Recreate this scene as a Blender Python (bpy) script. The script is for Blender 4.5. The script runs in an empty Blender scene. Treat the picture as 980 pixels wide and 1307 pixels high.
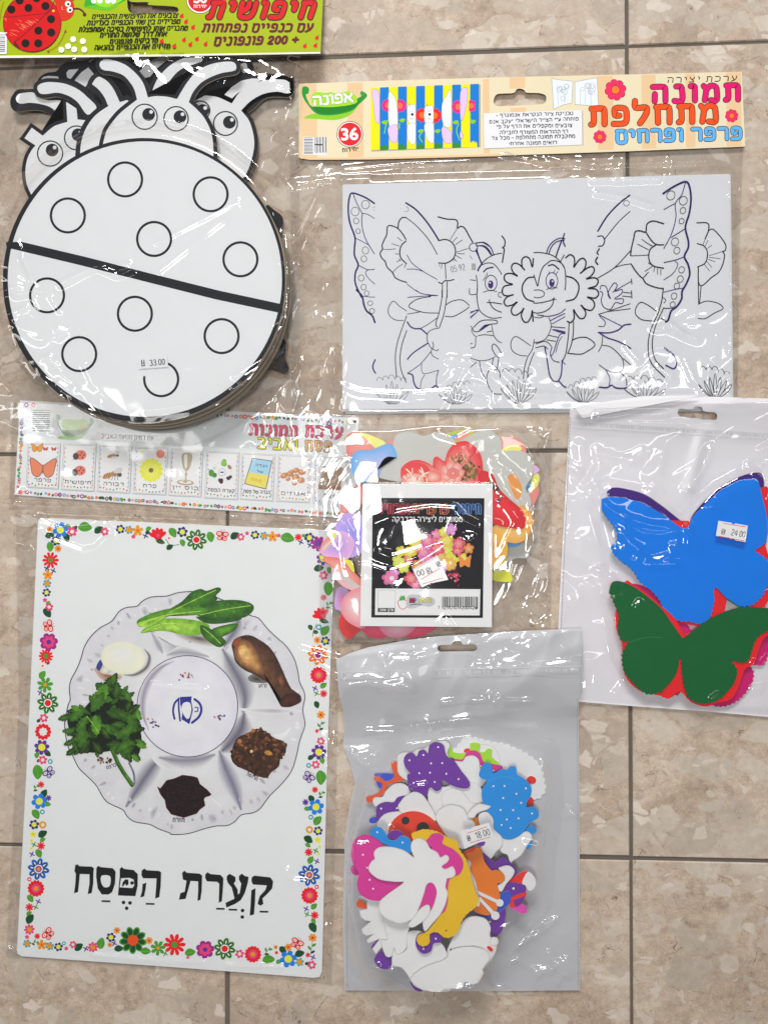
import bpy, bmesh, math, random
import numpy as np
from mathutils import Vector, Euler, Matrix
from mathutils.geometry import tessellate_polygon

scene = bpy.context.scene
COL = scene.collection
random.seed(7)

# ------------------------------------------------------------------ camera
FPX, IW, IH = 980.0, 980.0, 1307.0
cam_rot = Euler((0.01061, 0.05491, -0.00184), 'XYZ')
cam_pos = Vector((0.03058, -0.00649, 0.57537))
cam_data = bpy.data.cameras.new('camera')
cam = bpy.data.objects.new('camera', cam_data)
COL.objects.link(cam)
cam.location = cam_pos
cam.rotation_euler = cam_rot
cam_data.sensor_fit = 'VERTICAL'
cam_data.sensor_height = 24.0
cam_data.lens = FPX / IH * 24.0
cam_data.clip_start = 0.01
cam_data.clip_end = 50.0
scene.camera = cam

# ------------------------------------------------------------------ room light
world = bpy.data.worlds.new('World')
scene.world = world
world.use_nodes = True
world.node_tree.nodes['Background'].inputs['Color'].default_value = (0.98, 0.985, 1.0, 1)
world.node_tree.nodes['Background'].inputs['Strength'].default_value = 0.11

def lamp(name, loc, size, power, target=(0, 0, 0), color=(1, 1, 1), rot=0.0):
    d = bpy.data.lights.new(name, 'AREA')
    d.shape = 'RECTANGLE'; d.size, d.size_y = size
    d.energy = power; d.color = color; d.spread = math.radians(120)
    o = bpy.data.objects.new(name, d)
    COL.objects.link(o)
    o.location = loc
    q = (Vector(target) - Vector(loc)).to_track_quat('-Z', 'Y')
    o.rotation_euler = (q.to_matrix() @ Matrix.Rotation(rot, 3, 'Z')).to_euler()
    return o

LAMPS = [   # name, place, size, power, aim, colour, turn
    ('ceiling_lamp', (-0.15, 2.35, 1.85), (1.3, 0.55), 28.0, (-0.05, 0.12, 0), (1.0, 0.985, 0.96), 0.12),
    ('ceiling_lamp', (0.58, 0.30, 1.45), (0.12, 0.9), 1.0, (0.05, 0.3, 0), (1.0, 0.985, 0.96), 0.1),
    ('ceiling_lamp', (-1.04, 0.30, 1.45), (0.14, 0.9), 1.1, (0.0, 0.3, 0), (1.0, 0.985, 0.96), -0.1),
    ('ceiling_lamp', (-0.135, 0.012, 1.50), (0.40, 0.17), 3.4, (0, 0.05, 0), (1.0, 0.985, 0.96), 0.3),
]
for L in LAMPS:
    lamp(*L)
scene.view_settings.view_transform = 'Standard'
scene.view_settings.look = 'None'
scene.view_settings.exposure = 0.10
scene.view_settings.gamma = 1.0
scene.cycles.transparent_max_bounces = 24
scene.cycles.max_bounces = 8
scene.cycles.sample_clamp_indirect = 4.0

# ------------------------------------------------------------------ measuring: a photograph pixel to a point at height z above the floor
_R = cam_rot.to_matrix()
_Rn = np.array(_R)
_Pn = np.array(cam_pos)
def Wn(px, py, z):
    px = np.asarray(px, float); py = np.asarray(py, float)
    d = np.stack([(px - IW/2) / FPX, -(py - IH/2) / FPX, -np.ones_like(px)], -1) @ _Rn.T
    t = (np.asarray(z, float) - _Pn[2]) / d[..., 2]
    return _Pn + d * t[..., None]
def W(px, py, z=0.0):
    return tuple(Wn(px, py, z))

def lin(c):
    return tuple((x/255/12.92 if x/255 <= 0.04045 else ((x/255+0.055)/1.055)**2.4) for x in c)
def K(r, g, b, k=0.78):
    """surface colour from a measured value under illumination k"""
    return tuple(min(0.9, x / k) for x in lin((r, g, b)))
def mix(a, b, t):
    return tuple(x + (y - x) * t for x, y in zip(a, b))

# ------------------------------------------------------------------ materials
def new_mat(name):
    m = bpy.data.materials.new(name); m.use_nodes = True
    nt = m.node_tree
    return m, nt, nt.nodes['Principled BSDF']
def ink_mat(name, rough=0.45, spec=0.35, coat=0.0, mottle=0.025, scale=60):
    m, nt, p = new_mat(name)
    a = nt.nodes.new('ShaderNodeAttribute'); a.attribute_name = 'Col'
    tc = nt.nodes.new('ShaderNodeTexCoord')
    n = nt.nodes.new('ShaderNodeTexNoise'); n.inputs['Scale'].default_value = scale; n.inputs['Detail'].default_value = 7
    nt.links.new(tc.outputs['Object'], n.inputs['Vector'])
    mr = nt.nodes.new('ShaderNodeMapRange')
    mr.inputs['To Min'].default_value = 1 - mottle; mr.inputs['To Max'].default_value = 1 + mottle
    nt.links.new(n.outputs['Fac'], mr.inputs['Value'])
    mx = nt.nodes.new('ShaderNodeVectorMath'); mx.operation = 'SCALE'
    nt.links.new(a.outputs['Color'], mx.inputs[0]); nt.links.new(mr.outputs['Result'], mx.inputs['Scale'])
    nt.links.new(mx.outputs['Vector'], p.inputs['Base Color'])
    p.inputs['Roughness'].default_value = rough
    p.inputs['Specular IOR Level'].default_value = spec
    p.inputs['Coat Weight'].default_value = coat
    p.inputs['Coat Roughness'].default_value = 0.12
    return m
M = {}
M['paper'] = ink_mat('printed_paper', 0.55, 0.12)
M['card'] = ink_mat('printed_card', 0.55, 0.12)
M['gloss'] = ink_mat('glossy_print', 0.4, 0.3)
M['foam'] = ink_mat('coloured_foam', 0.55, 0.18, mottle=0.06)
M['photo'] = ink_mat('photographic_print', 0.5, 0.2, mottle=0.14)

M['food'] = ink_mat('food_photo_print', 0.5, 0.2, mottle=0.75, scale=230)

def film_mat(name, refl=2.2, rough=0.06, tint=(0.965, 0.968, 0.972), bump=0.25, scale=55, haze=0.0):
    m, nt, p = new_mat(name)
    nt.nodes.remove(p)
    out = nt.nodes['Material Output']
    tr = nt.nodes.new('ShaderNodeBsdfTransparent'); tr.inputs['Color'].default_value = (*tint, 1)
    gl = nt.nodes.new('ShaderNodeBsdfGlossy'); gl.inputs['Roughness'].default_value = rough
    fr = nt.nodes.new('ShaderNodeFresnel'); fr.inputs['IOR'].default_value = 1.48
    ml = nt.nodes.new('ShaderNodeMath'); ml.operation = 'MULTIPLY'; ml.inputs[1].default_value = refl; ml.use_clamp = True
    nt.links.new(fr.outputs['Fac'], ml.inputs[0])
    cp = nt.nodes.new('ShaderNodeMath'); cp.operation = 'MINIMUM'; cp.inputs[1].default_value = 0.2; nt.links.new(ml.outputs[0], cp.inputs[0])
    tc = nt.nodes.new('ShaderNodeTexCoord')
    mp = nt.nodes.new('ShaderNodeMapping'); mp.inputs['Scale'].default_value = (1.0, 0.45, 1.0); mp.inputs['Rotation'].default_value = (0, 0, 0.5)
    nt.links.new(tc.outputs['Object'], mp.inputs['Vector'])
    n = nt.nodes.new('ShaderNodeTexNoise'); n.inputs['Scale'].default_value = scale
    n.inputs['Detail'].default_value = 1; n.inputs['Distortion'].default_value = 0.6
    nt.links.new(mp.outputs['Vector'], n.inputs['Vector'])
    b = nt.nodes.new('ShaderNodeBump'); b.inputs['Strength'].default_value = bump; b.inputs['Distance'].default_value = 0.004
    nt.links.new(n.outputs['Fac'], b.inputs['Height'])
    nt.links.new(b.outputs['Normal'], gl.inputs['Normal']); nt.links.new(b.outputs['Normal'], fr.inputs['Normal'])
    mx = nt.nodes.new('ShaderNodeMixShader')
    nt.links.new(cp.outputs[0], mx.inputs[0]); nt.links.new(tr.outputs[0], mx.inputs[1]); nt.links.new(gl.outputs[0], mx.inputs[2])
    last = mx
    if haze > 0:
        df = nt.nodes.new('ShaderNodeBsdfDiffuse'); df.inputs['Color'].default_value = (0.8, 0.8, 0.82, 1)
        m2 = nt.nodes.new('ShaderNodeMixShader'); m2.inputs[0].default_value = haze
        nt.links.new(mx.outputs[0], m2.inputs[1]); nt.links.new(df.outputs[0], m2.inputs[2]); last = m2
    nt.links.new(last.outputs[0], out.inputs['Surface'])
    return m
M['film'] = film_mat('clear_film', haze=0.006, bump=0.07)
M['film_soft'] = film_mat('soft_clear_film', rough=0.075, bump=0.08, scale=38, haze=0.004)
M['film_grey'] = film_mat('grey_bag_front_film', rough=0.10, bump=0.09, scale=30, haze=0.03)

def sheet_mat(name, color, rough=0.35, spec=0.5):
    m, nt, p = new_mat(name)
    p.inputs['Base Color'].default_value = (*color, 1)
    p.inputs['Roughness'].default_value = rough
    p.inputs['Specular IOR Level'].default_value = spec
    tc = nt.nodes.new('ShaderNodeTexCoord')
    n = nt.nodes.new('ShaderNodeTexNoise'); n.inputs['Scale'].default_value = 25; n.inputs['Detail'].default_value = 2
    nt.links.new(tc.outputs['Object'], n.inputs['Vector'])
    b = nt.nodes.new('ShaderNodeBump'); b.inputs['Strength'].default_value = 0.12; b.inputs['Distance'].default_value = 0.004
    nt.links.new(n.outputs['Fac'], b.inputs['Height']); nt.links.new(b.outputs['Normal'], p.inputs['Normal'])
    return m
M['white_sheet'] = sheet_mat('white_plastic_sheet', (0.82, 0.80, 0.84))
M['grey_sheet'] = sheet_mat('pearl_grey_plastic_sheet', (0.60, 0.60, 0.625))

# ------------------------------------------------------------------ objects
def link(o, parent=None):
    COL.objects.link(o)
    if parent is not None:
        o.parent = parent
        o.matrix_parent_inverse = parent.matrix_world.inverted()
    return o
def tag(o, label, cat, group=None):
    o['label'] = label; o['category'] = cat
    if group: o['group'] = group
    return o
def thing(name, label, cat, px, py, group=None):
    o = bpy.data.objects.new(name, None)
    o.location = W(px, py, 0); o.empty_display_size = 0.01
    COL.objects.link(o)
    bpy.context.view_layer.update()
    return tag(o, label, cat, group)

# ------------------------------------------------------------------ 2-D helpers (all in photograph pixels on the printed plane)
def sm(pts, n=6, closed=False):
    """Catmull-Rom through pts"""
    P = [np.array(p, float) for p in pts]
    out = []
    N = len(P)
    rng = range(N if closed else N - 1)
    for i in rng:
        p1, p2 = P[i], P[(i + 1) % N]
        p0 = P[i - 1] if (closed or i > 0) else 2*p1 - p2
        p3 = P[(i + 2) % N] if (closed or i + 2 < N) else 2*p2 - p1
        for k in range(n):
            t = k / n
            out.append(0.5*((2*p1) + (-p0+p2)*t + (2*p0-5*p1+4*p2-p3)*t*t + (-p0+3*p1-3*p2+p3)*t**3))
    if not closed: out.append(P[-1])
    return [tuple(p) for p in out]
def ell(cx, cy, rx, ry=None, n=28, rot=0.0):
    ry = rx if ry is None else ry
    c, s = math.cos(rot), math.sin(rot)
    return [(cx + rx*math.cos(a)*c - ry*math.sin(a)*s, cy + rx*math.cos(a)*s + ry*math.sin(a)*c)
            for a in (2*math.pi*i/n for i in range(n))]
def area2(p):
    return sum(p[i-1][0]*p[i][1] - p[i][0]*p[i-1][1] for i in range(len(p)))
def offset(poly, d):
    """grow a closed outline by d pixels"""
    P = np.array(poly, float); s = 1 if area2(poly) > 0 else -1
    out = []
    for i in range(len(P)):
        a, b, c = P[i-1], P[i], P[(i+1) % len(P)]
        e1 = b - a; e2 = c - b
        n1 = np.array([e1[1], -e1[0]]) / (np.hypot(*e1) + 1e-9); n2 = np.array([e2[1], -e2[0]]) / (np.hypot(*e2) + 1e-9)
        n = n1 + n2; l = np.hypot(*n)
        if l < 1e-6: n = n1
        else: n = n / l; n = n / max(0.55, float(n @ n1))
        out.append(tuple(b + s*d*n))
    return out
def zc(x0, y0, s):
    """coordinates measured in an enlargement to photograph pixels"""
    return lambda *p: [(x0 + a/s, y0 + b/s) for a, b in p]
def petals(cx, cy, r, n, ri=0.55, rot=0.0, k=5):
    """scalloped flower outline"""
    out = []
    for i in range(n*2*k):
        a = 2*math.pi*i/(n*2*k)
        w = abs(math.sin(n*a/2 ))
        rr = r*(ri + (1-ri)*w**0.6)
        out.append((cx + rr*math.cos(a+rot), cy + rr*math.sin(a+rot)))
    return out

_tcache = {}
def glyphs(s, bold=0.0, shear=0.0):
    key = (s, bold, shear)
    if key not in _tcache:
        cu = bpy.data.curves.new('lettering', 'FONT')
        cu.body = s; cu.offset = bold; cu.shear = shear; cu.resolution_u = 4
        o = bpy.data.objects.new('lettering', cu); COL.objects.link(o)
        bpy.context.view_layer.update()
        me = bpy.data.meshes.new_from_object(o.evaluated_get(bpy.context.evaluated_depsgraph_get()))
        v = np.array([p.co[:2] for p in me.vertices]) if len(me.vertices) else np.zeros((0, 2))
        f = [tuple(p.vertices) for p in me.polygons]
        bpy.data.objects.remove(o); bpy.data.curves.remove(cu); bpy.data.meshes.remove(me)
        _tcache[key] = (v, f)
    return _tcache[key]

HEB = {
'א': [[(0,1),(.7,0)], [(.66,1),(.64,.78),(.42,.55)], [(.22,.62),(.06,.35),(.05,0)]],
'ב': [[(0,1),(.42,1),(.55,.88),(.55,0)], [(0,0),(.7,0)]],
'ג': [[(.05,1),(.28,1),(.36,.85),(.4,0)], [(.38,.35),(.2,.1),(0,0)]],
'ד': [[(0,1),(.65,1)], [(.52,1),(.52,0)]],
'ה': [[(0,1),(.46,1),(.62,.86),(.62,0)], [(.1,.5),(.08,0)]],
'ו': [[(0,1),(.12,1),(.2,.9),(.2,0)]],
'ז': [[(0,1),(.38,1)], [(.2,1),(.2,0)]],
'ח': [[(0,1),(.46,1),(.6,.86),(.6,0)], [(.07,1),(.07,0)]],
'ט': [[(0,1),(.02,.15),(.12,0),(.48,0),(.62,.18),(.6,.82),(.48,1),(.28,.92)]],
'י': [[(0,1),(.12,1),(.2,.88),(.18,.52)]],
'כ': [[(0,1),(.38,1),(.56,.82),(.56,.18),(.38,0),(0,0)]],
'ך': [[(0,1),(.42,1),(.55,.86),(.55,-.3)]],
'ל': [[(0,1.42),(.02,1),(.46,1),(.54,.84),(.46,.5),(.2,0)]],
'מ': [[(0,1),(.12,.72),(.04,0)], [(.12,.72),(.34,1),(.54,.96),(.64,.78),(.64,0),(.34,0)]],
'ם': [[(0,1),(.48,1),(.6,.86),(.6,0),(.07,0),(.07,1)]],
'נ': [[(.1,1),(.28,1),(.38,.86),(.38,0),(0,0)]],
'ן': [[(0,1),(.12,1),(.2,.9),(.2,-.3)]],
'ס': [[(0,1),(.44,1),(.6,.8),(.6,.35),(.42,.03),(.22,.03),(.07,.35),(.08,1)]],
'ע': [[(.05,1),(.15,.6),(.32,.18)], [(.56,1),(.56,.6),(.36,.16),(0,-.06)]],
'פ': [[(.27,.52),(.08,.54),(.06,.88),(.14,1),(.4,1),(.58,.84),(.58,.16),(.4,0),(0,0)]],
'ף': [[(.27,.56),(.08,.58),(.06,.9),(.14,1),(.4,1),(.56,.86),(.56,-.3)]],
'צ': [[(0,1),(.1,.76),(.5,.14),(.5,0),(0,0)], [(.53,1),(.5,.76),(.3,.5)]],
'ץ': [[(0,1),(.12,.7),(.25,.5),(.25,-.3)], [(.52,1),(.5,.76),(.27,.5)]],
'ק': [[(0,1),(.46,1),(.6,.86),(.54,.5),(.34,.08)], [(.09,.5),(.09,-.32)]],
'ר': [[(0,1),(.4,1),(.55,.84),(.55,0)]],
'ש': [[(0,1),(.05,.24),(.18,0),(.58,0),(.75,.3),(.76,1)], [(.38,1),(.36,.62),(.06,.38)]],
'ת': [[(.04,1),(.48,1),(.62,.86),(.62,0)], [(.13,1),(.13,.12),(0,0)]],
'-': [[(0,.5),(.4,.5)]], '.': [[(.0,0),(.06,0)]], "'": [[(.05,1.1),(.05,.75)]], '"': [[(.0,1.1),(.0,.75)],[(.22,1.1),(.22,.75)]], '!': [[(.05,1),(.05,.3)],[(.05,.05),(.06,0)]], ',': [[(.05,.08),(0,-.15)]],
'+': [[(0,.5),(.6,.5)],[(.3,.8),(.3,.2)]],
'0': [[(.28,1),(.06,.8),(.06,.2),(.28,0),(.5,.2),(.5,.8),(.28,1)]], '1': [[(0,.75),(.22,1),(.22,0)]], '2': [[(.02,.78),(.14,.98),(.4,.98),(.5,.75),(.4,.5),(0,0),(.52,0)]],
'3': [[(0,.9),(.2,1),(.42,.92),(.44,.66),(.2,.52),(.46,.4),(.48,.1),(.22,0),(0,.1)]], '4': [[(.42,0),(.42,1),(0,.3),(.58,.3)]], '5': [[(.46,1),(.08,1),(.04,.56),(.3,.62),(.5,.4),(.42,.08),(.2,0),(0,.1)]],
'6': [[(.42,1),(.16,.76),(.04,.3),(.18,.02),(.4,.04),(.5,.3),(.38,.54),(.14,.5),(.05,.3)]], '7': [[(0,1),(.5,1),(.18,0)]],
'8': [[(.26,.54),(.06,.74),(.14,.98),(.38,.98),(.46,.74),(.26,.54),(.02,.28),(.14,.01),(.38,.01),(.5,.28),(.26,.54)]], '9': [[(.1,0),(.36,.24),(.48,.7),(.34,.98),(.12,.96),(.02,.7),(.14,.46),(.38,.5),(.47,.7)]],
'₪': [[(0,0),(0,1),(.36,1),(.46,.86),(.46,.3)],[(.22,.7),(.22,0),(.58,0),(.68,.14),(.68,1)]],
}
class Art:
    """collects the flat and extruded pieces of ONE mesh; prints lie in the thinnest of layers on their card"""
    DZ = 4e-6
    def __init__(self, z=0.0):
        self.v = []; self.f = []; self.c = []; self.m = []; self.mats = []
        self.z = z
        self.lv = np.zeros((360, 280), np.int16)      # how many prints already lie on each patch of the card
        self.warp = None
    def zz(self, x, y, z):
        if self.warp is not None: z = z + self.warp(x, y)
        return z
    def add(self, pts, z):
        b = len(self.v)
        for x, y in pts: self.v.append(W(x, y, self.zz(x, y, z)))
        return b
    def mi(self, mat):
        if mat not in self.mats: self.mats.append(mat)
        return self.mats.index(mat)
    def face(self, idx, col, mat):
        self.f.append(tuple(idx)); self.m.append(self.mi(mat))
        self.c.append(col if isinstance(col, list) else [col]*len(idx))
    def up(self, pts, pad=0.5):
        xs = [p[0] for p in pts]; ys = [p[1] for p in pts]
        a, b = int((min(xs)-pad+80)/4), int((max(xs)+pad+80)/4)+1
        c, d = int((min(ys)-pad+80)/4), int((max(ys)+pad+80)/4)+1
        w = self.lv[max(0,c):d, max(0,a):b]
        n = int(w.max())+1 if w.size else 1
        w[...] = n
        return self.z + n*self.DZ
    def poly(self, pts, col, mat='card', z=None):
        pts = list(pts)
        if isinstance(col, list) and area2(pts) > 0: col = col[::-1]
        if area2(pts) > 0: pts = pts[::-1]
        z = self.up(pts) if z is None else z
        b = self.add(pts, z)
        self.face(range(b, b+len(pts)), col, mat)
    def fan(self, pts, c_in, c_out, mat='photo', ctr=None, steps=4):
        """soft printed tone from the middle of a shape to its rim"""
        P = np.array(pts, float)
        if area2(pts) > 0: P = P[::-1]
        c0 = P.mean(0) if ctr is None else np.array(ctr, float)
        z = self.up(pts); rings = []
        for k in range(1, steps+1):
            rings.append(self.add([tuple(c0 + (p-c0)*k/steps) for p in P], z))
        b0 = self.add([tuple(c0)], z); N = len(P)
        for k in range(steps):
            ca, cb = mix(c_in, c_out, k/steps), mix(c_in, c_out, (k+1)/steps)
            for i in range(N):
                j = (i+1) % N
                if k == 0: self.face((b0, rings[0]+i, rings[0]+j), [ca, cb, cb], mat)
                else: self.face((rings[k-1]+i, rings[k]+i, rings[k]+j, rings[k-1]+j), [ca, cb, cb, ca], mat)
    def softline(self, pts, w, col, base, mat='photo', n=9):
        for k in range(n):
            self.stroke(pts, w*(1-k/n), mix(base, col, (k+1)/n), mat, smooth=5, taper=True)
    def circle(self, cx, cy, r, col, mat='card', ry=None, rot=0.0, n=28):
        self.poly(ell(cx, cy, r, ry, n, rot), col, mat)
    def ring(self, cx, cy, r, w, col, mat='card', ry=None, rot=0.0, n=36):
        self.stroke(ell(cx, cy, r, ry, n, rot), w, col, mat, closed=True)
    def stroke(self, pts, w, col, mat='card', closed=False, smooth=0, taper=False):
        if smooth: pts = sm(pts, smooth, closed)
        q = [np.array(pts[0], float)]
        for p in pts[1:]:
            if np.hypot(*(np.array(p) - q[-1])) > 0.05: q.append(np.array(p, float))
        if closed and np.hypot(*(q[0]-q[-1])) < 0.05: q.pop()
        P = np.array(q); N = len(P)
        if N < 2: return
        z = self.up(q, w/2+.5)
        L, R = [], []
        for i in range(N):
            a = P[i-1] if (closed or i > 0) else P[i]
            c = P[(i+1) % N] if (closed or i < N-1) else P[i]
            d = c - a; d = d / (np.hypot(*d) + 1e-9); n = np.array([d[1], -d[0]])
            ww = w/2
            if taper: ww *= max(0.15, math.sin(math.pi*(i+0.3)/(N-0.4)))
            L.append(tuple(P[i] + n*ww)); R.append(tuple(P[i] - n*ww))
        bl = self.add(L, z); br = self.add(R, z)
        for i in range(N if closed else N-1):
            j = (i+1) % N
            self.face((bl+i, bl+j, br+j, br+i)[::-1], col, mat)
        if not closed and not taper and w > 1.2:
            for e in (0, N-1):
                self.poly(ell(P[e][0], P[e][1], w/2, n=10), col, mat)
    def text(self, s, p0, p1, h, col, mat='card', bold=0.0, shear=0.0, outline=None):
        """s in reading order of the eye (left to right) fitted to the base line p0-p1 with letter height h"""
        v, f = glyphs(s, bold, shear)
        if not len(v): return
        lo, hi = v.min(0), v.max(0)
        p0 = np.array(p0, float); d = np.array(p1, float) - p0; L = np.hypot(*d); u = d/L; n = np.array([u[1], -u[0]])
        def place(v):
            t = (v - lo)/(hi - lo)
            return p0 + t[:, :1]*L*u + t[:, 1:]*h*n
        if outline:
            ob, oc = outline
            v2, f2 = glyphs(s, bold + ob, shear)
            self._tri(place(v2), f2, oc, mat)
        self._tri(place(v), f, col, mat)
    def heb(self, s, p0, p1, h, w, col, mat='card', outline=None, shear=0.0, gap=0.26, smooth=0):
        """pen-stroke lettering, s given from left to right, fitted to the base line p0-p1"""
        x = 0.0; st = []
        for ch in s:
            if ch == ' ': x += 0.42; continue
            L = HEB[ch]; lo = min(q[0] for l in L for q in l); hi = max(q[0] for l in L for q in l)
            for l in L: st.append([(x + q[0]-lo, q[1]) for q in l])
            x += hi - lo + gap
        x -= gap
        p0 = np.array(p0, float); d = np.array(p1, float) - p0; Ln = np.hypot(*d); u = d/Ln; n = np.array([u[1], -u[0]])
        h = h - w; s0 = w/2; sx = (Ln - w - shear*h)/x
        st = [[tuple(p0 + u*(s0 + a*sx + shear*b*h) + n*(s0 + b*h)) for a, b in l] for l in st]
        if outline:
            for l in st: self.stroke(l, w + 2*outline[0], outline[1], mat, smooth=smooth)
        for l in st: self.stroke(l, w, col, mat, smooth=smooth)
    def _tri(self, P, f, col, mat):
        z = self.up([tuple(p) for p in P]); b = self.add([tuple(p) for p in P], z)
        for t in f: self.face([b+i for i in t], col, mat)
    def slab(self, pts, z0, z1, top, side=None, mat='card', holes=(), zref=None):
        """a card with thickness from height z0 to z1 (its outline measured on its top face)"""
        pts = list(pts)
        if area2(pts) > 0: pts = pts[::-1]
        side = side or top
        loops = [pts] + [list(h) if area2(h) > 0 else list(h)[::-1] for h in holes]
        flat = [p for l in loops for p in l]
        bt = len(self.v)
        for (x, y) in flat:
            t = W(x, y, self.zz(x, y, z1 if zref is None else zref)); self.v.append((t[0], t[1], self.zz(x, y, z1)))
        bb = len(self.v)
        for k in range(len(flat)):
            t = self.v[bt+k]; self.v.append((t[0], t[1], t[2] - (z1 - z0)))
        if holes:
            tris = tessellate_polygon([[Vector((x, y, 0)) for x, y in l] for l in loops])
            for t in tris:
                p = [flat[i] for i in t]
                if area2(p) > 0: t = t[::-1]
                self.face([bt+i for i in t], top, mat); self.face([bb+i for i in t][::-1], side, mat)
        else:
            n = len(pts)
            self.face(range(bt, bt+n), top, mat); self.face(range(bb+n-1, bb-1, -1), side, mat)
        s = 0
        for l in loops:
            n = len(l)
            for i in range(n):
                j = (i+1) % n
                self.face((bt+s+i, bb+s+i, bb+s+j, bt+s+j), side, mat)
            s += n
        self.z = max(self.z, z1)
    def build(self, name, parent=None):
        me = bpy.data.meshes.new(name)
        off = Vector(self.v[0]) if parent is None else Vector((0, 0, 0))
        if parent is None:
            a = np.array(self.v); off = Vector(((a[:, 0].min()+a[:, 0].max())/2, (a[:, 1].min()+a[:, 1].max())/2, a[:, 2].min()))
        else:
            off = parent.matrix_world.translation
        me.from_pydata([(x-off[0], y-off[1], z-off[2]) for x, y, z in self.v], [], self.f)
        for mt in self.mats: me.materials.append(M[mt])
        me.polygons.foreach_set('material_index', self.m)
        at = me.color_attributes.new('Col', 'FLOAT_COLOR', 'CORNER')
        flat = []
        for c in self.c:
            for x in c: flat.extend((x[0], x[1], x[2], 1.0))
        at.data.foreach_set('color', flat)
        me.update()
        o = bpy.data.objects.new(name, me)
        COL.objects.link(o)
        if parent is None: o.location = off
        else: o.parent = parent
        return o

# ------------------------------------------------------------------ films: real sheets, draped over what they hold, with creases
def vnoise(x, y, seed):
    rs = np.random.RandomState(seed); G = rs.rand(256, 256)
    xi = np.floor(x).astype(int); yi = np.floor(y).astype(int); fx = x-xi; fy = y-yi
    fx = fx*fx*fx*(fx*(fx*6-15)+10); fy = fy*fy*fy*(fy*(fy*6-15)+10)
    g = lambda a, b: G[a % 256, b % 256]
    return (g(xi, yi)*(1-fx)+g(xi+1, yi)*fx)*(1-fy) + (g(xi, yi+1)*(1-fx)+g(xi+1, yi+1)*fx)*fy
def inside(poly, X, Y):
    r = np.zeros(X.shape, bool); n = len(poly)
    for i in range(n):
        (x1, y1), (x2, y2) = poly[i], poly[(i+1) % n]
        c = ((y1 > Y) != (y2 > Y)) & (X < (x2-x1)*(Y-y1)/((y2-y1) if y2 != y1 else 1e-9) + x1)
        r ^= c
    return r
def dist(line, X, Y, closed=False):
    d = np.full(X.shape, 1e9); n = len(line)
    for i in range(n if closed else n-1):
        (x1, y1), (x2, y2) = line[i], line[(i+1) % n]
        dx, dy = x2-x1, y2-y1
        t = np.clip(((X-x1)*dx + (Y-y1)*dy)/(dx*dx+dy*dy+1e-9), 0, 1)
        d = np.minimum(d, np.hypot(X-x1-t*dx, Y-y1-t*dy))
    return d
def drape(X, Y, base, things):
    Z = base(X, Y) if callable(base) else np.full(X.shape, float(base))
    for poly, h, fall in things:
        d = np.where(inside(poly, X, Y), 0, dist(poly, X, Y, True))
        t = np.clip(1 - d/fall, 0, 1); t = t*t*(3-2*t)
        Z = np.maximum(Z, h*t)
    return Z
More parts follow.
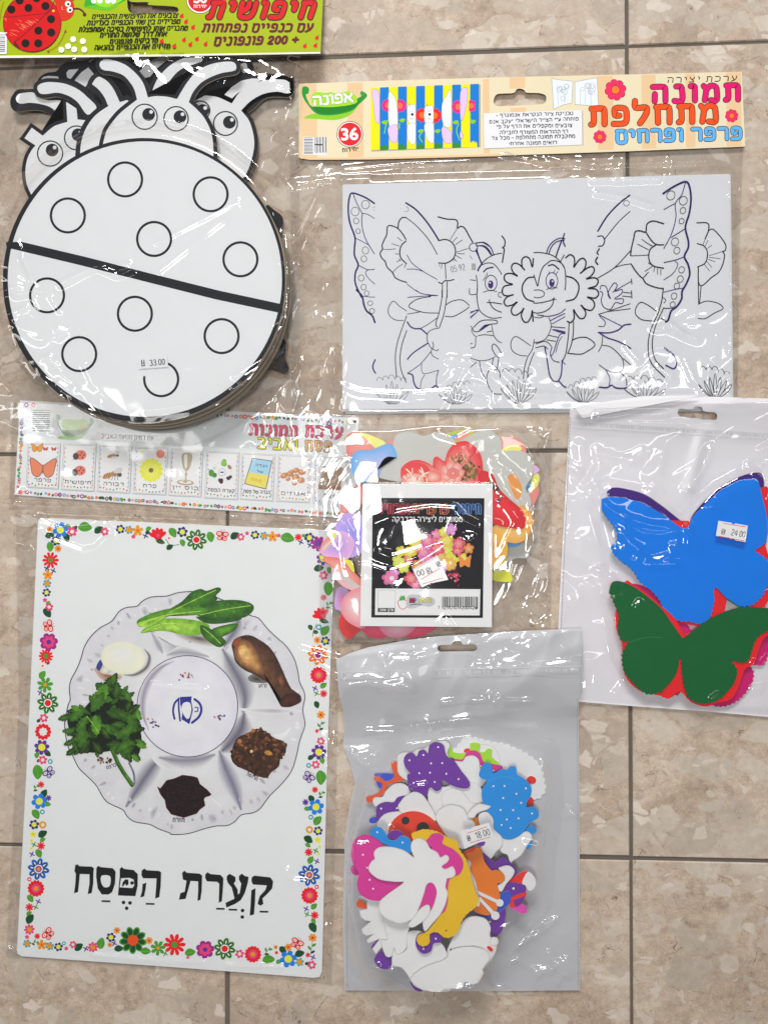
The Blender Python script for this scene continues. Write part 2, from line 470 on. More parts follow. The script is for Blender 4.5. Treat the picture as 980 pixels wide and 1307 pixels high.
def film(name, parent, outline, base, things, creases=(), crumple=(), noise=0.0004, seed=1, step=2.0, mat='film', holes=()):
    step = step*0.68
    xs = [p[0] for p in outline]; ys = [p[1] for p in outline]
    X, Y = np.meshgrid(np.arange(min(xs), max(xs)+step, step), np.arange(min(ys), max(ys)+step, step))
    Z = drape(X, Y, base, things)
    Z = Z + noise*(vnoise(X/45, Y/45, seed) + 0.5*vnoise(X/22+9, Y/22, seed+1))
    for (region, amp, sc, ang, sq, soft) in crumple:          # crumpled patches: sharp ridges
        c, s = math.cos(ang), math.sin(ang); sc = sc*1.7; amp = amp*1.35
        U = (X*c + Y*s)/sc; V = (-X*s + Y*c)/(sc*sq)
        wx = vnoise(U*0.7, V*0.7, seed+5)*2.2; wy = vnoise(U*0.7+31, V*0.7, seed+6)*2.2
        r = 1.03-np.sqrt((2*vnoise(U+wx, V+wy, seed+7)-1)**2+.012)
        r2 = 1.03-np.sqrt((2*vnoise(1.8*U+wy, 1.8*V+wx, seed+8)-1)**2+.03)
        if region is None: w = 1.0
        else:
            d = np.where(inside(region, X, Y), 0, dist(region, X, Y, True)); w = np.clip(1-d/soft, 0, 1)
        Z = Z + amp*w*(r**2 + 0.45*r2**2)
    for (line, amp, wd) in creases:
        d = dist(line, X, Y)
        Z = Z + 1.5*amp*np.exp(-(d/(1.75*wd))**2)
    ok = inside(outline, X, Y)
    for h in holes: ok &= ~inside(h, X, Y)
    # the cut edge follows the outline exactly: corners of border cells are pulled onto it
    any_ = np.zeros((X.shape[0]-1, X.shape[1]-1), bool)
    for sl in ((slice(None,-1), slice(None,-1)), (slice(1,None), slice(None,-1)), (slice(None,-1), slice(1,None)), (slice(1,None), slice(1,None))): any_ |= ok[sl]
    use = np.zeros(X.shape, bool)
    use[:-1, :-1] |= any_; use[1:, :-1] |= any_; use[:-1, 1:] |= any_; use[1:, 1:] |= any_
    X = X.copy(); Y = Y.copy()
    iy, ix = np.nonzero(use & ~ok)
    qx, qy = X[iy, ix], Y[iy, ix]; best = np.full(qx.shape, 1e9); bx = qx.copy(); by = qy.copy()
    for lp in [outline] + [list(h) for h in holes]:
        for k in range(len(lp)):
            (x1, y1), (x2, y2) = lp[k], lp[(k+1) % len(lp)]
            dx, dy = x2-x1, y2-y1
            tt = np.clip(((qx-x1)*dx + (qy-y1)*dy)/(dx*dx+dy*dy+1e-9), 0, 1); cx, cy = x1+tt*dx, y1+tt*dy
            dd = np.hypot(qx-cx, qy-cy); m = dd < best
            best[m] = dd[m]; bx[m] = cx[m]; by[m] = cy[m]
    X[iy, ix] = bx; Y[iy, ix] = by
    P = Wn(X, Y, Z)
    off = np.array(parent.matrix_world.translation)
    idx = -np.ones(X.shape, int)
    q = any_
    idx[use] = np.arange(use.sum())
    V = (P[use] - off).astype(np.float32)
    a = idx[:-1, :-1][q]; b = idx[1:, :-1][q]; c = idx[1:, 1:][q]; d = idx[:-1, 1:][q]
    F = np.stack([a, b, c, d], 1)
    me = bpy.data.meshes.new(name)
    me.vertices.add(len(V)); me.vertices.foreach_set('co', V.ravel())
    me.loops.add(F.size); me.loops.foreach_set('vertex_index', F.ravel().astype(np.int32))
    me.polygons.add(len(F)); me.polygons.foreach_set('loop_start', np.arange(0, F.size, 4, dtype=np.int32))
    me.polygons.foreach_set('loop_total', np.full(len(F), 4, np.int32))
    me.polygons.foreach_set('use_smooth', np.ones(len(F), bool))
    me.update(calc_edges=True)
    me.materials.append(M[mat])
    o = bpy.data.objects.new(name, me); COL.objects.link(o); o.parent = parent
    return o

# ================================================================== the floor
def make_floor():
    m, nt, p = new_mat('agglomerate_marble_tile')
    N = nt.nodes.new; L = nt.links.new
    tc = N('ShaderNodeTexCoord')
    dis = N('ShaderNodeTexNoise'); dis.inputs['Scale'].default_value = 26; dis.inputs['Detail'].default_value = 4
    L(tc.outputs['Object'], dis.inputs['Vector'])
    va = N('ShaderNodeVectorMath'); va.operation = 'MULTIPLY_ADD'
    va.inputs[1].default_value = (0.03, 0.03, 0.0)
    L(dis.outputs['Color'], va.inputs[0])
    fin = N('ShaderNodeTexNoise'); fin.inputs['Scale'].default_value = 150; fin.inputs['Detail'].default_value = 5
    L(tc.outputs['Object'], fin.inputs['Vector'])
    vb = N('ShaderNodeVectorMath'); vb.operation = 'MULTIPLY_ADD'; vb.inputs[1].default_value = (0.007, 0.007, 0.0)
    L(fin.outputs['Color'], vb.inputs[0]); L(tc.outputs['Object'], vb.inputs[2]); L(vb.outputs['Vector'], va.inputs[2])
    def noise(scale, detail=6, rough=0.6, src=None, dist=0.0):
        n = N('ShaderNodeTexNoise'); n.inputs['Scale'].default_value = scale; n.inputs['Detail'].default_value = detail
        n.inputs['Roughness'].default_value = rough; n.inputs['Distortion'].default_value = dist
        L((src or tc.outputs['Object']), n.inputs['Vector']); return n
    def ramp(src, stops):
        r = N('ShaderNodeValToRGB'); e = r.color_ramp.elements
        while len(e) > 1: e.remove(e[-1])
        for i, (pos, c) in enumerate(stops):
            q = e[0] if i == 0 else e.new(pos)
            q.position = pos; q.color = (*c, 1) if len(c) == 3 else c
        L(src, r.inputs['Fac']); return r
    def mixc(fac, a, b, mode='MIX'):
        x = N('ShaderNodeMix'); x.data_type = 'RGBA'; x.blend_type = mode
        if isinstance(fac, float): x.inputs[0].default_value = fac
        else: L(fac, x.inputs[0])
        for k, s in ((6, a), (7, b)):
            if isinstance(s, tuple): x.inputs[k].default_value = (*s, 1)
            else: L(s, x.inputs[k])
        return x.outputs[2]
    # mottled matrix
    n1 = noise(20, 10, 0.66, dist=0.8)
    base = ramp(n1.outputs['Fac'], [(0.30, (0.40, 0.315, 0.25)), (0.44, (0.485, 0.395, 0.32)), (0.56, (0.545, 0.455, 0.375)), (0.72, (0.62, 0.54, 0.46))]).outputs['Color']
    n2 = noise(120, 8, 0.75)
    base = mixc(0.75, base, ramp(n2.outputs['Fac'], [(0.32, (0.33, 0.32, 0.31)), (0.5, (0.5, 0.5, 0.5)), (0.68, (0.66, 0.66, 0.65))]).outputs['Color'], 'OVERLAY')
    n3 = noise(620, 4, 0.7)
    base = mixc(0.4, base, ramp(n3.outputs['Fac'], [(0.35, (0.36, 0.35, 0.34)), (0.65, (0.64, 0.64, 0.64))]).outputs['Color'], 'OVERLAY')
    # chips, big to small
    def chips(scale, thr, lo, hi, edge, base, seed, crack, alpha):
        mp = N('ShaderNodeMapping'); mp.inputs['Location'].default_value = (seed, seed*0.7, 0); mp.inputs['Rotation'].default_value = (0, 0, seed)
        mp.inputs['Scale'].default_value = (1, 1.5, 1)
        L(va.outputs['Vector'], mp.inputs['Vector'])
        v = N('ShaderNodeTexVoronoi'); v.voronoi_dimensions = '2D'; v.inputs['Scale'].default_value = scale; v.inputs['Randomness'].default_value = 1.0
        L(mp.outputs['Vector'], v.inputs['Vector'])
        e = N('ShaderNodeTexVoronoi'); e.voronoi_dimensions = '2D'; e.feature = 'DISTANCE_TO_EDGE'; e.inputs['Scale'].default_value = scale; e.inputs['Randomness'].default_value = 1.0
        L(mp.outputs['Vector'], e.inputs['Vector'])
        sep = N('ShaderNodeSeparateColor'); L(v.outputs['Color'], sep.inputs['Color'])
        sel = N('ShaderNodeMath'); sel.operation = 'GREATER_THAN'; sel.inputs[1].default_value = thr; L(sep.outputs['Red'], sel.inputs[0])
        ed = N('ShaderNodeMapRange'); ed.inputs['From Min'].default_value = edge; ed.inputs['From Max'].default_value = edge*1.8 + 0.015; L(e.outputs['Distance'], ed.inputs['Value'])
        f = N('ShaderNodeMath'); f.operation = 'MULTIPLY'; L(sel.outputs[0], f.inputs[0]); L(ed.outputs['Result'], f.inputs[1])
        cc = mixc(sep.outputs['Green'], lo, hi)
        nn = noise(90 + scale, 8, 0.72)
        cc = mixc(0.8, cc, ramp(nn.outputs['Fac'], [(0.3, (0.38, 0.37, 0.36)), (0.7, (0.62, 0.62, 0.62))]).outputs['Color'], 'OVERLAY')
        f2 = N('ShaderNodeMath'); f2.operation = 'MULTIPLY'; f2.inputs[1].default_value = alpha; L(f.outputs[0], f2.inputs[0])
        base = mixc(f2.outputs[0], base, cc)
        if crack:   # broken dark lines round some of the chips
            cr = N('ShaderNodeMapRange'); cr.inputs['From Min'].default_value = 0.0; cr.inputs['From Max'].default_value = crack; cr.inputs['To Min'].default_value = 1; cr.inputs['To Max'].default_value = 0
            L(e.outputs['Distance'], cr.inputs['Value'])
            nm = noise(34 + scale, 4, 0.7)
            cm = N('ShaderNodeMapRange'); cm.inputs['From Min'].default_value = 0.52; cm.inputs['From Max'].default_value = 0.62; L(nm.outputs['Fac'], cm.inputs['Value'])
            k = N('ShaderNodeMath'); k.operation = 'MULTIPLY'; L(cr.outputs['Result'], k.inputs[0]); L(cm.outputs['Result'], k.inputs[1])
            base = mixc(k.outputs[0], base, (0.10, 0.072, 0.055))
        return base
    base = chips(17, 0.58, (0.43, 0.365, 0.31), (0.60, 0.53, 0.455), 0.015, base, 1.3, 0.008, 0.62)
    base = chips(33, 0.74, (0.42, 0.37, 0.32), (0.68, 0.625, 0.555), 0.05, base, 4.1, 0.010, 0.7)
    base = chips(64, 0.80, (0.46, 0.41, 0.355), (0.76, 0.71, 0.65), 0.08, base, 7.7, 0.0, 0.75)
    base = chips(140, 0.86, (0.40, 0.335, 0.28), (0.72, 0.665, 0.60), 0.10, base, 2.9, 0.0, 0.72)
    # fine broken dark veins and pits
    for sc, wd, th, seed in ((30, 0.006, 0.60, 0), (75, 0.010, 0.63, 3)):
        va2 = noise(sc, 5, 0.62, va.outputs['Vector'], 0.7)
        sb = N('ShaderNodeMath'); sb.operation = 'SUBTRACT'; sb.inputs[1].default_value = 0.5; L(va2.outputs['Fac'], sb.inputs[0])
        ab = N('ShaderNodeMath'); ab.operation = 'ABSOLUTE'; L(sb.outputs[0], ab.inputs[0])
        ln = N('ShaderNodeMapRange'); ln.inputs['From Min'].default_value = wd*0.4; ln.inputs['From Max'].default_value = wd; ln.inputs['To Min'].default_value = 1; ln.inputs['To Max'].default_value = 0; L(ab.outputs[0], ln.inputs['Value'])
        mk = noise(24 + sc*0.5, 3, 0.6, vb.outputs['Vector'])
        mm = N('ShaderNodeMapRange'); mm.inputs['From Min'].default_value = th; mm.inputs['From Max'].default_value = th+0.06; mm.inputs['To Max'].default_value = 0.75; L(mk.outputs['Fac'], mm.inputs['Value'])
        k = N('ShaderNodeMath'); k.operation = 'MULTIPLY'; L(ln.outputs['Result'], k.inputs[0]); L(mm.outputs['Result'], k.inputs[1])
        base = mixc(k.outputs[0], base, (0.12, 0.085, 0.065))
    base = mixc(1.0, base, (0.97, 0.935, 0.90), 'MULTIPLY')
    L(base, p.inputs['Base Color'])
    p.inputs['Roughness'].default_value = 0.45; p.inputs['Specular IOR Level'].default_value = 0.16
    g, gt, gp = new_mat('dark_grout')
    gn = gt.nodes.new('ShaderNodeTexNoise'); gn.inputs['Scale'].default_value = 90; gn.inputs['Detail'].default_value = 9; gn.inputs['Roughness'].default_value = 0.75
    gr = gt.nodes.new('ShaderNodeValToRGB'); gr.color_ramp.elements[0].color = (0.06, 0.049, 0.040, 1); gr.color_ramp.elements[1].color = (0.19, 0.16, 0.13, 1)
    gt.links.new(gn.outputs['Fac'], gr.inputs['Fac']); gt.links.new(gr.outputs['Color'], gp.inputs['Base Color'])
    gp.inputs['Roughness'].default_value = 0.9
    bm = bmesh.new()
    T, gw, bev = 0.30, 0.0029, 0.0007
    for i in range(-9, 10):
        for j in range(-9, 10):
            x0 = (i-0.4)*T + gw/2; x1 = (i+0.6)*T - gw/2
            y1 = -(j-1.15)*T - gw/2; y0 = -(j-0.15)*T + gw/2
            jt = random.Random(i*41+j); x0 += jt.uniform(-.0004,.0004); x1 += jt.uniform(-.0004,.0004); y0 += jt.uniform(-.0004,.0004); y1 += jt.uniform(-.0004,.0004)
            rng = [(x0, y0), (x1, y0), (x1, y1), (x0, y1)]
            top = [bm.verts.new((x + (bev if x == x0 else -bev), y + (bev if y == y0 else -bev), 0)) for x, y in rng]
            mid = [bm.verts.new((x, y, -bev)) for x, y in rng]
            low = [bm.verts.new((x, y, -0.008)) for x, y in rng]
            bm.faces.new(top)
            for a in range(4):
                b = (a+1) % 4
                bm.faces.new((mid[a], mid[b], top[b], top[a])); bm.faces.new((low[a], low[b], mid[b], mid[a]))
    n = len(bm.faces)
    q = [bm.verts.new((x, y, -0.0011)) for x, y in ((-3, -3), (3, -3), (3, 3), (-3, 3))]
    f = bm.faces.new(q); f.material_index = 1
    me = bpy.data.meshes.new('floor'); bm.to_mesh(me); bm.free()
    me.materials.append(m); me.materials.append(g)
    o = bpy.data.objects.new('floor', me); COL.objects.link(o); o['kind'] = 'structure'
make_floor()

# ================================================================== kit of ladybird cut-outs in its bag
def kk(y): return 0.80 - 0.27*y/1250.0
WHITE = K(210, 211, 213)
BLACK = (0.018, 0.019, 0.024)
EDGE = K(172, 160, 142)

def eye(a, cx, cy, px, py, r=15.5, clip=None):
    a.ring(cx, cy, r, 1.7, BLACK)
    a.circle(px, py, 8.2, BLACK)
    a.circle(px+3.2, py-3.2, 2.4, WHITE)

GRP_L = 'uncoloured ladybird cut-outs stacked in the bag'
Z5a = zc(0, 60, 5); Z5b = zc(190, 60, 5)

def cutout(label, z0, th, blacks, whites, extra=None):
    a = Art()
    for b in blacks: a.slab(b, z0, z0+th, BLACK, EDGE)
    a.z = z0+th
    for w in whites: a.poly(w, WHITE)
    if extra: extra(a)
    o = a.build('ladybird_cutout')
    return tag(o, label, 'paper cutout', GRP_L)

def ladybird_heads():
    t = 0.0011
    BODY = ell(186, 362, 170, 172, 64)
    def arm(pts): return sm(pts, 4, True)
    # the rearmost: a dark silhouette of antennae
    back = sm([(20,131),(17,122),(24,114),(44,113),(50,100),(60,93),(72,91),(82,81),(98,78),(110,77),(120,71),(135,72),(160,76),(180,69),(200,66),(225,66),(248,67),(262,64),(285,69),(305,76),(318,82),(330,95),(350,95),(372,101),(368,108),(340,112),(315,128),(300,150),(300,200),(100,220),(84,160),(60,146),(38,144),(24,141)], 5, True)
    cutout('black silhouette of a ladybird sheet lowest in the stack, antennae fanned behind the others', 0.0006, t,
           [back], [zc(0,60,5)(*p) for p in (
               [(425,165),(440,145),(505,140),(470,205),(450,203),(430,195)],
               [(265,207),(280,190),(310,184),(372,188),(378,203)],
               [(562,98),(575,80),(604,74),(580,96)])] +
           [Z5b((360,42),(380,36),(400,50),(402,72),(375,76))])
    cutout('ladybird sheet with the short white antenna crossing at upper left of the stack', 0.0019, t,
           [offset(Z5a((480,210),(520,160),(565,128),(600,170),(545,255)), 5), ell(190,330,160,150,40)],
           [Z5a((478,212),(520,162),(565,130),(602,172),(547,254)),
            Z5a((850,100),(900,70),(935,55),(955,68),(950,92),(900,128)),
            Z5b((-60,155),(0,100),(60,65),(120,48),(152,62),(110,90),(50,140),(8,190),(-30,200))])
    cutout('ladybird sheet with only the round tip of an antenna showing at the upper right', 0.0031, t,
           [offset(arm([(300,84),(307,81),(315,81),(318,87),(316,93),(309,95),(296,100)]), 5.5), ell(190,330,160,150,40)],
           [sm([(307,82),(314,80.5),(316,86),(315,92),(310,93),(308,88)], 4, True)])
    R_arm = sm(Z5b((530,360),(580,290),(660,235),(760,210),(860,208),(895,225),(898,232),(892,295),(820,285),(730,300),(650,345),(590,405)), 4)
    dome = sm(Z5b((590,405),(640,470),(668,560),(672,640),(650,740),(615,825)), 5)
    white = [(225,150),(240,132)] + sm([(258,124),(263,122),(278,124),(296,132)], 4) + R_arm[1:-1] + dome + [(260,260),(225,200)]
    blk = offset(white, 5.0)
    def ex(a):
        eye(a, 256, 141, 259, 141, 12); eye(a, 288, 157.6, 293, 156, 15.2)
    cutout('ladybird sheet whose face and antenna look out to the right of the front head', 0.0043, t,
           [sm([(340,262),(350,268),(360,276),(361,287),(354,291),(338,286)], 3, True), sm([(326,445),(356,430),(366,440),(363,456),(369,470),(362,477),(346,472),(326,478)], 2, True), sm([(262,108),(275,101),(300,95),(330,93),(372,100),(371,122),(340,125),(318,143),(290,150),(268,128)], 4, True), blk, BODY], [white, Z5b((483,305),(530,255),(590,215),(660,200),(738,202),(690,225),(620,260),(560,300),(532,328))], ex)
    # left pair
    far = sm(Z5a((104,325),(122,300),(160,292),(215,290),(240,318),(310,340),(395,345),(388,426),(320,382),(250,362),(190,356),(135,362),(110,348)), 4, True)
    far_b = sm(Z5a((68,350),(80,310),(125,275),(210,268),(300,280),(430,330),(440,480),(390,482),(330,435),(260,405),(180,405),(110,412),(78,392)), 4, True)
    cutout('ladybird sheet with the lowest antenna reaching out at far left', 0.0055, t, [far_b, ell(180,350,150,150,40)], [far])
    wl = sm(Z5a((205,950),(175,880),(164,800),(175,720),(200,665),(228,628)), 4) + Z5a((158,582),(205,515),(275,566)) + sm(Z5a((275,566),(340,510),(390,490),(432,478)), 4)[1:] + \
         Z5a((424,350),(490,392),(497,462),(560,468)) + [(130,170),(140,230),(80,290)]
    def exl(a):
        eye(a, 98, 176, 100, 172, 15.2); eye(a, 64.4, 196, 67, 191.5, 16)
    stub = [(28,180),(42,159.5),(55,170),(45,188)]
    cutout('ladybird sheet whose face looks out at the left, its antenna cut short', 0.0067, t, [offset(wl, 4.6), BODY], [wl], exl)
    arm2 = sm(Z5a((240,265),(252,240),(290,226),(340,224),(420,235),(500,270),(560,320),(618,386),(560,432),(500,355),(440,312),(370,292),(300,300),(258,296)), 4, True)
    cutout('ladybird sheet with the thick curved antenna at left above the left face', 0.0079, t, [offset(arm2, 5), ell(190,330,150,150,40)], [arm2])
    w2 = sm(Z5a((512,690),(520,610),(545,530),(590,458),(640,412),(695,376)), 4) + sm(Z5a((690,370),(668,320),(630,270),(590,238)), 4) + \
         sm(Z5a((592,230),(612,202),(640,190),(690,222),(730,275),(766,352)), 4) + Z5a((812,338),(850,360)) + [(220,150),(220,240),(110,240)]
    cutout('ladybird sheet showing as a white rim close behind the front head', 0.0091, t, [offset(w2, 6.0), BODY], [w2])
    g = sm(Z5b((26,272),(55,205),(100,150),(150,108),(220,72),(300,58),(340,72),(338,92),(300,106),(200,146),(130,222),(95,286),(30,286)), 4, True)
    cutout('ladybird sheet with the antenna rising in the middle between the front pair', 0.0103, t, [offset(g, 5.5), ell(190,330,150,150,40)], [g])
    # front
    la = sm(Z5a((876,336),(862,280),(840,238),(790,182),(720,156),(662,147),(638,122),(645,92),(680,78),(745,90),(812,120),(880,180),(920,240),(946,324)), 4)
    ra = sm(Z5b((182,330),(210,282),(250,220),(310,152),(390,112),(470,95),(535,95),(558,118),(548,150),(470,165),(400,190),(332,230),(282,290),(256,352)), 4)
    wf = sm(Z5a((655,640),(668,580),(690,520),(760,430),(840,362)), 5)[:-1] + la + sm([(190,124),(200,122.6),(214,123.5),(224,126)], 3) + ra + \
         sm(Z5b((300,390),(350,445),(390,520),(408,590),(414,670)), 5) + [(270,240),(140,240)]
    def exf(a):
        eye(a, 185, 149, 190, 146, 16); eye(a, 225, 151.6, 230, 149, 15.5)
    cutout('front ladybird sheet with two big eyes and a pair of white antennae', 0.0115, t, [offset(wf, 5.0), BODY], [wf], exf)

def ladybird_discs():
    n = 9; z = 0.0128; th = 0.00125
    rnd = random.Random(4)
    for i in range(n):
        top = i == n-1
        f = 1 - i/(n-1.0)
        dx, dy = (0, 0) if top else (5.5*f + rnd.uniform(-1.0, 1.2), 8.5*f + rnd.uniform(-.8, 1.2))
        a = Art()
        el = ell(184+dx, 357.5+dy, 180, 181.5, 120)
        e = mix(K(196,184,166), K(150, 136, 116), rnd.random()) if i % 3 else K(120, 106, 90)
        a.slab(el, z, z+th*0.93, BLACK if top else mix(e, BLACK, .35), e, zref=0.0128+n*th)
        if top:
            a.poly(ell(185.2, 356.2, 174.8, 175.8, 120, 0.0), WHITE)
            a.poly([(8, 309), (28, 308.6), (110, 328), (194, 349.5), (280, 371), (361, 388.5), (360, 400), (275, 382), (194, 361.5), (105, 339), (9, 316)], BLACK)
            for cx, cy in ((160,229),(269,248),(87,275),(197,305),(307,331),(60.5,377),(172.5,400.5),(283,429),(101.5,452)):
                a.ring(cx, cy, 21.6, 3.1, BLACK)
            arc = [(206 + 21.6*math.cos(q), 484 + 21.6*math.sin(q)) for q in (math.radians(-68 + 5*k) for k in range(52))]
            a.stroke(arc, 3.1, BLACK)
        o = a.build('ladybird_wing_disc')
        tag(o, 'top white ladybird wing disc with black outlined spots and a slanting black band' if top else
            'plain-edged disc in the thick stack beneath the spotted white ladybird disc', 'paper cutout', None if top else 'wing discs stacked under the top disc')
        z += th

def film_bag_ladybird():
    t = thing('plastic_bag', 'clear crinkled bag round the white ladybird stack, with a lime green header card', 'bag', 190, 320)
    # header card
    a = Art(); H = 0.0140
    LIME = K(166, 184, 14, 1.05); RED = K(196, 20, 24, 0.9); MAR = K(88, 20, 36, 0.75)
    a.warp = lambda x, y: -0.00010*max(0, 66 - y)
    hole = zc(0,0,5)((822,-60),(870,-72),(1000,-75),(1138,-66),(1142,20),(1130,52),(1090,66),(870,70),(835,60),(818,40))
    hole = sm([(163,-4),(167,2),(190,2.5),(190,6),(222,8),(228,12),(226,16),(218,17),(175,18),(166,15),(163,9)], 3, True)
    a.slab([(-30,-40),(414,-40),(409,68.2),(200,72),(-30,74.2)], H, H+0.0005, LIME, K(225,225,215), holes=[hole])
    a.poly([(-30,71.2),(200,69.6),(409,66.4),(409,68.2),(200,72),(-30,74.2)], K(222,224,205))
    z5 = zc(0,0,5)
    body = ell(41.5, 29, 36.5, 36.5, 60)
    a.poly(offset(body, 0.8), MAR); a.poly(body, RED)
    a.poly(sm(z5((345,-10),(372,-40),(440,-30),(475,30),(470,90),(440,122),(395,132),(385,100)), 4, True), K(178, 40, 22, .7))
    a.poly(z5((20,110),(290,85),(110,262),(95,255),(52,150)), K(226, 70, 50, 0.7))
    rr = random.Random(3)
    for i in range(38):
        u = rr.random(); v = rr.random()
        x = 12 + 40*u*(1-0.4*v); y = 24 + 24*v*(1-u*0.75)
        a.stroke([(x, y), (x+4.5, y+1.6+rr.random())], 0.35, K(236, 128, 98, 0.75))
    a.stroke(z5((20,112),(120,104),(290,86),(340,40),(350,-10)), 0.8, MAR)
    a.stroke(z5((95,270),(200,180),(300,85),(345,50)), 0.8, MAR)
    a.poly(z5((90,262),(98,262),(128,305),(120,312),(95,290)), MAR)
    for cx, cy in ((75,60),(128,2),(184,50),(292,38),(328,122),(247,195),(329,207),(165,276),(246,276),(235,-12)):
        a.circle(cx/5, cy/5, 5.2, (0.012,0.01,0.01))
    a.circle(68.6, 13.8, 1.6, K(240,180,40))
    for cx, cy in ((435,24),(447,62)):
        a.circle(cx/5, cy/5, 3.7, K(240,240,240)); a.circle(cx/5+.6, cy/5+.5, 1.7, BLACK)
    a.stroke(z5((400,40),(394,55),(405,62)), 0.5, K(240,200,190))
    a.stroke(z5((472,56),(505,56),(530,72),(543,92)), 2.2, MAR, smooth=4); a.circle(108.3, 18.6, 2.3, MAR)
    a.stroke(z5((470,0),(478,-10)), 2.0, MAR)
    for pts in (z5((305,325),(355,300),(392,255),(420,195)), z5((0,140),(8,80),(25,10))):
        a.stroke(pts, 0.55, K(150,60,20), smooth=4)
    a.poly(z5((420,186),(410,206),(428,204)), K(150,60,20)); a.poly(z5((298,328),(316,318),(314,334)), K(150,60,20))
    for cx, cy in ((469,251),(531,263),(437,295),(476,315),(540,316),(394,318)):
        a.poly(petals(cx/5, cy/5, 4.0, 7, 0.8), K(228,232,205)); a.circle(cx/5, cy/5, .6, K(170,170,120))
    a.poly([(-5, 41), (9.5, 41.5), (9, 69), (-5, 69)], K(215,215,220))
    for i in range(9): a.poly([(-5, 44+2.6*i), (7, 44.2+2.6*i), (7, 45+2.6*i+.5*(i % 2)), (-5, 45+2.6*i)], K(90,90,100))
    # pea-pod mark, cut by the top of the picture
    a.poly(sm(z5((540,42),(590,36),(680,46),(770,20),(830,-30),(700,-60),(570,-30)), 4, True), K(40,140,30,.7))
    a.poly(sm(z5((575,-20),(600,22),(680,46),(770,10),(810,-40)), 4), K(120,180,30,.7))
    a.poly(sm(z5((543,44),(610,34),(680,50),(760,36),(700,66),(620,60)), 4, True), K(80,160,30,.7))
    for x in (600, 640, 690, 725): a.circle(x/5, 1.0, 3.4, K(222,230,222))
    a.circle(190+262/4, 0, 17.6, MAR); a.circle(190+262/4, 0, 16.8, K(235,235,230)); a.circle(190+262/4, 0, 15.2, RED)
    a.heb('50', (247,4.2), (264,4.2), 12, 2.6, K(240,240,235), smooth=3)
    a.heb('תודיחי', (247,10.5), (264,10.5), 4.5, 0.8, K(240,240,235))
    a.heb('תישופיח', (263,25), (405,25), 24.5, 6.2, RED, shear=0.32, smooth=4, outline=(1.3, (0.02,0.004,0.01)), gap=.42)
    a.heb('תוחתפנ םייפנכ םע', (257,41.8), (401,41.2), 12, 3.1, MAR, shear=0.28, smooth=2, gap=.34)
    a.heb('םינופנופ 200 +', (272,58.8), (383.5,56.4), 12, 3.1, MAR, shear=0.28, smooth=2, gap=.34)
    DK = (0.012, 0.012, 0.008)
    for s, x0, x1, y in (('םייפנכהו תישופיחה תא םיעבוצ', 117, 228.5, 24.8), ('תונידעב םייפנכה יתש ןיב םידירפמ', 110.5, 231.5, 32.6),
                         ('תלצפתמא הכיסב תישופיחל ןתוא םירבחמ', 100, 241, 41), ('םירוחה תשולש ךרד תחא', 127, 214.5, 48.2),
                         ('םינופנופ םיקיבדמ', 139.5, 203, 56.4), ('האנהב םייפנכה תא םיזיזמ', 120, 218.5, 64)):
        a.heb(s, (x0, y), (x1, y-2.0), 6.6, 1.5, DK, shear=0.3)
    for x, y in ((232,20.6),(237.5,28),(246.5,35),(206.5,52.6),(222.5,59),(235,51),(251.5,50),(243,57),(262.5,56.4),(404.5,48.5),(389,59),(402.5,58.4),(287,-1)):
        a.circle(x, y, 2.6, K(205,28,32,.72), n=12); a.stroke([(x+.5,y-1.6),(x+2.2,y-3.4)], 0.8, DK); a.stroke([(x-1.6,y+.4),(x+1.6,y-.6)], .5, DK)
    a.build('header_card', t)
    # price label printed on clear film
    a = Art(0.0247)
    a.slab([(177,456),(213.5,453),(215,468.5),(178,471)], 0.0244, 0.0246, WHITE, WHITE)
    G = K(70,72,78)
    a.heb('33.00', (191.5, 467.2), (211, 465.4), 8.0, 1.0, G, smooth=2)
    a.stroke([(181,459.5),(181.6,467.5)], 1.2, G); a.stroke([(184,459.3),(184.6,467.2)], 1.2, G); a.stroke([(181.2,463.5),(184.3,463)], 1, G); a.stroke([(181.2,466.9),(184.3,466.7)], 1, G)
    a.build('price_label', t)
    stack = ell(184, 357, 182, 184, 60)
    hd = [(30,185),(60,80),(180,70),(330,80),(368,100),(320,240),(60,290)]
    cr = []
    C = lambda amp, w, *p: cr.append((list(p), amp, w))
    C(.0010,2.5,(22,309),(33,335),(40,352)); C(.0009,2.2,(28,330),(48,372)); C(.0012,3,(78,362),(120,340),(165,338)); C(.0009,2.5,(130,343),(150,352),(170,344))
    C(.0012,3,(2,372),(22,366),(38,372),(20,376)); C(.0010,2.5,(0,405),(34,392)); C(.0012,3,(15,450),(28,470),(45,490),(66,496)); C(.0014,3,(46,492),(58,487),(72,498),(58,502))
    C(.0012,2.5,(66,498),(80,510),(90,530)); C(.0012,2.5,(98,510),(115,535)); C(.0010,2.5,(74,490),(94,500)); C(.0012,3,(100,508),(130,540)); C(.0010,2.5,(128,515),(146,538))
    C(.0007,2,(304,257),(200,310)); C(.0007,2,(305,265),(204,346)); C(.0008,2,(300,480),(350,448)); C(.0009,2.5,(306,484),(322,524)); C(.0009,2.5,(292,500),(302,514))
    C(.0008,2.5,(190,524),(250,516),(300,494)); C(.0008,2.5,(108,466),(120,492)); C(.0008,2.5,(63,456),(75,470)); C(.0007,2,(66,380),(76,396)); C(.0009,2.5,(74,420),(84,424),(76,430))
    C(.0016,4,(372,80),(376,200),(370,330),(374,460),(372,575)); C(.0012,3,(364,300),(366,420))
    edge_r = [(345,75),(384,75),(384,575),(330,575),(372,460),(366,300)]
    edge_l = [(-15,330),(35,330),(60,470),(140,548),(60,575),(-15,560)]
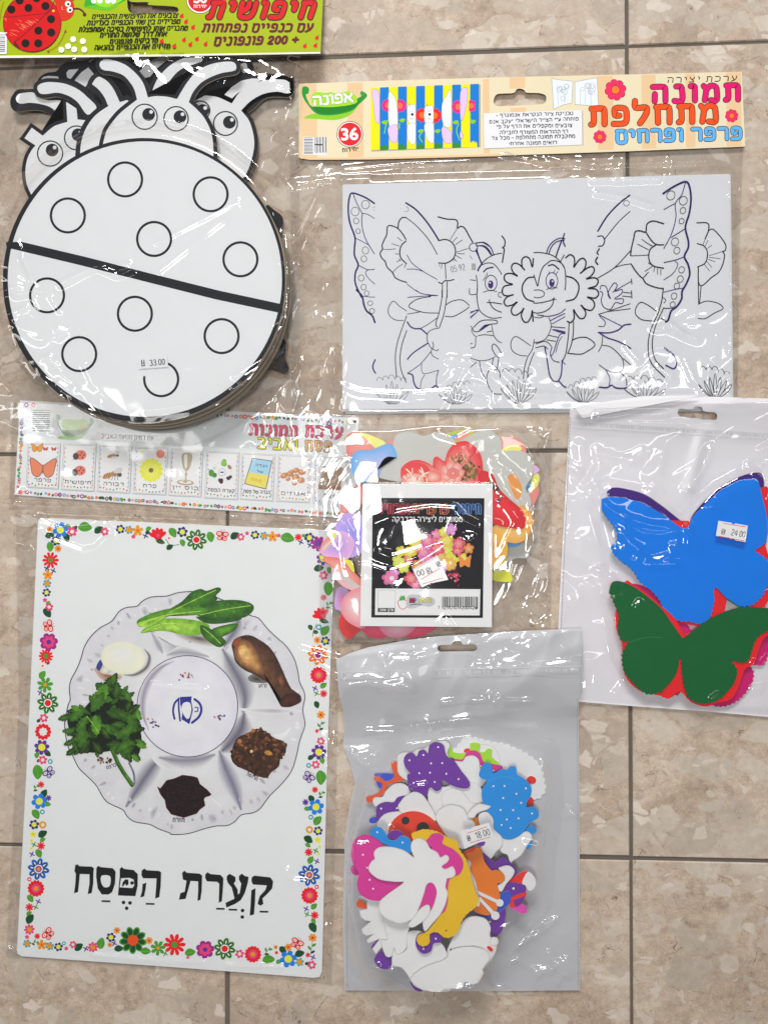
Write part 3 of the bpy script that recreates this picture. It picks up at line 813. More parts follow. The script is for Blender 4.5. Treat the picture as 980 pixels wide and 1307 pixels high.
    film('film', t, [(-15,64),(383,64),(383,200),(381,300),(384,470),(379,570),(300,572),(200,567),(110,561),(40,556),(-15,552)], 0.0012,
         [(stack, 0.0254, 46), (hd, 0.0137, 40)], cr,
         [(edge_r, 0.0013, 15, 0.4, 1.8, 26), (edge_l, 0.0010, 16, -0.6, 1.6, 30), ([(60,75),(360,75),(360,110),(60,110)], 0.0008, 16, 0.2, 1.5, 30), (None, 0.00012, 30, 0.9, 2.2, 1)],
         0.0006, 11, 1.6)
ladybird_heads(); ladybird_discs(); film_bag_ladybird()

# ================================================================== kit of folding butterfly pictures
INKB = (0.016, 0.016, 0.026); NAVY = (0.016, 0.010, 0.12); PURP = (0.055, 0.028, 0.19); GREYL = (0.16, 0.16, 0.18)

def sheet_drawing(a):
    A = zc(430, 220, 5); B = zc(430, 370, 5); Cc = zc(600, 280, 5); D = zc(750, 215, 4.148)
    S = lambda z, w, c, *p, n=5: a.stroke(z(*p), w*1.42, c, smooth=n)
    E = lambda z, x, y, r, c=INKB, ry=None, rot=0.0, w=0.75: a.ring(z((x, y))[0][0], z((x, y))[0][1], r, w, c, ry=ry, rot=rot, n=20)
    # --- strip 1: left wing edge
    S(A, 1.5, NAVY, (238,198),(180,160),(100,132),(80,160),(72,230),(82,320),(115,415),(112,480),(112,530),(136,592),(118,640),(118,710),(155,795))
    S(B, 1.6, NAVY, (125,0),(160,40),(172,95),(190,135),(225,165),(242,208))
    S(A, .8, PURP, (100,132),(130,205),(160,262),(158,300),(165,370),(190,440),(240,522))
    S(A, .7, PURP, (160,262),(195,268),(240,294)); S(A, .7, PURP, (118,420),(160,440),(210,468))
    S(A, .8, PURP, (136,592),(170,610),(200,622),(242,618)); S(A, .7, PURP, (205,618),(182,640),(200,675),(242,714))
    S(B, .7, PURP, (165,40),(205,45),(243,46))
    for x, y, r in ((182,206,5),(116,250,5),(123,310,3.4),(135,375,2.8),(182,498,4.2),(172,552,3.6),(155,674,3.6),(170,733,3.3),(190,772,3)): E(A, x, y, r, ry=r*1.1)
    E(B,212,85,3.3,ry=2.8); E(B,224,135,3.2); S(A,.5,INKB,(232,222),(240,224)); S(A,.5,INKB,(234,240),(240,243))
    S(B, 1.3, PURP, (244,445),(230,480),(232,508),(246,532))
    # --- strip 2: left half flower, leaf, stalk
    S(A, 1.1, INKB, (440,428),(420,395),(388,358),(345,340),(322,348),(318,395),(302,430),(288,465),(290,490),(276,515),(285,545),(308,570),(320,605),(355,640),(370,670),(405,690),(444,702))
    S(A, 1.1, INKB, (388,358),(395,315),(415,290),(440,288)); S(A, .8, INKB, (440,288),(500,335),(570,410),(610,470),(640,525))
    S(A, 1.1, INKB, (440,438),(412,465),(400,510),(410,550),(442,582))
    for p in (((290,490),(330,492),(375,488)),((350,455),(400,472)),((385,415),(415,438)),((370,520),(395,522)),((355,640),(385,608),(420,585)),((405,565),(395,550)),((430,610),(440,582)),((380,572),(405,560))): S(A,.6,INKB,*p,n=2)
    S(B, .7, INKB, (445,135),(400,105),(362,72),(338,95),(326,135),(340,170),(375,192),(425,196))
    S(B, .8, INKB, (445,165),(412,255),(385,340),(372,430),(380,560)); S(B, .8, INKB, (445,258),(412,360),(402,450),(412,520),(442,592))
    # wing inner lines, strip 3
    S(A, 1.5, NAVY, (440,195),(500,235),(560,300),(610,370),(648,432)); a.stroke([(A((440,250))[0][0]+3.2*math.cos(q*.5-1.6), A((455,236))[0][1]+3.2*math.sin(q*.5-1.6)) for q in range(9)], .5, INKB)
    S(A,.7,PURP,(445,525),(480,580),(550,632),(640,684)); S(A,.7,PURP,(445,618),(500,618),(550,632)); S(A,.7,PURP,(445,712),(520,765),(600,785),(645,785)); S(A,.7,PURP,(450,798),(560,790),(645,786))
    S(B,.8,PURP,(500,0),(545,25),(640,36)); S(B,.7,PURP,(448,48),(520,42),(640,36)); S(B,.8,INKB,(600,42),(510,60),(458,102),(490,125),(560,145),(648,148)); S(B,.7,INKB,(448,155),(500,146),(540,138))
    S(B,1.3,PURP,(448,205),(470,235),(500,248),(530,248),(555,265),(575,282)); S(B,.7,INKB,(530,248),(580,220),(645,175))
    S(B,.7,INKB,(648,245),(610,252),(580,275),(575,320),(585,345),(600,370),(635,388),(648,378)); S(B,.7,INKB,(610,330),(615,360),(602,385))
    S(B,1.2,PURP,(580,340),(520,378),(480,408),(450,442)); S(B,.7,PURP,(605,385),(570,430),(530,475),(490,505),(452,530)); S(B,.7,PURP,(598,392),(610,420),(648,442))
    S(B,1.3,PURP,(452,532),(482,545),(490,590),(510,625),(550,638),(600,630),(625,612),(645,622)); S(B,.6,PURP,(540,470),(540,510),(560,535),(648,512)); S(B,.8,PURP,(648,512),(635,560),(634,610)); S(B,.6,PURP,(560,540),(538,580),(532,628))
    # strip 4: right half flower
    S(A,1.2,INKB,(645,284),(700,298),(755,302),(770,322),(768,355),(790,345),(815,358),(850,420),(865,445))
    S(A,1.1,INKB,(648,436),(690,428),(730,445),(755,490),(745,545),(700,578),(648,578))
    for p in (((768,355),(722,430)),((768,412),(738,445)),((800,430),(755,462)),((840,485),(760,510)),((815,520),(765,518)),((795,552),(755,528)),((765,570),(742,545)),((750,560),(728,560))): S(A,.55,INKB,*p,n=1)
    S(A,.8,INKB,(690,580),(695,680)); S(A,1.0,INKB,(648,702),(670,708),(690,690),(712,692),(745,684)); S(A,.5,INKB,(670,585),(664,615)); S(A,.5,INKB,(655,585),(652,600))
    S(A,.8,INKB,(672,705),(672,800)); S(A,.8,INKB,(702,695),(702,800)); S(B,.8,INKB,(670,0),(668,60),(650,150),(630,215),(640,240)); S(B,.8,INKB,(704,0),(695,80),(680,160),(652,245))
    S(B,.8,INKB,(690,98),(740,70),(800,65),(845,100)); S(B,.8,INKB,(845,108),(800,140),(740,170),(688,168))
    # strip 5: left face
    a.ring(A((870,478))[0][0], A((870,478))[0][1], 5.2, 1.1, NAVY, n=24)
    S(A,1.0,NAVY,(888,452),(930,448),(980,478)); S(A,1.0,NAVY,(888,470),(925,470),(955,490),(980,525)); S(A,1.2,NAVY,(885,500),(905,540),(920,580))
    S(Cc,1.0,NAVY,(40,150),(90,148),(130,180),(150,228)); S(Cc,1.0,NAVY,(45,170),(85,168),(115,190),(138,230)); S(Cc,1.3,NAVY,(40,190),(55,240),(75,285))
    S(Cc,.9,INKB,(200,216),(150,226),(100,255),(60,300),(50,330)); S(Cc,1.4,NAVY,(48,325),(62,300),(75,285))
    S(Cc,.8,INKB,(75,290),(110,278),(150,285),(185,325),(200,352)); S(Cc,.8,INKB,(38,355),(45,420),(42,490),(55,570),(90,610),(140,630),(200,626))
    S(Cc,1.2,NAVY,(85,335),(105,315),(145,305)); E(Cc,132,406,7.6,NAVY,ry=10,w=1.0)
    p = Cc((130,415))[0]; a.poly(ell(p[0],p[1],3.4,5.2),PURP); p = Cc((126,404))[0]; a.circle(p[0],p[1],1.1,WHITE)
    for q in (((95,375),(100,355)),((108,360),(105,340)),((82,390),(92,372))): S(Cc,.6,NAVY,*q,n=1)
    S(Cc,.6,INKB,(82,465),(130,452),(170,462)); S(Cc,.6,INKB,(200,464),(182,470),(180,490),(200,498)); S(Cc,.9,INKB,(108,530),(150,532),(200,540)); S(Cc,.9,INKB,(122,525),(140,560),(170,582),(198,592)); S(Cc,.6,INKB,(115,518),(128,512))
    S(Cc,.9,PURP,(0,598),(48,575)); S(Cc,.8,PURP,(0,625),(30,600)); a.poly(Cc((48,712),(90,672),(140,664),(100,690)), PURP)
    S(Cc,.8,INKB,(20,690),(60,652),(100,642),(165,645),(168,665),(120,672),(60,712),(25,715),(15,695)); S(Cc,.6,INKB,(0,680),(12,690),(8,712),(25,740),(45,748)); S(Cc,.7,INKB,(50,742),(90,736),(150,742))
    S(Cc,.6,INKB,(135,672),(150,742)); S(Cc,.7,INKB,(105,720),(145,710)); S(Cc,.7,INKB,(150,745),(175,775),(200,788)); S(Cc,.7,INKB,(35,752),(30,810),(0,822)); S(Cc,.6,INKB,(0,795),(15,790))
    S(Cc,.7,INKB,(0,885),(60,902),(120,895),(160,875)); S(Cc,.8,PURP,(200,860),(175,815),(150,795),(138,812),(145,840),(165,870),(185,885))
    S(Cc,.8,PURP,(148,885),(140,925),(158,955),(172,945),(180,890)); S(Cc,.7,PURP,(58,905),(70,965),(95,1015)); S(Cc,.7,PURP,(0,945),(40,910)); S(Cc,.7,INKB,(135,930),(105,1000),(115,1060),(150,1110),(200,1115)); S(Cc,.7,INKB,(150,935),(185,970),(190,1010))
    S(A,.7,INKB,(848,685),(885,690)); S(A,.7,INKB,(845,740),(848,778),(890,778)); S(A,.7,INKB,(888,660),(896,730),(890,800)); S(A,.5,INKB,(845,530),(862,552))
    S(B,.8,PURP,(850,180),(905,130)); S(B,.8,PURP,(852,140),(900,130))
    # strip 6: small flower edge and petals left half
    S(Cc,1.2,INKB,(202,106),(220,135),(218,170),(205,180),(216,190),(212,225),(204,275))
    S(Cc,1.3,INKB,(402,250),(395,305),(380,255),(355,238),(330,255),(330,300),(348,325),(315,290),(280,280),(262,305),(275,340),(302,362),(260,345),(222,352),(218,385),(240,405),(270,415),(220,425),(204,450),(210,480),(240,488),(275,480),(235,495),(215,525),(230,552),(270,545),(300,525),(265,565),(265,600),(290,612),(325,590),(342,565),(325,610),(340,650),(365,655),(388,620),(395,580),(400,650), n=4)
    S(Cc,1.3,INKB,(405,368),(365,375),(335,415),(332,460),(355,505),(405,526))
    S(Cc,.8,INKB,(385,808),(340,775),(290,748),(262,775),(260,820),(280,850),(320,868),(362,872)); S(Cc,.8,INKB,(408,765),(395,830),(365,880),(345,950),(338,1020)); S(Cc,.8,INKB,(408,848),(385,905),(368,960),(365,1015))
    # strip 7: right face
    S(Cc,.9,INKB,(405,212),(450,212),(520,228),(570,265),(600,310)); S(Cc,1.0,NAVY,(485,218),(500,175),(530,140),(570,120),(602,122)); S(Cc,1.0,NAVY,(500,220),(515,180),(540,150),(575,135),(600,132)); S(Cc,1.3,NAVY,(545,240),(560,195),(580,140)); S(Cc,1.2,NAVY,(600,90),(590,130),(604,172)); S(Cc,.8,INKB,(575,268),(600,225))
    S(Cc,.9,INKB,(405,355),(418,395),(430,425),(440,370),(460,310),(490,280),(520,262),(560,268),(590,290),(605,330),(608,400),(604,450))
    S(Cc,1.2,NAVY,(498,295),(530,290),(565,318)); E(Cc,520,392,7.6,NAVY,ry=10.5,w=1.0); p = Cc((520,404))[0]; a.poly(ell(p[0],p[1],3.4,5.0),PURP); p = Cc((524,395))[0]; a.circle(p[0],p[1],1.1,WHITE)
    for q in (((530,342),(540,322)),((545,350),(558,332)),((500,350),(505,330))): S(Cc,.6,NAVY,*q,n=1)
    S(Cc,.6,INKB,(485,448),(520,432),(555,438)); S(Cc,.7,INKB,(405,452),(440,450),(470,465),(465,490),(430,500),(405,495)); S(Cc,.9,INKB,(405,535),(460,530),(530,512)); S(Cc,.9,INKB,(535,500),(520,550),(480,585),(430,598),(405,594)); S(Cc,.6,INKB,(522,505),(550,512))
    S(Cc,.9,PURP,(430,610),(500,618),(570,600),(605,572)); S(Cc,.6,INKB,(405,622),(440,628),(465,620),(460,608))
    S(Cc,.7,INKB,(500,625),(515,670),(505,720),(470,770),(405,788)); S(Cc,.8,PURP,(512,645),(560,620),(605,600)); S(Cc,.7,PURP,(520,668),(605,620)); S(Cc,.8,PURP,(515,685),(605,692)); a.poly(Cc((515,702),(540,700),(606,715),(606,728),(560,720)),PURP)
    S(Cc,.7,INKB,(500,740),(560,752)); S(Cc,.7,INKB,(485,768),(545,778)); S(Cc,.7,INKB,(418,795),(470,778),(500,790),(520,815)); S(Cc,.7,INKB,(415,820),(470,808),(495,830)); S(Cc,.8,PURP,(608,728),(575,732),(555,770),(530,850),(515,870)); S(Cc,.8,PURP,(520,815),(510,860),(530,900),(570,912)); S(Cc,.6,INKB,(585,745),(560,790),(545,850))
    S(Cc,1.2,PURP,(475,815),(490,900),(505,990),(530,1030),(560,1030),(580,985),(585,900)); S(Cc,1.3,PURP,(565,1032),(590,1060),(610,1072)); S(Cc,.7,PURP,(582,900),(606,926))
    # strip 8: petals right half
    S(Cc,1.3,INKB,(608,245),(635,225),(660,240),(665,275),(660,305),(690,262),(720,248),(738,275),(725,320),(700,345),(745,310),(780,302),(790,330),(765,365),(738,380),(790,372),(815,390),(800,425),(750,440),(800,445),(818,475),(795,502),(745,495),(780,515),(792,550),(770,580),(730,570),(705,545),(735,590),(728,625),(700,632),(672,600),(658,575),(662,630),(640,658),(618,650), n=4)
    S(Cc,1.3,INKB,(612,362),(655,375),(688,410),(690,455),(665,505),(612,522)); S(Cc,.9,INKB,(630,660),(625,740),(610,850),(590,900)); S(Cc,.9,INKB,(658,655),(655,740),(640,810),(620,855))
    S(Cc,.9,INKB,(650,770),(690,755),(745,755),(795,800),(740,845),(700,860),(625,855))
    # strip 9: right upper
    S(D,1.5,NAVY,(220,142),(160,190),(100,255),(52,332)); S(D,.9,NAVY,(222,228),(160,285),(90,372)); E(D,203,184,3.6); S(D,1.2,NAVY,(52,360),(75,358),(88,380),(78,408),(55,412)); S(D,1.2,INKB,(60,425),(48,445),(55,455)); S(D,1.4,INKB,(50,470),(40,490),(52,508))
    S(D,.8,INKB,(52,580),(140,525),(225,435)); S(D,.7,INKB,(140,525),(180,512),(225,505))
    S(D,.8,PURP,(65,640),(70,620),(95,625),(105,655),(120,690),(105,665),(120,630),(140,605),(155,620),(140,650),(180,640),(175,665),(140,690),(185,690),(180,715),(145,710),(120,745),(85,735),(70,700),(78,660),(62,650), n=4)
    S(D,.7,INKB,(130,655),(180,625),(232,595)); S(D,.7,INKB,(185,655),(232,660)); S(D,.7,INKB,(180,675),(232,680)); S(D,.9,INKB,(230,585),(232,610)); S(D,.9,INKB,(230,648),(232,685))
    S(D,.7,INKB,(55,772),(110,755),(225,715)); S(D,.7,INKB,(100,758),(225,742)); S(D,.7,PURP,(55,772),(100,795),(180,835)); S(D,.7,PURP,(60,780),(90,810),(85,835),(55,835)); S(D,1.3,PURP,(55,868),(110,870),(160,855),(190,830),(226,824)); S(D,1.2,PURP,(60,870),(100,895),(150,912),(190,930),(226,952))
    S(D,.7,INKB,(78,885),(72,935),(55,970)); S(D,.7,INKB,(75,935),(120,945),(170,990),(188,1030),(180,1070),(140,1080),(95,1065),(58,1038)); S(D,.7,PURP,(185,1005),(226,1040)); S(D,.8,PURP,(95,1065),(115,1110),(112,1150)); S(D,.8,PURP,(165,1075),(200,1110),(205,1150)); S(D,1.4,PURP,(60,1158),(100,1160),(125,1148),(150,1162),(200,1162),(226,1140))
    # strip 10/11: right flower and wing edge
    S(D,1.2,INKB,(400,292),(345,278),(312,295),(305,335),(275,330),(250,335),(242,370),(230,420),(225,460)); S(D,1.1,INKB,(305,335),(335,380),(362,402),(400,404)); S(D,1.1,INKB,(362,402),(328,430),(322,480),(345,515),(400,528))
    for q in (((228,462),(325,458)),((262,400),(320,430)),((285,375),(335,410)),((320,400),(345,412)),((318,498),(335,510)),((300,545),(345,515)),((348,548),(352,522)),((368,560),(368,528)),((385,565),(385,532))): S(D,.6,INKB,*q,n=1)
    S(D,1.1,INKB,(228,505),(250,540),(275,570),(290,582),(310,610),(360,630),(398,636)); S(D,.8,INKB,(290,582),(320,548)); S(D,1.0,INKB,(398,634),(390,700),(370,770))
    S(D,1.7,NAVY,(398,132),(450,98),(512,70),(535,90),(545,160),(535,240),(515,310),(530,380),(530,420),(510,465),(530,510),(538,560),(520,610),(498,650),(495,690),(470,730),(440,755),(425,800),(412,812))
    S(D,.8,PURP,(515,75),(495,140),(462,185),(465,260),(440,350),(400,425)); S(D,.7,PURP,(400,218),(440,195),(462,185)); S(D,.8,PURP,(515,318),(440,365)); S(D,.8,PURP,(508,468),(460,485),(400,498)); S(D,.7,PURP,(460,490),(475,508),(450,555),(400,590)); S(D,.7,PURP,(400,655),(460,640),(510,632)); S(D,.6,INKB,(398,682),(412,698),(400,712)); S(D,.8,PURP,(400,740),(450,740))
    for x, y, r in ((438,142,5.2),(504,170,5.0),(502,222,3.5),(495,278,3.1),(460,388,4.6),(470,434,3.8),(495,536,3.6),(488,585,3.8),(470,622,3.4),(455,675,3.6),(448,720,3.2)): E(D,x,y,r,ry=r*1.15,rot=.4)
    S(D,.8,INKB,(362,755),(320,725),(280,708),(255,735),(252,770),(285,800),(350,808)); S(D,.9,INKB,(370,768),(330,860),(318,950),(335,1030),(405,1105)); S(D,.9,INKB,(400,738),(355,840),(340,930),(355,1010),(400,1060)); S(D,1.3,PURP,(405,950),(450,985),(468,1025),(455,1060),(412,1042)); S(D,.7,INKB,(385,790),(415,810))
    S(D,1.2,INKB,(576,288),(632,290),(638,325),(620,372)); S(D,1.1,INKB,(636,330),(660,322),(695,355),(728,405),(725,435),(712,440),(722,460),(712,510),(690,550),(650,580),(605,620),(585,605),(583,525)); S(D,1.1,INKB,(578,398),(615,412),(632,450),(620,500),(580,522))
    for q in (((620,372),(608,405)),((635,380),(620,410)),((655,405),(630,425)),((725,436),(640,462)),((672,495),(635,480)),((655,525),(628,492)),((645,545),(615,508)),((700,478),(640,470))): S(D,.55,INKB,*q,n=1)
    S(D,.9,INKB,(583,600),(585,720)); S(D,.9,INKB,(598,620),(590,715)); S(D,.9,INKB,(588,716),(630,702),(690,715),(714,742),(670,765),(620,795),(582,794))
    # grass and bushes along the bottom
    def bush(x0, x1, yt, yb, seed, slope=0, blk=INKB, w=.55):
        rr = random.Random(seed); cx = (x0+x1)/2
        n = 5; pts = []
        for i in range(n):
            xx = x0 + (x1-x0)*i/n; yy = yt - slope*(xx-cx) + 3*abs(i-2)/2
            pts += [(xx, yy+2), (xx+1, yy-1.5), (xx+(x1-x0)/n*.6, yy-2.5), (xx+(x1-x0)/n*.95, yy+1)]
        a.stroke(pts, w, blk, smooth=2)
        for i in range(7):
            f = (i-3)/3; bx = cx + f*4; tx = cx + f*(x1-x0)*.56; ty = yb - (yb-yt)*(.86-.38*abs(f)) ; px_ = (tx-bx); 
            a.stroke([(bx, yb), (bx+px_*.55-2.0, (yb+ty)/2), (tx, ty), (bx+px_*.6+2.2, (yb+ty)/2+1), (bx+1.0, yb)], w, blk, smooth=3)
    bush(481,519,481,516,1); bush(562,600,489,516,2,.3); bush(641,682,474,515,3,-.2); bush(725,762,484,514,4,.35); bush(799,846,482,510,5,-.1); bush(893,931,471,508,6,-.2,BLACK,.9)
    # printed price in the picture
    G = K(96, 98, 108)
    a.heb('05.92', A((730,640))[0], A((820,622))[0], 8.2, .75, G, smooth=2)
    a.poly(A((858,582),(882,582),(884,622),(860,622)), K(120,122,130)); a.stroke(A((865,586),(867,620)), .6, WHITE); a.stroke(A((875,586),(877,620)), .6, WHITE)

def pea_pod(a, f, dim=0.0, name=True):
    w = lambda c: mix(c, K(205,205,205), dim)
    a.poly(sm(f((52,262),(105,240),(220,244),(300,215),(330,195),(290,245),(220,272),(120,268)), 4, True), w(K(120,176,40,.72)))
    a.poly(sm(f((44,108),(60,100),(78,112),(74,138),(62,142),(70,170),(100,205),(200,190),(300,170),(345,150),(338,132),(352,126),(374,150),(330,195),(290,228),(200,248),(120,242),(75,200),(45,150)), 4, True), w(K(34,128,44,.72)))
    a.poly(sm(f((88,160),(105,132),(135,130),(160,134),(190,130),(215,136),(245,134),(275,126),(310,142),(322,165),(310,190),(200,206),(110,200)), 4, True), w(K(140,190,30,.72)))
    a.poly(sm(f((100,205),(200,208),(310,190),(345,160),(300,215),(200,242),(125,236)), 4, True), w(K(24,110,34,.72)))
    a.ring(*f((60,122))[0], 2.6, 1.6, w(K(34,128,44,.72)), n=14); a.ring(*f((350,140))[0], 2.2, 1.0, w(K(60,140,70,.72)), n=14)
    if name: a.heb('הנופא', f((98,202))[0], f((306,182))[0], 13.0, 3.0, w(K(238,240,235)), smooth=3, outline=(.5, w(K(100,150,60))))

def butterfly_kit():
    # the loose picture sheets
    for i, (dx, dy, zt) in enumerate(((3, 5.5, .0009), (-1.0, 3.2, .0016), (1.6, 1.8, .0023), (0, 0, .0030))):
        a = Art()
        pts = [(438+dx,235.5+dy*.3),(929+dx,222+dy*.2),(932.5+dx,519+dy),(700+dx,521+dy),(438+dx,522.5+dy)]
        a.slab(pts, zt-.00045, zt, K(203,204,208), K(120,118,116))
        if i == 3: sheet_drawing(a)
        o = a.build('colouring_sheet')
        tag(o, 'top white colouring sheet with butterfly, smiling faces and flowers in broken strips' if i == 3 else 'plain edge of a white sheet under the butterfly colouring sheet', 'paper sheet', None if i == 3 else 'sheets stacked under the butterfly drawing')
    t = thing('plastic_bag', 'clear bag of butterfly colouring sheets under a cream header card with blue and yellow stripes', 'bag', 660, 330)
    a = Art(); H = 0.0022
    R = zc(375, 85, 4); Q = zc(600, 85, 5); U = zc(745, 85, 4.17)
    CR = K(222, 210, 178, .92); PE = K(222, 190, 148, .92)
    hole = sm(Q((148,215),(165,180),(200,172),(275,168),(295,145),(318,140),(345,150),(358,166),(430,168),(475,180),(485,205),(470,235),(420,242),(250,250),(175,252),(155,240)), 3, True)
    a.slab([(381.5,107),(470,103.5),(640,98.5),(800,95),(946,91.5),(950.5,187),(800,193),(640,198.5),(470,203),(395,203.5),(381,201)], H, H+.0006, CR, K(190,180,160), holes=[hole])
    a.poly([(381.5,201.5),(395,204),(470,203.6),(640,199.2),(640,196.5),(470,201),(390,201)][::1], PE)
    def band(x0, x1):
        yt = lambda x: 107 - (x-381.5)*15.5/564.5 + .6; yb = lambda x: 203.5 - (x-381)*16.5/569 - .8
        a.poly([(x0,yt(x0)),(x1,yt(x1)),(x1+1,yb(x1)),(x0+1,yb(x0))], PE)
    for x0, x1 in ((383,404),(443,463),(616,624),(650,670),(762,782),(818,836),(874,886),(926,945)):
        if x0 < 640 < x1 or (x0, x1) == (650, 670):
            y = 98.2; a.poly([(650,98.5),(670,97.8),(670,112),(650,113.5)], PE); a.poly([(651,138),(671,137),(671,143),(651,144)], PE)
        else: band(x0, x1)
    pea_pod(a, R)
    x, y = R((286,345))[0]; a.circle(x, y, 16.8, K(60,30,30)); a.circle(x, y, 16.0, K(240,235,230)); a.circle(x, y, 14.8, K(196,30,36,.72))
    a.text('36', (x-11, y+8.5), (x+11, y+7.5), 16.5, K(245,240,236), bold=0.03)
    a.heb('תודיחי', R((246,440))[0], R((330,432))[0], 5.8, 1.2, (0.02,0.02,0.02))
    a.poly(R((48,358),(168,360),(168,452),(46,450)), K(206,206,208))
    rr = random.Random(9)
    for i in range(11): yy = 362+8*i; a.poly(R((52,yy),(98,yy+.6),(98,yy+3+2*(i%2)),(52,yy+3+2*(i%2))), K(92,94,100))
    for i in range(8): xx = 106+8*i; a.poly(R((xx,360),(xx+2+2*(i%2),360),(xx+2+2*(i%2),442 if i in (1,4) else 436),(xx,442)), K(40,40,46))
    a.poly(R((108,395),(150,396),(150,402),(108,401)), K(40,40,46))
    # striped butterfly picture
    a.poly(R((396,112),(952,92),(952,412),(396,434)), K(160,150,130))
    x0, x1 = 392, 944
    top = lambda x: 108 - (x-392)*20/552; bot = lambda x: 425 - (x-392)*15/552
    YL = K(216,202,10,.74); BL = K(8,108,186,.74)
    n = 12
    for i in range(n):
        xa = x0 + (x1-x0)*i/n + (2 if i else 0); xb = x0 + (x1-x0)*(i+1)/n
        a.poly(R((xa,top(xa)),(xb,top(xb)),(xb,bot(xb)),(xa,bot(xa))), YL if i % 2 == 0 else BL)
    LW = K(196,172,214,.74); LB = K(206,222,238,.74); WH = K(228,226,236,.74); PK = K(206,30,110,.72); RD = K(214,32,32,.72); GN = K(120,176,20,.72); DG = K(40,120,40,.72)
    def blob(c, *p): q = sm(R(*p), 4, True); a.poly(offset(q,.35), K(70,50,100)); a.poly(q, c)
    blob(LW,(400,125),(425,118),(436,150),(438,210),(434,290),(415,270),(408,210))
    blob(LB,(484,135),(515,160),(528,220),(528,300),(500,310),(484,280)); blob(LW,(484,310),(527,300),(527,380),(500,385),(484,350))
    blob(WH,(580,205),(600,195),(619,205),(619,290),(600,296),(582,270)); blob(WH,(582,300),(618,292),(618,385),(596,392),(580,360))
    blob(WH,(668,210),(690,200),(710,210),(710,285),(690,290),(668,280)); blob(WH,(668,295),(710,292),(712,385),(690,382),(672,345))
    blob(LB,(757,190),(780,150),(800,125),(802,290),(775,308),(757,270)); blob(LW,(757,310),(800,330),(802,385),(775,390),(758,360))
    blob(LW,(850,130),(880,108),(886,150),(876,215),(860,270),(850,260)); blob(LW,(850,330),(862,345),(860,365),(848,362))
    for cx, cy, r, c, lo, hi in ((482,198,34,PK,439,483),(540,200,34,PK,528,574),(655,248,36,RD,622,665),(716,250,38,RD,712,755),(838,205,34,PK,804,848),(905,200,30,PK,893,925)):
        pts = [(min(hi,max(lo,px_)),py_) for px_,py_ in petals(cx,cy,r,9,.82)]
        a.poly(R(*pts), c); pts = [(min(hi,max(lo,px_)),py_) for px_,py_ in ell(cx,cy,r*.45)]; a.poly(R(*pts), mix(c,K(250,120,30),.7))
    for p in (((462,340),(470,300),(482,270)),((540,310),(532,330),(540,290)),((650,340),(640,360),(655,385)),((840,290),(830,330),(845,375)),((905,280),(900,262),(900,240))): a.stroke(R(*p),1.3,GN,smooth=3)
    for cx, cy in ((462,285),(552,275),(648,330),(732,330),(825,285),(912,282)): a.poly(sm(R((cx-16,cy),(cx,cy-10),(cx+16,cy-6),(cx+4,cy+10)),3,True), GN)
    for i, cx in enumerate((460,552,645,735,828,915)):
        q = [R((cx-20,428-i*3))[0]]
        for k in range(9): q.append(R((cx-20+5*k, (390 if k % 2 else 404)-i*3+abs(k-4)*2))[0])
        q.append(R((cx+20,426-i*3))[0]); a.poly(q, DG if i < 5 else YL)
    for cx in (601, 690): 
        a.stroke(R((cx-6,228),(cx+2,226)),.7,NAVY); a.circle(*R((cx+3,244))[0],1.8,NAVY); a.stroke(R((cx-8,266),(cx+8,268)),.7,K(120,60,110)); a.stroke(R((cx-8,206),(cx-14,188)),.8,K(120,150,40))
    # description panel
    a.poly(Q((84,302),(718,280),(720,502),(92,528)), K(158,150,132)); a.poly(Q((86,298),(712,277),(714,498),(90,522)), K(208,208,212))
    for s, xa, xb, ya, yb, hh in (('- ףרגומנא תארקנה רויצ תקינכט',162,656,325,310,24),('.סנא בקעי ילארשיה רייצה י"ע החתופ',112,690,366,345,24),('יפ לע ףדה תא םילפקמו םיעבוצ',165,650,396,386,24),('.הליבחל ףרוצמה תוארוהה ףד',178,626,434,426,24),('דצ לכמ - תפלחתמ הנומת תלבקתמ',134,668,470,455,24),('!תרחא הנומת םיאור',248,552,505,496,24)):
        a.heb(s, Q((xa,ya))[0], Q((xb,yb))[0], hh/5, .95, (0.015,0.015,0.02))
    for q in (Q((520,78),(585,88),(652,94),(646,232),(600,240),(532,270)), Q((668,98),(806,72),(816,252),(668,240))):
        a.poly(offset(q,.5), K(120,124,130)); a.poly(q, K(206,212,222))
    for i in range(7):
        a.ring(*Q((560+rr.random()*60,120+rr.random()*90))[0], 2+2*rr.random(), .4, K(120,130,160), n=12); a.ring(*Q((700+rr.random()*90,120+rr.random()*100))[0], 2+3*rr.random(), .4, K(130,136,150), n=12)
    for pts in (((700,245),(700,150)),((730,240),(735,110)),((770,245),(765,130)),((560,240),(556,120)),((600,230),(606,130))): a.stroke(Q(*pts), .35, K(130,136,150))
    FL = K(206,40,86,.72); FC = K(222,110,34,.72)
    for f, (cx, cy), r in ((U,(167,124),13.6),(U,(785,262),8.4),(U,(84,374),8.4)):
        x, y = f((cx,cy))[0]; a.poly(petals(x,y,r*1.02,8,.84,.2), K(150,20,60)); a.poly(petals(x,y,r*.95,8,.84,.2), FL); a.circle(x,y,r*.42,K(150,30,60)); a.circle(x,y,r*.36,FC)
    a.heb('הריצי תכרע', U((440,88))[0], U((815,78))[0], 7.4, 1.25, (0.02,0.02,0.02), shear=.15, gap=.4)
    MG = K(196,20,96,.74); OR = K(212,72,26,.74); SB = K(84,156,214,.74)
    a.heb('הנומת', U((354,198))[0], U((832,188))[0], 24.5, 6.2, MG, smooth=4, gap=.45, outline=(.9,(.02,.015,.02)))
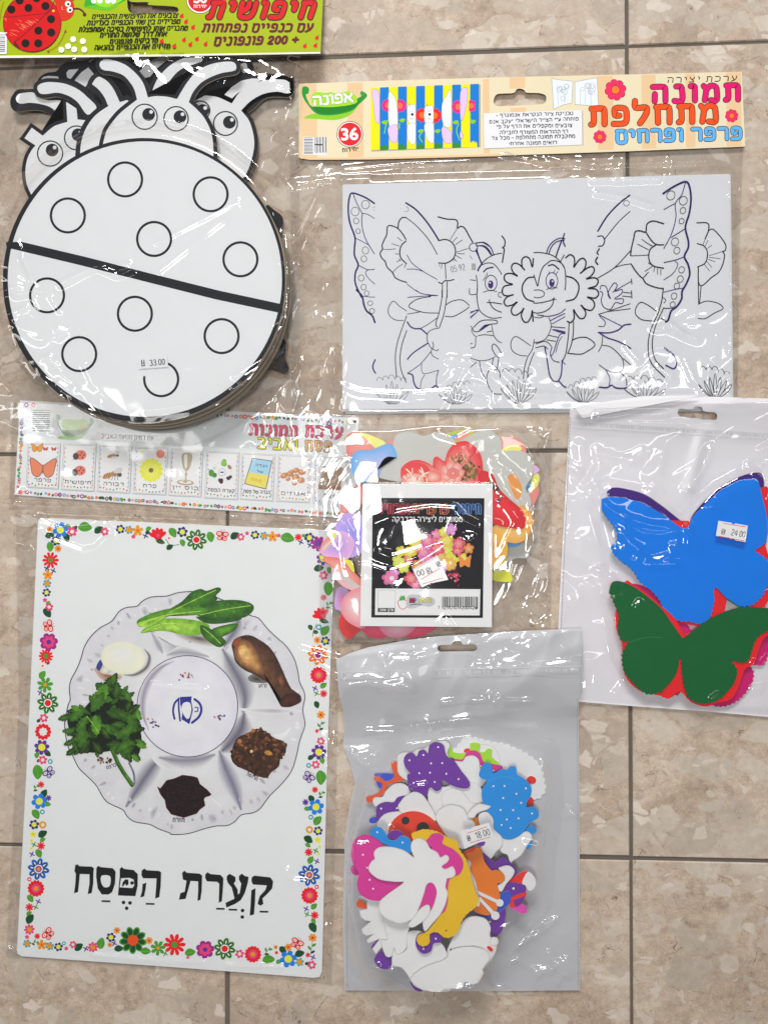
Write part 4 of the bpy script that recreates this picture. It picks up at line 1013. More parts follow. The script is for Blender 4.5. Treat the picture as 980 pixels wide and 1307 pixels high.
    a.heb('תפלחתמ', U((24,322))[0], U((712,304))[0], 26.5, 6.4, OR, smooth=4, gap=.42, outline=(.9,(.02,.015,.02)))
    a.heb('םיחרפו רפרפ', U((166,410))[0], U((840,392))[0], 18.0, 4.4, SB, smooth=4, gap=.36, outline=(.8,(.02,.015,.02)))
    a.build('header_card', t)
    st = [(438,235),(929,222),(932,521),(438,524)]
    cr = []
    C = lambda amp, w, *p: cr.append((list(p), amp, w))
    C(.0011,2.6,(432,490),(460,500),(520,504)); C(.0011,2.6,(520,504),(570,500),(615,510)); C(.0016,3.2,(574,458),(600,462),(640,478),(665,502),(700,503)); C(.0014,3,(600,462),(625,490),(604,490)); C(.0012,3,(604,492),(630,500),(632,514),(640,512))
    C(.0012,2.2,(662,503),(760,505),(860,504),(930,503)); C(.0018,7,(640,462),(662,466)); C(.0011,2.5,(760,246),(800,252),(830,262)); C(.001,2.5,(755,230),(840,228)); C(.0012,3,(850,415),(880,430),(890,432)); C(.0012,3,(875,462),(885,485),(896,500)); C(.0012,3,(900,500),(905,470)); C(.0014,4,(840,470),(856,480)); C(.001,2.5,(798,440),(815,460)); C(.001,2.5,(840,398),(870,425)); C(.0009,2.5,(915,430),(912,455))
    C(.001,2.2,(378,232),(430,228),(470,226)); C(.001,2.2,(372,238),(400,234)); C(.0012,2.5,(440,216),(520,208),(600,205)); C(.0012,2.5,(700,200),(760,210),(900,205)); C(.0011,2.5,(640,196),(700,208),(725,205))
    film('film', t, [(370,196),(640,192),(948,184),(944,300),(941,527),(700,531),(372,534)], .0009, [(st,.0042,16)], cr,
         [([(372,200),(436,230),(436,525),(372,530)],.0009,14,.3,2.2,10),([(640,196),(948,186),(944,222),(700,226)],.0007,14,.1,2,14),([(820,400),(935,400),(935,510),(820,500)],.0006,18,.8,1.5,30),([(931,230),(944,230),(941,525),(932,525)],.0009,9,.2,2,6),([(560,455),(680,455),(680,515),(560,515)],.0005,22,.4,1.8,30)], .0005, 23, 1.6)
butterfly_kit()

# ================================================================== printed flower border elements, shared by the holiday prints
P_RED=K(200,24,34,.62); P_PINK=K(206,60,106,.62); P_MAG=K(140,30,120,.62); P_PUR=K(84,40,130,.62); P_BLU=K(24,110,190,.62); P_NAVY=K(34,40,104,.62)
P_ORA=K(226,130,30,.62); P_YEL=K(226,206,60,.62); P_GRN=K(66,132,40,.62); P_DGR=K(18,66,34,.62); P_TEA=K(60,140,150,.62); P_CRE=K(236,220,190,.66); P_DRO=K(206,72,30,.62)
def bloom(a, x, y, r, col, ctr=None, n=6, rc=.38, ri=.6, rot=0.3, w=lambda c: c, mid=None):
    a.poly(petals(x, y, r, n, ri, rot, k=4), w(col), 'card')
    if mid: a.poly(petals(x, y, r*.68, n, ri, rot, k=3), w(mid), 'card')
    if ctr: a.circle(x, y, r*rc, w(ctr), n=12)
def leaf(a, x, y, L, ang, col=P_GRN, wd=.42, w=lambda c: c, vein=True):
    c, s = math.cos(ang), math.sin(ang)
    q = [(-.5,0),(-.3,-wd*.75),(0,-wd),(.3,-wd*.6),(.5,0),(.3,wd*.5),(0,wd*.75),(-.3,wd*.6)]
    a.poly(sm([(x+L*(u*c-v*s), y+L*(u*s+v*c)) for u, v in q], 3, True), w(col))
    if vein and L > 6: a.stroke([(x-.45*L*c, y-.45*L*s), (x+.42*L*c, y+.42*L*s)], .35, w(mix(col, P_YEL, .35)))
def big_bloom(a, x, y, r, col, mid, ctr, n=8, w=lambda c: c, tip=None):
    for k in range(n):
        q = 2*math.pi*k/n + .2
        a.poly(ell(x+r*.62*math.cos(q), y+r*.62*math.sin(q), r*.40, r*.26, 14, q), w(tip or col))
        a.poly(ell(x+r*.58*math.cos(q), y+r*.58*math.sin(q), r*.33, r*.19, 12, q), w(col))
        if mid: a.poly(ell(x+r*.62*math.cos(q), y+r*.62*math.sin(q), r*.17, r*.07, 10, q), w(mid))
    a.circle(x, y, r*.40, w(P_CRE if mid else ctr), n=16)
    if mid: a.circle(x, y, r*.29, w(P_MAG if ctr is not P_RED else P_RED), n=14); 
    a.circle(x, y, r*.17, w(ctr), n=12)
def flutter(a, x, y, r, ang, col=P_RED, ins=P_CRE, w=lambda c: c):
    c, s = math.cos(ang), math.sin(ang)
    T = lambda u, v: (x+r*(u*c-v*s), y+r*(u*s+v*c))
    for sg in (-1, 1):
        for (u, v, ru, rv) in ((sg*.48, -.30, .48, .40), (sg*.40, .38, .36, .34)):
            p = T(u, v); a.circle(p[0], p[1], r*ru, w(col), ry=r*rv, rot=ang, n=16); a.circle(p[0], p[1], r*ru*.62, w(ins), ry=r*rv*.58, rot=ang, n=14); a.circle(p[0], p[1], r*.1, w(col), n=8)
    a.stroke([T(0,-.5),T(0,.6)], r*.16, w(mix(col,BLACK,.4)))
    a.stroke([T(0,-.4),T(-.25,-.95)], .4, w(P_DGR)); a.stroke([T(0,-.4),T(.25,-.95)], .4, w(P_DGR))
def sprig(a, x, y, L, ang, w=lambda c: c):
    c, s = math.cos(ang), math.sin(ang)
    a.stroke([(x-L/2*c, y-L/2*s), (x+L/2*c, y+L/2*s)], .6, w(P_DGR))
    for k, sg in ((-.25,1),(.05,-1),(.35,1)):
        leaf(a, x+L*k*c - sg*L*.18*s, y+L*k*s + sg*L*.18*c, L*.42, ang+sg*.8, P_DGR if k < 0 else P_GRN, .3, w, False)
def confetti_border(a, path, size, n, seed, w, spread=1.2):
    """a run of tiny printed blooms and leaves along a line"""
    rr = random.Random(seed); P = [np.array(p, float) for p in path]
    seg = [np.hypot(*(P[i+1]-P[i])) for i in range(len(P)-1)]; tot = sum(seg)
    for k in range(n):
        d = tot*(k+.5)/n; i = 0
        while d > seg[i]: d -= seg[i]; i += 1
        p = P[i] + (P[i+1]-P[i])*d/seg[i]; x = p[0] + rr.uniform(-1,1)*spread; y = p[1] + rr.uniform(-1,1)*spread
        t = rr.random(); s = size*rr.uniform(.6, 1.15)
        if t < .34: leaf(a, x, y, s*2.1, rr.uniform(0,6.3), rr.choice((P_GRN,P_DGR,P_GRN)), .4, w, False)
        else: bloom(a, x, y, s, rr.choice((P_RED,P_PINK,P_MAG,P_PUR,P_BLU,P_NAVY,P_ORA,P_DRO)), rr.choice((P_YEL,P_ORA,P_CRE)), rr.choice((5,6,8)), .4, .62, rr.random(), w)

# ================================================================== strip of nine little holiday cards
def holiday_strip():
    Za = zc(15, 560, 4); Zb = zc(230, 515, 4); Zd = zc(10, 505, 4)
    w = lambda c: mix(c, K(196,198,202,.70), .04)  # haze of the covering film mixed into the print colours
    PW = K(205,208,212,.70)
    a = Art()
    a.slab([(26,511),(458,533),(452,662),(230,647.5),(19,631.5)], .0005, .0010, PW, K(170,170,170))
    confetti_border(a, [(24,628),(230,643),(448,657)], 2.6, 92, 5, w, .9)
    confetti_border(a, [(30,518),(24,622)], 2.3, 26, 6, w, 1.2)
    confetti_border(a, [(255,529),(330,533),(455,539)], 2.5, 40, 7, w, 1.2)
    for x, y, r, c in ((34,517,3.6,P_MAG),(43,517,3.2,P_PINK),(420,541,3.6,P_NAVY),(313,532,3.2,P_RED)): bloom(a,x,y,r,c,P_CRE,8,.4,.6,.2,w)
    GR = w(K(90,92,96,.7))
    for i in range(11): a.poly([(42,523+2.6*i),(64,523.4+2.6*i),(64,524.3+2.6*i+.4*(i%3)),(42,524+2.6*i+.4*(i%3))], GR)
    pea_pod(a, lambda *p: [(66+q[0]*.145, 510+(q[1])*.19) for q in p], .35, False)  # pod colours paled with painted film haze
    a.heb('ביבאה תעונת ןוימד םע', (129,559.5), (196,562.5), 6.2, 1.05, w(K(60,60,64,.7)))
    RD, YE, OR = w(K(200,66,96,.7)), w(K(226,206,60,.7)), w(K(232,160,96,.7)); DK = w(K(60,30,44,.7))
    a.heb('תונומת', Zb((352,162))[0], Zb((598,172))[0], 14.5, 3.0, RD, smooth=2, outline=(.7, DK), gap=.4)
    a.heb('תכרע', Zb((636,172))[0], Zb((828,182))[0], 15.5, 3.0, RD, smooth=2, outline=(.7, DK), gap=.4)
    a.heb('ביבאו', Zb((394,230))[0], Zb((598,242))[0], 14.5, 2.7, YE, smooth=2, outline=(.8, DK), gap=.4)
    a.heb('חספ', Zb((636,244))[0], Zb((772,248))[0], 14.0, 2.7, OR, smooth=2, outline=(.7, DK), gap=.4)
    o = a.build('backing_card')
    tag(o, 'long white backing card with flower border and pink and yellow title lettering', 'card')
    quads = [Za((82,18),(252,20),(240,256),(72,245)), Za((264,20),(434,25),(422,268),(252,258)), Za((447,28),(617,32),(605,277),(435,268)), Za((630,38),(800,42),(788,286),(618,278)), Za((814,45),(978,51),(968,296),(800,288)),
             Zb((134,238),(304,245),(295,490),(122,480)), Zb((314,248),(486,255),(475,497),(305,488)), Zb((500,255),(672,262),(660,505),(490,498)), Zb((687,262),(860,270),(850,520),(675,510))]
    words = ['רפרפ','תישופיח','הרובד','חרפ','ןיי סוכ','חספה תרעק','חספ לש הדגה','םיזוגא','הצמ']
    labels = ['small card with an orange butterfly print, first of the row at the left', 'small card printed with two red ladybirds', 'small card printed with two bees', 'small card printed with a big yellow daisy and dots',
              'small card printed with a silver goblet', 'small card printed with a tiny holiday plate of food', 'small card printed with a blue and yellow book', 'small card printed with a pile of brown nuts', 'small card printed with a square brown cracker at the row end']
    for i, q in enumerate(quads):
        a = Art(); z = .0016
        a.slab(q, .00105, z, K(208,211,215,.70), K(120,120,124,.7))
        q0, q1, q2, q3 = [np.array(p) for p in q]
        at = lambda u, v: tuple((q0*(1-u)+q1*u)*(1-v) + (q3*(1-u)+q2*u)*v)
        G = w(K(120,104,90,.7))
        a.stroke([at(.06,.045),at(.94,.045)], .4, G); a.stroke([at(.05,.06),at(.06,.95)], .35, G); a.stroke([at(.94,.06),at(.94,.95)], .35, G); a.stroke([at(.02,.02),at(.98,.02),at(.985,.985),at(.02,.985)], .45, w(K(120,120,128,.7)), closed=True)
        for k in range(9):
            rr = random.Random(i*20+k); v = .12+.095*k
            for u in (.07, .93): bloom(a, *at(u+rr.uniform(-.02,.02), v), .85, rr.choice((P_RED,P_ORA,P_GRN,P_PUR,P_BLU,P_DRO)), None, 5, w=w)
        for k in range(9):
            rr = random.Random(i*33+k); p = at(.1+.1*k, .935+rr.uniform(-.02,.02)); 
            if k % 2: leaf(a, p[0], p[1], 2.6, rr.random()*3, P_GRN, .4, w, False)
            else: bloom(a, p[0], p[1], 1.1, rr.choice((P_RED,P_ORA,P_BLU,P_MAG)), None, 5, w=w)
        L = len(words[i]); hw = min(.40, .055*L+.04); vb = .87
        a.heb(words[i], at(.5-hw, vb), at(.5+hw, vb), 4.6, .85, (.04,.04,.05))
        T = lambda *pts: [at(u, v) for u, v in pts]
        def bfly(cx, cy, s, c1, c2):
            for sg in (-1,1):
                wing = sm(T((cx,cy),(cx+sg*.12*s,cy-.10*s),(cx+sg*.40*s,cy-.22*s),(cx+sg*.36*s,cy+.02*s),(cx+sg*.30*s,cy+.16*s),(cx+sg*.12*s,cy+.20*s)),3,True)
                a.poly(offset(wing,.9*s), c2); a.poly(wing, c1)
            a.stroke(T((cx,cy-.08*s),(cx,cy+.14*s)), 1.0*s, c2)
        if i == 0:
            bfly(.5,.56,.95,w(K(226,120,84,.7)),w(K(92,70,66,.7))); bfly(.3,.12,.42,w(K(222,140,50,.7)),w(K(110,60,30,.7)))
            for x in (.55,.8): bfly(x,.14,.18,w(K(170,60,50,.7)),w(K(120,60,50,.7)))
        elif i == 1:
            for cy in (.25,.58):
                p = at(.55,cy); a.circle(p[0],p[1],7.2,w(K(206,112,96,.7)),ry=6.4); p2 = at(.40,cy+(.03 if cy<.4 else .04)); a.circle(p2[0],p2[1],3.8,w(K(70,62,58,.7)),ry=4.4)
                for dx, dy in ((1,-3),(4,0),(2,3),(-1,0)): a.circle(p[0]+dx,p[1]+dy,1.1,w(K(60,40,40,.7)),n=10)
                for k in range(3): a.stroke([(p2[0]-1,p2[1]+2),(p2[0]-4+k*3,p2[1]+5)],.5,w(K(60,50,46,.7)))
        elif i == 2:
            for (cx,cy,s) in ((.45,.22,.7),(.46,.62,1.15)):
                p = at(cx,cy); 
                a.circle(p[0]-6*s,p[1]+2*s,6*s,w(K(190,140,84,.7)),ry=3*s,rot=-.4)
                for k in range(4): a.stroke([(p[0]-10*s+k*2.6*s,p[1]+5*s-k*.8*s),(p[0]-8.4*s+k*2.6*s,p[1]-.2*s-k*.8*s)],.8*s,w(K(70,56,44,.7)))
                a.circle(p[0]+2*s,p[1]-.5*s,4*s,w(K(150,120,90,.7)),ry=3.2*s); a.circle(p[0]+7.5*s,p[1]+.8*s,2.4*s,w(K(80,70,62,.7)))
                a.poly(sm([(p[0],p[1]-2*s),(p[0]+6*s,p[1]-7*s),(p[0]+11*s,p[1]-6*s),(p[0]+8*s,p[1]-1*s)],3,True),w(K(190,186,180,.7)))
                for k in range(4): a.stroke([(p[0]+(k-1)*2.6*s,p[1]+2*s),(p[0]+(k-1.4)*3.4*s,p[1]+6.5*s)],.55*s,w(K(90,76,60,.7)))
        elif i == 3:
            p = at(.52,.50); bloom(a,p[0],p[1],15.5,K(226,206,50,.7),None,14,.2,.78,.1,w); bloom(a,p[0],p[1],11,K(236,220,90,.7),K(120,90,50,.7),12,.28,.7,.3,w)
            p = at(.78,.15); a.circle(p[0],p[1],5.4,w(K(232,120,96,.7))); p = at(.22,.12); a.circle(p[0],p[1],2.2,w(K(232,216,110,.7)))
        elif i == 4:
            c = w(K(168,152,128,.7)); c2 = w(K(214,210,200,.7))
            a.poly(sm(T((.36,.12),(.66,.12),(.64,.34),(.57,.46),(.45,.46),(.38,.34)),3,True), c); a.poly(sm(T((.42,.16),(.52,.15),(.52,.40),(.46,.40)),3,True), c2)
            a.stroke(T((.51,.46),(.51,.68)), 1.8, c); p = at(.51,.55); a.circle(p[0],p[1],1.8,c); p = at(.5,.72); a.circle(p[0],p[1],11,c,ry=3.6,rot=.06); a.circle(p[0],p[1]-.5,8,c2,ry=2.0,rot=.06); a.circle(p[0],p[1]-1,3,c,ry=1.4)
        elif i == 5:
            p = at(.5,.45); a.circle(p[0],p[1],13,w(K(196,196,204,.7))); a.circle(p[0],p[1],12.2,w(K(216,216,222,.7))); a.circle(p[0],p[1],4.5,w(K(226,226,232,.7))); a.ring(p[0],p[1],4.5,.4,w(K(120,120,140,.7))); a.stroke([(p[0]-1.5,p[1]),(p[0]+1.5,p[1])],1.6,w(P_NAVY))
            rr = random.Random(4)
            for (dx,dy,r,c) in ((-12,2,5.5,P_GRN),(1,-12,5,K(130,180,60,.7)),(9,-6,3.4,K(150,120,70,.7)),(9,7,3.6,K(70,40,26,.7)),(-1,11,3.8,K(60,16,34,.7)),(-9,-7,3,K(224,222,200,.7))):
                for k in range(5): a.circle(p[0]+dx+rr.uniform(-.5,.5)*r,p[1]+dy+rr.uniform(-.5,.5)*r,r*.6,w(mix(c,BLACK,rr.random()*.4)),n=9)
        elif i == 6:
            b = T((.34,.13),(.90,.17),(.76,.75),(.14,.66)); a.poly(offset(b,.9), w(K(84,54,40,.7))); a.poly(b, w(K(150,190,220,.7)))
            a.poly(T((.235,.42),(.825,.47),(.76,.75),(.14,.66)), w(K(226,196,90,.7)))
            a.heb('הדגה', at(.42,.29), at(.78,.315), 3.6, .8, w(K(70,70,110,.7))); a.heb('לש', at(.47,.42), at(.66,.43), 3.0, .7, w(K(60,60,80,.7))); a.heb('חספ', at(.30,.60), at(.62,.63), 3.8, .9, w(K(190,150,60,.7)))
        elif i == 7:
            rr = random.Random(8)
            for (u,v,r) in ((.20,.46,4.3),(.38,.42,4.2),(.55,.34,3.8),(.73,.37,4.6),(.55,.48,4.4),(.33,.53,2.8),(.71,.54,4.6),(.53,.61,2.9),(.42,.37,2.8)):
                p = at(u,v); rot = rr.uniform(-.6,.2); a.circle(p[0],p[1],r+.3,w(K(110,64,34,.7)),ry=r*.76+.3,rot=rot); a.circle(p[0],p[1],r,w(K(184,122,78,.7)),ry=r*.76,rot=rot); a.circle(p[0]-.8,p[1]-.8,r*.5,w(K(210,156,112,.7)),ry=r*.36,rot=rot)
        else:
            b = T((.28,.22),(.86,.24),(.80,.70),(.14,.70)); a.poly(b, w(K(168,146,124,.7)))
            for k in range(12):
                s0 = k/12; a.stroke([tuple(np.array(b[0])*(1-s0)+np.array(b[1])*s0), tuple(np.array(b[3])*(1-s0)+np.array(b[2])*s0)], .5, w(K(120,92,70,.7)))
            for k in range(11):
                s0 = k/11; a.stroke([tuple(np.array(b[0])*(1-s0)+np.array(b[3])*s0), tuple(np.array(b[1])*(1-s0)+np.array(b[2])*s0)], .5, w(K(126,98,74,.7)))
            a.poly([b[3],b[2],tuple(np.array(b[2])*.84+np.array(b[1])*.16),tuple(np.array(b[3])*.84+np.array(b[0])*.16)], w(K(140,104,80,.7)))
        o = a.build('picture_card'); tag(o, labels[i], 'card', 'row of nine small picture cards')
    t = thing('plastic_bag', 'long narrow clear bag of nine little picture cards', 'bag', 236, 590)
    cr = []
    C = lambda amp, wd, *p: cr.append((list(p), amp, wd))
    C(.0010,2.0,(12,645),(120,649),(250,657),(440,668)); C(.0009,2.2,(397,545),(430,560),(440,576)); C(.0009,2.2,(408,572),(445,548)); C(.0009,2.2,(392,545),(396,580)); C(.0008,2.2,(403,630),(405,660)); C(.0009,2.2,(20,640),(30,628))
    C(.0010,3,(290,530),(400,535)); C(.0009,3,(270,540),(290,555),(340,550))
    film('film', t, [(14,514),(454,530),(448,672),(240,661),(12,650)], .0008, [([(24,512),(458,533),(452,662),(20,632)],.0022,10)], cr,
         [(None,.00010,36,.3,2.5,1),([(380,535),(452,535),(448,668),(392,664)],.0009,12,.6,1.7,16)], .0004, 31, 1.8)
holiday_strip()

# ================================================================== holiday plate poster
def poster():
    a = Art()
    PWH = K(206,208,210,.70)
    cor = [(52,661.5),(240,669),(428,677),(418,960),(411,1240),(408,1247),(400,1248),(215,1234),(28,1220.5),(22.5,1217),(22.5,1208),(37,930),(49,664)]
    a.slab(cor, .0004, .0012, PWH, K(190,190,190,.7))
    k = .60
    P1 = zc(75,740,5); P2 = zc(220,740,5); P3 = zc(75,900,5); P4 = zc(220,900,5)
    rim = P1((52,850),(62,800),(76,765),(70,700),(80,640),(120,565),(148,490),(165,430),(205,365),(265,308),(340,265),(385,205),(435,177),(500,170),(535,137),(595,110),(690,105),(765,82),(870,75)) + \
          P2((210,80),(310,125),(400,160),(490,225),(550,245),(600,305),(660,365),(725,422),(775,500),(800,580),(812,655),(846,735),(832,830)) + \
          P4((846,110),(840,150),(812,230),(790,330),(760,420),(700,500),(620,580),(560,660),(510,688),(440,700),(400,742),(350,768),(280,771),(200,790),(100,820),(0,825)) + \
          P3((710,815),(640,790),(580,760),(490,745),(440,712),(410,667),(320,625),(280,580),(240,510),(180,450),(130,400),(95,330),(60,260),(45,180),(40,110))
    rim = sm(rim, 3, True)
    base = K(207,206,206,k); base2 = K(182,181,184,k)
    a.poly(offset(rim, .7), K(50,46,56,k), 'photo')
    a.fan(rim, base, base2, ctr=(238,903), steps=3)
    def soft(pts, c0, c1=base, ctr=None):
        a.fan(sm(pts, 4, True), c0, c1, ctr=ctr, steps=4)
    SH = K(104,102,116,k); SH2 = K(140,139,146,k)
    soft(P2((420,250),(530,235),(470,300),(360,430),(300,520),(330,400)), SH, mix(base,base2,.4))
    a.softline(P2((320,440),(380,550),(440,660),(465,760),(450,860)), 34, SH, mix(base,base2,.3))
    a.softline(P4((460,50),(440,150),(380,235),(310,300)), 40, K(96,92,106,k), mix(base,base2,.4)); a.softline(P4((300,290),(340,400),(400,540),(440,670)), 26, K(108,106,124,k), mix(base,base2,.4))
    soft(P2((420,820),(620,850),(830,835),(640,830)), K(214,210,208,k))
    soft(P4((430,30),(640,60),(830,40),(640,15)), K(150,144,152,k))
    a.softline(P3((670,325),(600,395),(515,520),(430,650)), 30, SH, base)
    soft(P3((600,330),(760,345),(960,320),(1000,350),(800,420),(660,400)), K(132,122,138,k), base)
    soft(P1((600,350),(660,470),(780,470),(980,500),(900,440),(700,400)), SH2, base)
    soft(P1((515,180),(560,160),(590,220),(560,250),(530,220)), SH2, base); soft(P1((360,270),(395,240),(400,290),(375,300)), SH2, base)
    soft(P1((695,110),(730,120),(720,170),(700,160)), SH2, base2); soft(P1((100,640),(160,600),(150,660)), SH2, base2); soft(P3((240,520),(300,470),(290,520)), SH2, base); soft(P3((580,680),(640,640),(600,740)), SH2, base2)
    soft(P2((590,380),(630,350),(640,400)), SH2, base); soft(P4((640,190),(700,180),(760,140),(700,220)), K(224,222,220,k), base); soft(P4((250,590),(300,630),(310,650),(270,620)), K(222,218,216,k), base)
    soft(P4((220,700),(270,690),(290,740),(250,760)), SH2, base2); soft(P4((560,540),(620,560),(600,590)), SH2, base2)
    a.stroke(rim, .9, K(52,46,58,k), 'photo', closed=True)
    a.softline(P3((640,335),(760,352),(900,345),(1000,315)), 26, K(124,121,132,k), base)
    a.softline(P2((430,230),(400,320),(330,430)), 24, SH, mix(base,base2,.3)); a.softline(P1((590,330),(640,420),(665,470)), 12, SH2, base); a.softline(P1((690,480),(800,462),(960,490)), 16, SH2, base)
    rs = random.Random(77)
    for i in range(70):          # moulded relief along the rim
        q = rim[(i*len(rim))//70]; f = rs.uniform(.86,.95); x, y = 238+(q[0]-238)*f, 903+(q[1]-903)*f
        an = math.atan2(y-903, x-238); L = rs.uniform(4,10)
        a.softline([(x-L*.5*math.cos(an), y-L*.5*math.sin(an)), (x, y), (x+L*.5*math.cos(an), y+L*.5*math.sin(an))], rs.uniform(3,7), rs.choice((SH2, K(214,213,214,k), K(160,157,163,k))), mix(base,base2,.8), n=3)
    # inner bowl
    bowl = ell(239.5, 901.5, 64, 64.5, 60)
    a.poly(offset(bowl, .6), K(46,42,56,k), 'photo'); a.fan(bowl, K(206,206,208,k), K(188,186,194,k), steps=4)
    a.softline([(190,932),(183,912),(183,890),(191,868),(206,852),(222,844)], 13, K(136,130,146,k), K(194,192,197,k))
    a.stroke(bowl, .7, K(46,42,56,k), closed=True)
    NV = K(44,44,120,k)
    a.stroke(P1((740,888),(731,840),(740,790),(768,758)), 2.6, NV, smooth=4); a.stroke(P1((766,765),(768,830),(776,900)), 2.2, NV, smooth=4)
    a.poly(P1((775,748),(850,744),(846,775),(858,830),(835,922),(785,890),(790,850),(776,790)), NV); a.poly(sm(P1((798,785),(835,783),(848,825),(835,880),(815,885),(790,845),(785,815)),3,True), K(204,202,202,k))
    a.stroke(P1((868,762),(900,790),(911,830),(895,875),(852,912)), 3.0, NV, smooth=4); a.stroke(P1((872,815),(890,815),(888,838),(872,842)), 1.6, NV)
    rr = random.Random(12)
    for (cx, cy) in (P1((820,612))[0], P1((612,912))[0], P2((303,880))[0]):
        for i in range(16): 
            a.circle(cx+rr.gauss(0,4), cy+rr.gauss(0,2.4), rr.uniform(.7,1.6), rr.choice((K(130,36,60,k),K(90,30,60,k),K(60,90,50,k),K(40,60,120,k),K(190,120,50,k))), 'photo', n=8)
    # boiled egg
    a.softline(P1((545,440),(580,490),(560,560),(490,605),(420,608)), 8, K(84,74,76,k), base)
    soft(P1((230,560),(300,600),(400,610),(380,640),(300,645),(250,610)), K(128,72,48,k), K(170,150,136,k))
    a.poly(sm(P1((240,560),(262,515),(285,520),(265,580)),3,True), K(50,60,120,k), 'photo'); a.fan(sm(P1((265,580),(290,545),(330,570),(320,600),(280,600)),3,True), K(224,220,200,k), K(170,164,140,k))
    a.fan(ell(*P1((412,500))[0], 28.5, 20.5, 36, .1), K(232,231,222,k), K(204,203,172,k), ctr=P1((390,460))[0])
    T = lambda s, z, p, q, h, w=.8: a.heb(s, z(p)[0], z(q)[0], h, w, (.03,.03,.03))
    T('הציב', P1, (286,660), (354,662), 4.2); T('רורמ', P1, (820,402), (884,402), 4); T('תרזח', P3, (726,748), (804,750), 6, 1.1); T('עורז', P2, (550,690), (606,690), 5); T('ספרכ', P3, (308,412), (372,390), 4.5); T('תסורח', P4, (470,448), (538,486), 4.5)
    # parsley
    G = [K(*c, k) for c in ((18,40,14),(28,60,18),(44,84,24),(70,118,34),(108,152,52),(12,26,10))]
    herb = sm(P3((30,80),(60,40),(130,20),(200,-60),(290,-110),(330,-180),(370,-200),(375,-140),(440,-120),(480,-80),(500,0),(510,90),(545,150),(555,250),(520,350),(460,360),(430,340),(380,310),(250,330),(100,315),(55,300),(75,230),(45,170)),2,True)
    a.poly(offset(herb, -5.0), G[5], 'food')
    def jag(x, y, L, ang, col, wd=.55, n=5):
        c, s = math.cos(ang), math.sin(ang); L2, pts = L/2, []
        for i in range(n*2+1):
            u = -1+2*i/(n*2); v = -wd*math.sin(math.pi*(u+1)/2)**.7*(1 if i % 2 else .68); pts.append((u,v))
        for i in range(n*2-1,0,-1):
            u = -1+2*i/(n*2); v = wd*math.sin(math.pi*(u+1)/2)**.7*(1 if i % 2 else .68); pts.append((u,v))
        q = [(x+L2*(u*c-v*s), y+L2*(u*s+v*c)) for u, v in pts]
        a.fan(q, mix(col,G[4],.22), col, 'food', steps=2)
        a.stroke([(x-L2*c,y-L2*s),(x+L2*.8*c,y+L2*.8*s)], .35, mix(col,G[4],.4), 'food')
    rr = random.Random(21); zone = P3((60,60),(130,20),(220,-60),(330,-150),(370,-160),(440,-90),(500,20),(520,120),(530,240),(490,330),(380,290),(250,310),(100,300),(80,200))
    for i in range(0, len(herb), 2):        # leaf tips round the outline
        q = herb[i]; an = math.atan2(q[1]-920, q[0]-135) + rr.uniform(-.5,.5); L = rr.uniform(12,20)
        jag(q[0]-L*.42*math.cos(an), q[1]-L*.42*math.sin(an), L, an, G[rr.choice((0,1,1,2,5))], rr.uniform(.45,.65))
    cnt = 0
    while cnt < 58:
        x = rr.uniform(85,186); y = rr.uniform(866,968)
        if not inside(zone, np.array([x]), np.array([y]))[0]: continue
        jag(x, y, rr.uniform(11,24), rr.uniform(0,6.3), G[rr.choice((0,0,5,1,1,1,2,2))], rr.uniform(.5,.75), 6); cnt += 1
    for x, y, L, an, g in ((270,-60,34,-1.1,3),(150,200,30,1.7,2),(120,60,26,2.4,2),(400,60,30,.5,1),(470,120,24,1.2,2),(40,80,18,2.9,1),(60,165,15,3.1,2),(70,240,16,2.8,1),(80,300,15,2.6,0),(350,-165,14,-1.4,2),(250,-20,30,-1.0,2),(240,130,26,1.5,3),(430,170,28,-.6,2),(430,260,22,-.5,2),(530,260,14,.3,3),(490,340,13,.8,3),(110,20,14,3.6,3),(150,120,24,2.2,2),(440,-60,18,1.0,2),(510,60,15,1.4,3),(350,60,20,.4,1)):
        jag(*P3((x,y))[0], L, an, G[g], .55)
    a.stroke(P3((180,70),(215,115),(260,180)), 1.2, G[4], 'food', smooth=3); a.stroke(P3((340,280),(390,390),(468,508)), 5.2, G[2], 'food', smooth=3); a.stroke(P3((345,290),(400,395),(470,505)), 1.6, G[3], 'food', smooth=3); a.stroke(P3((450,370),(478,430),(485,500)), 2.2, SH, 'food', smooth=3)
    for i in range(14): a.circle(*P3((rr.uniform(250,350),rr.uniform(335,372)))[0], rr.uniform(1,2.2), K(*rr.choice(((70,44,30),(110,70,40),(40,30,24))),k), 'food', n=8)
    # lettuce
    L1, L2, L3, L4 = K(62,112,30,k), K(96,146,40,k), K(150,184,70,k), K(34,74,24,k)
    def lf(c0, c1, z, *p): a.fan(sm(z(*p),4,True), c0, c1, 'food', steps=3)
    soft(P2((20,330),(200,350),(340,400),(230,420),(60,375)), K(70,64,60,k), K(176,170,166,k))
    lf(L1,L4,P2,(-30,200),(60,140),(120,80),(180,58),(220,70),(290,48),(312,65),(280,100),(285,130),(200,170),(120,205),(20,230))
    lf(L1,L4,P2,(150,190),(250,140),(400,128),(490,145),(522,175),(500,215),(440,245),(300,255),(180,240))
    lf(L2,L1,P2,(-210,250),(-120,210),(0,180),(120,170),(230,190),(180,225),(0,225),(-110,285),(-200,300),(-225,280))
    lf(L3,L2,P2,(-200,340),(-150,290),(-60,250),(60,248),(180,265),(240,300),(180,350),(60,350),(-20,330),(-110,325))
    lf(L1,L4,P2,(180,290),(240,310),(310,360),(345,400),(300,430),(240,400),(190,350))
    lf(L2,L4,P2,(250,320),(330,290),(415,280),(400,320),(330,360),(280,370))
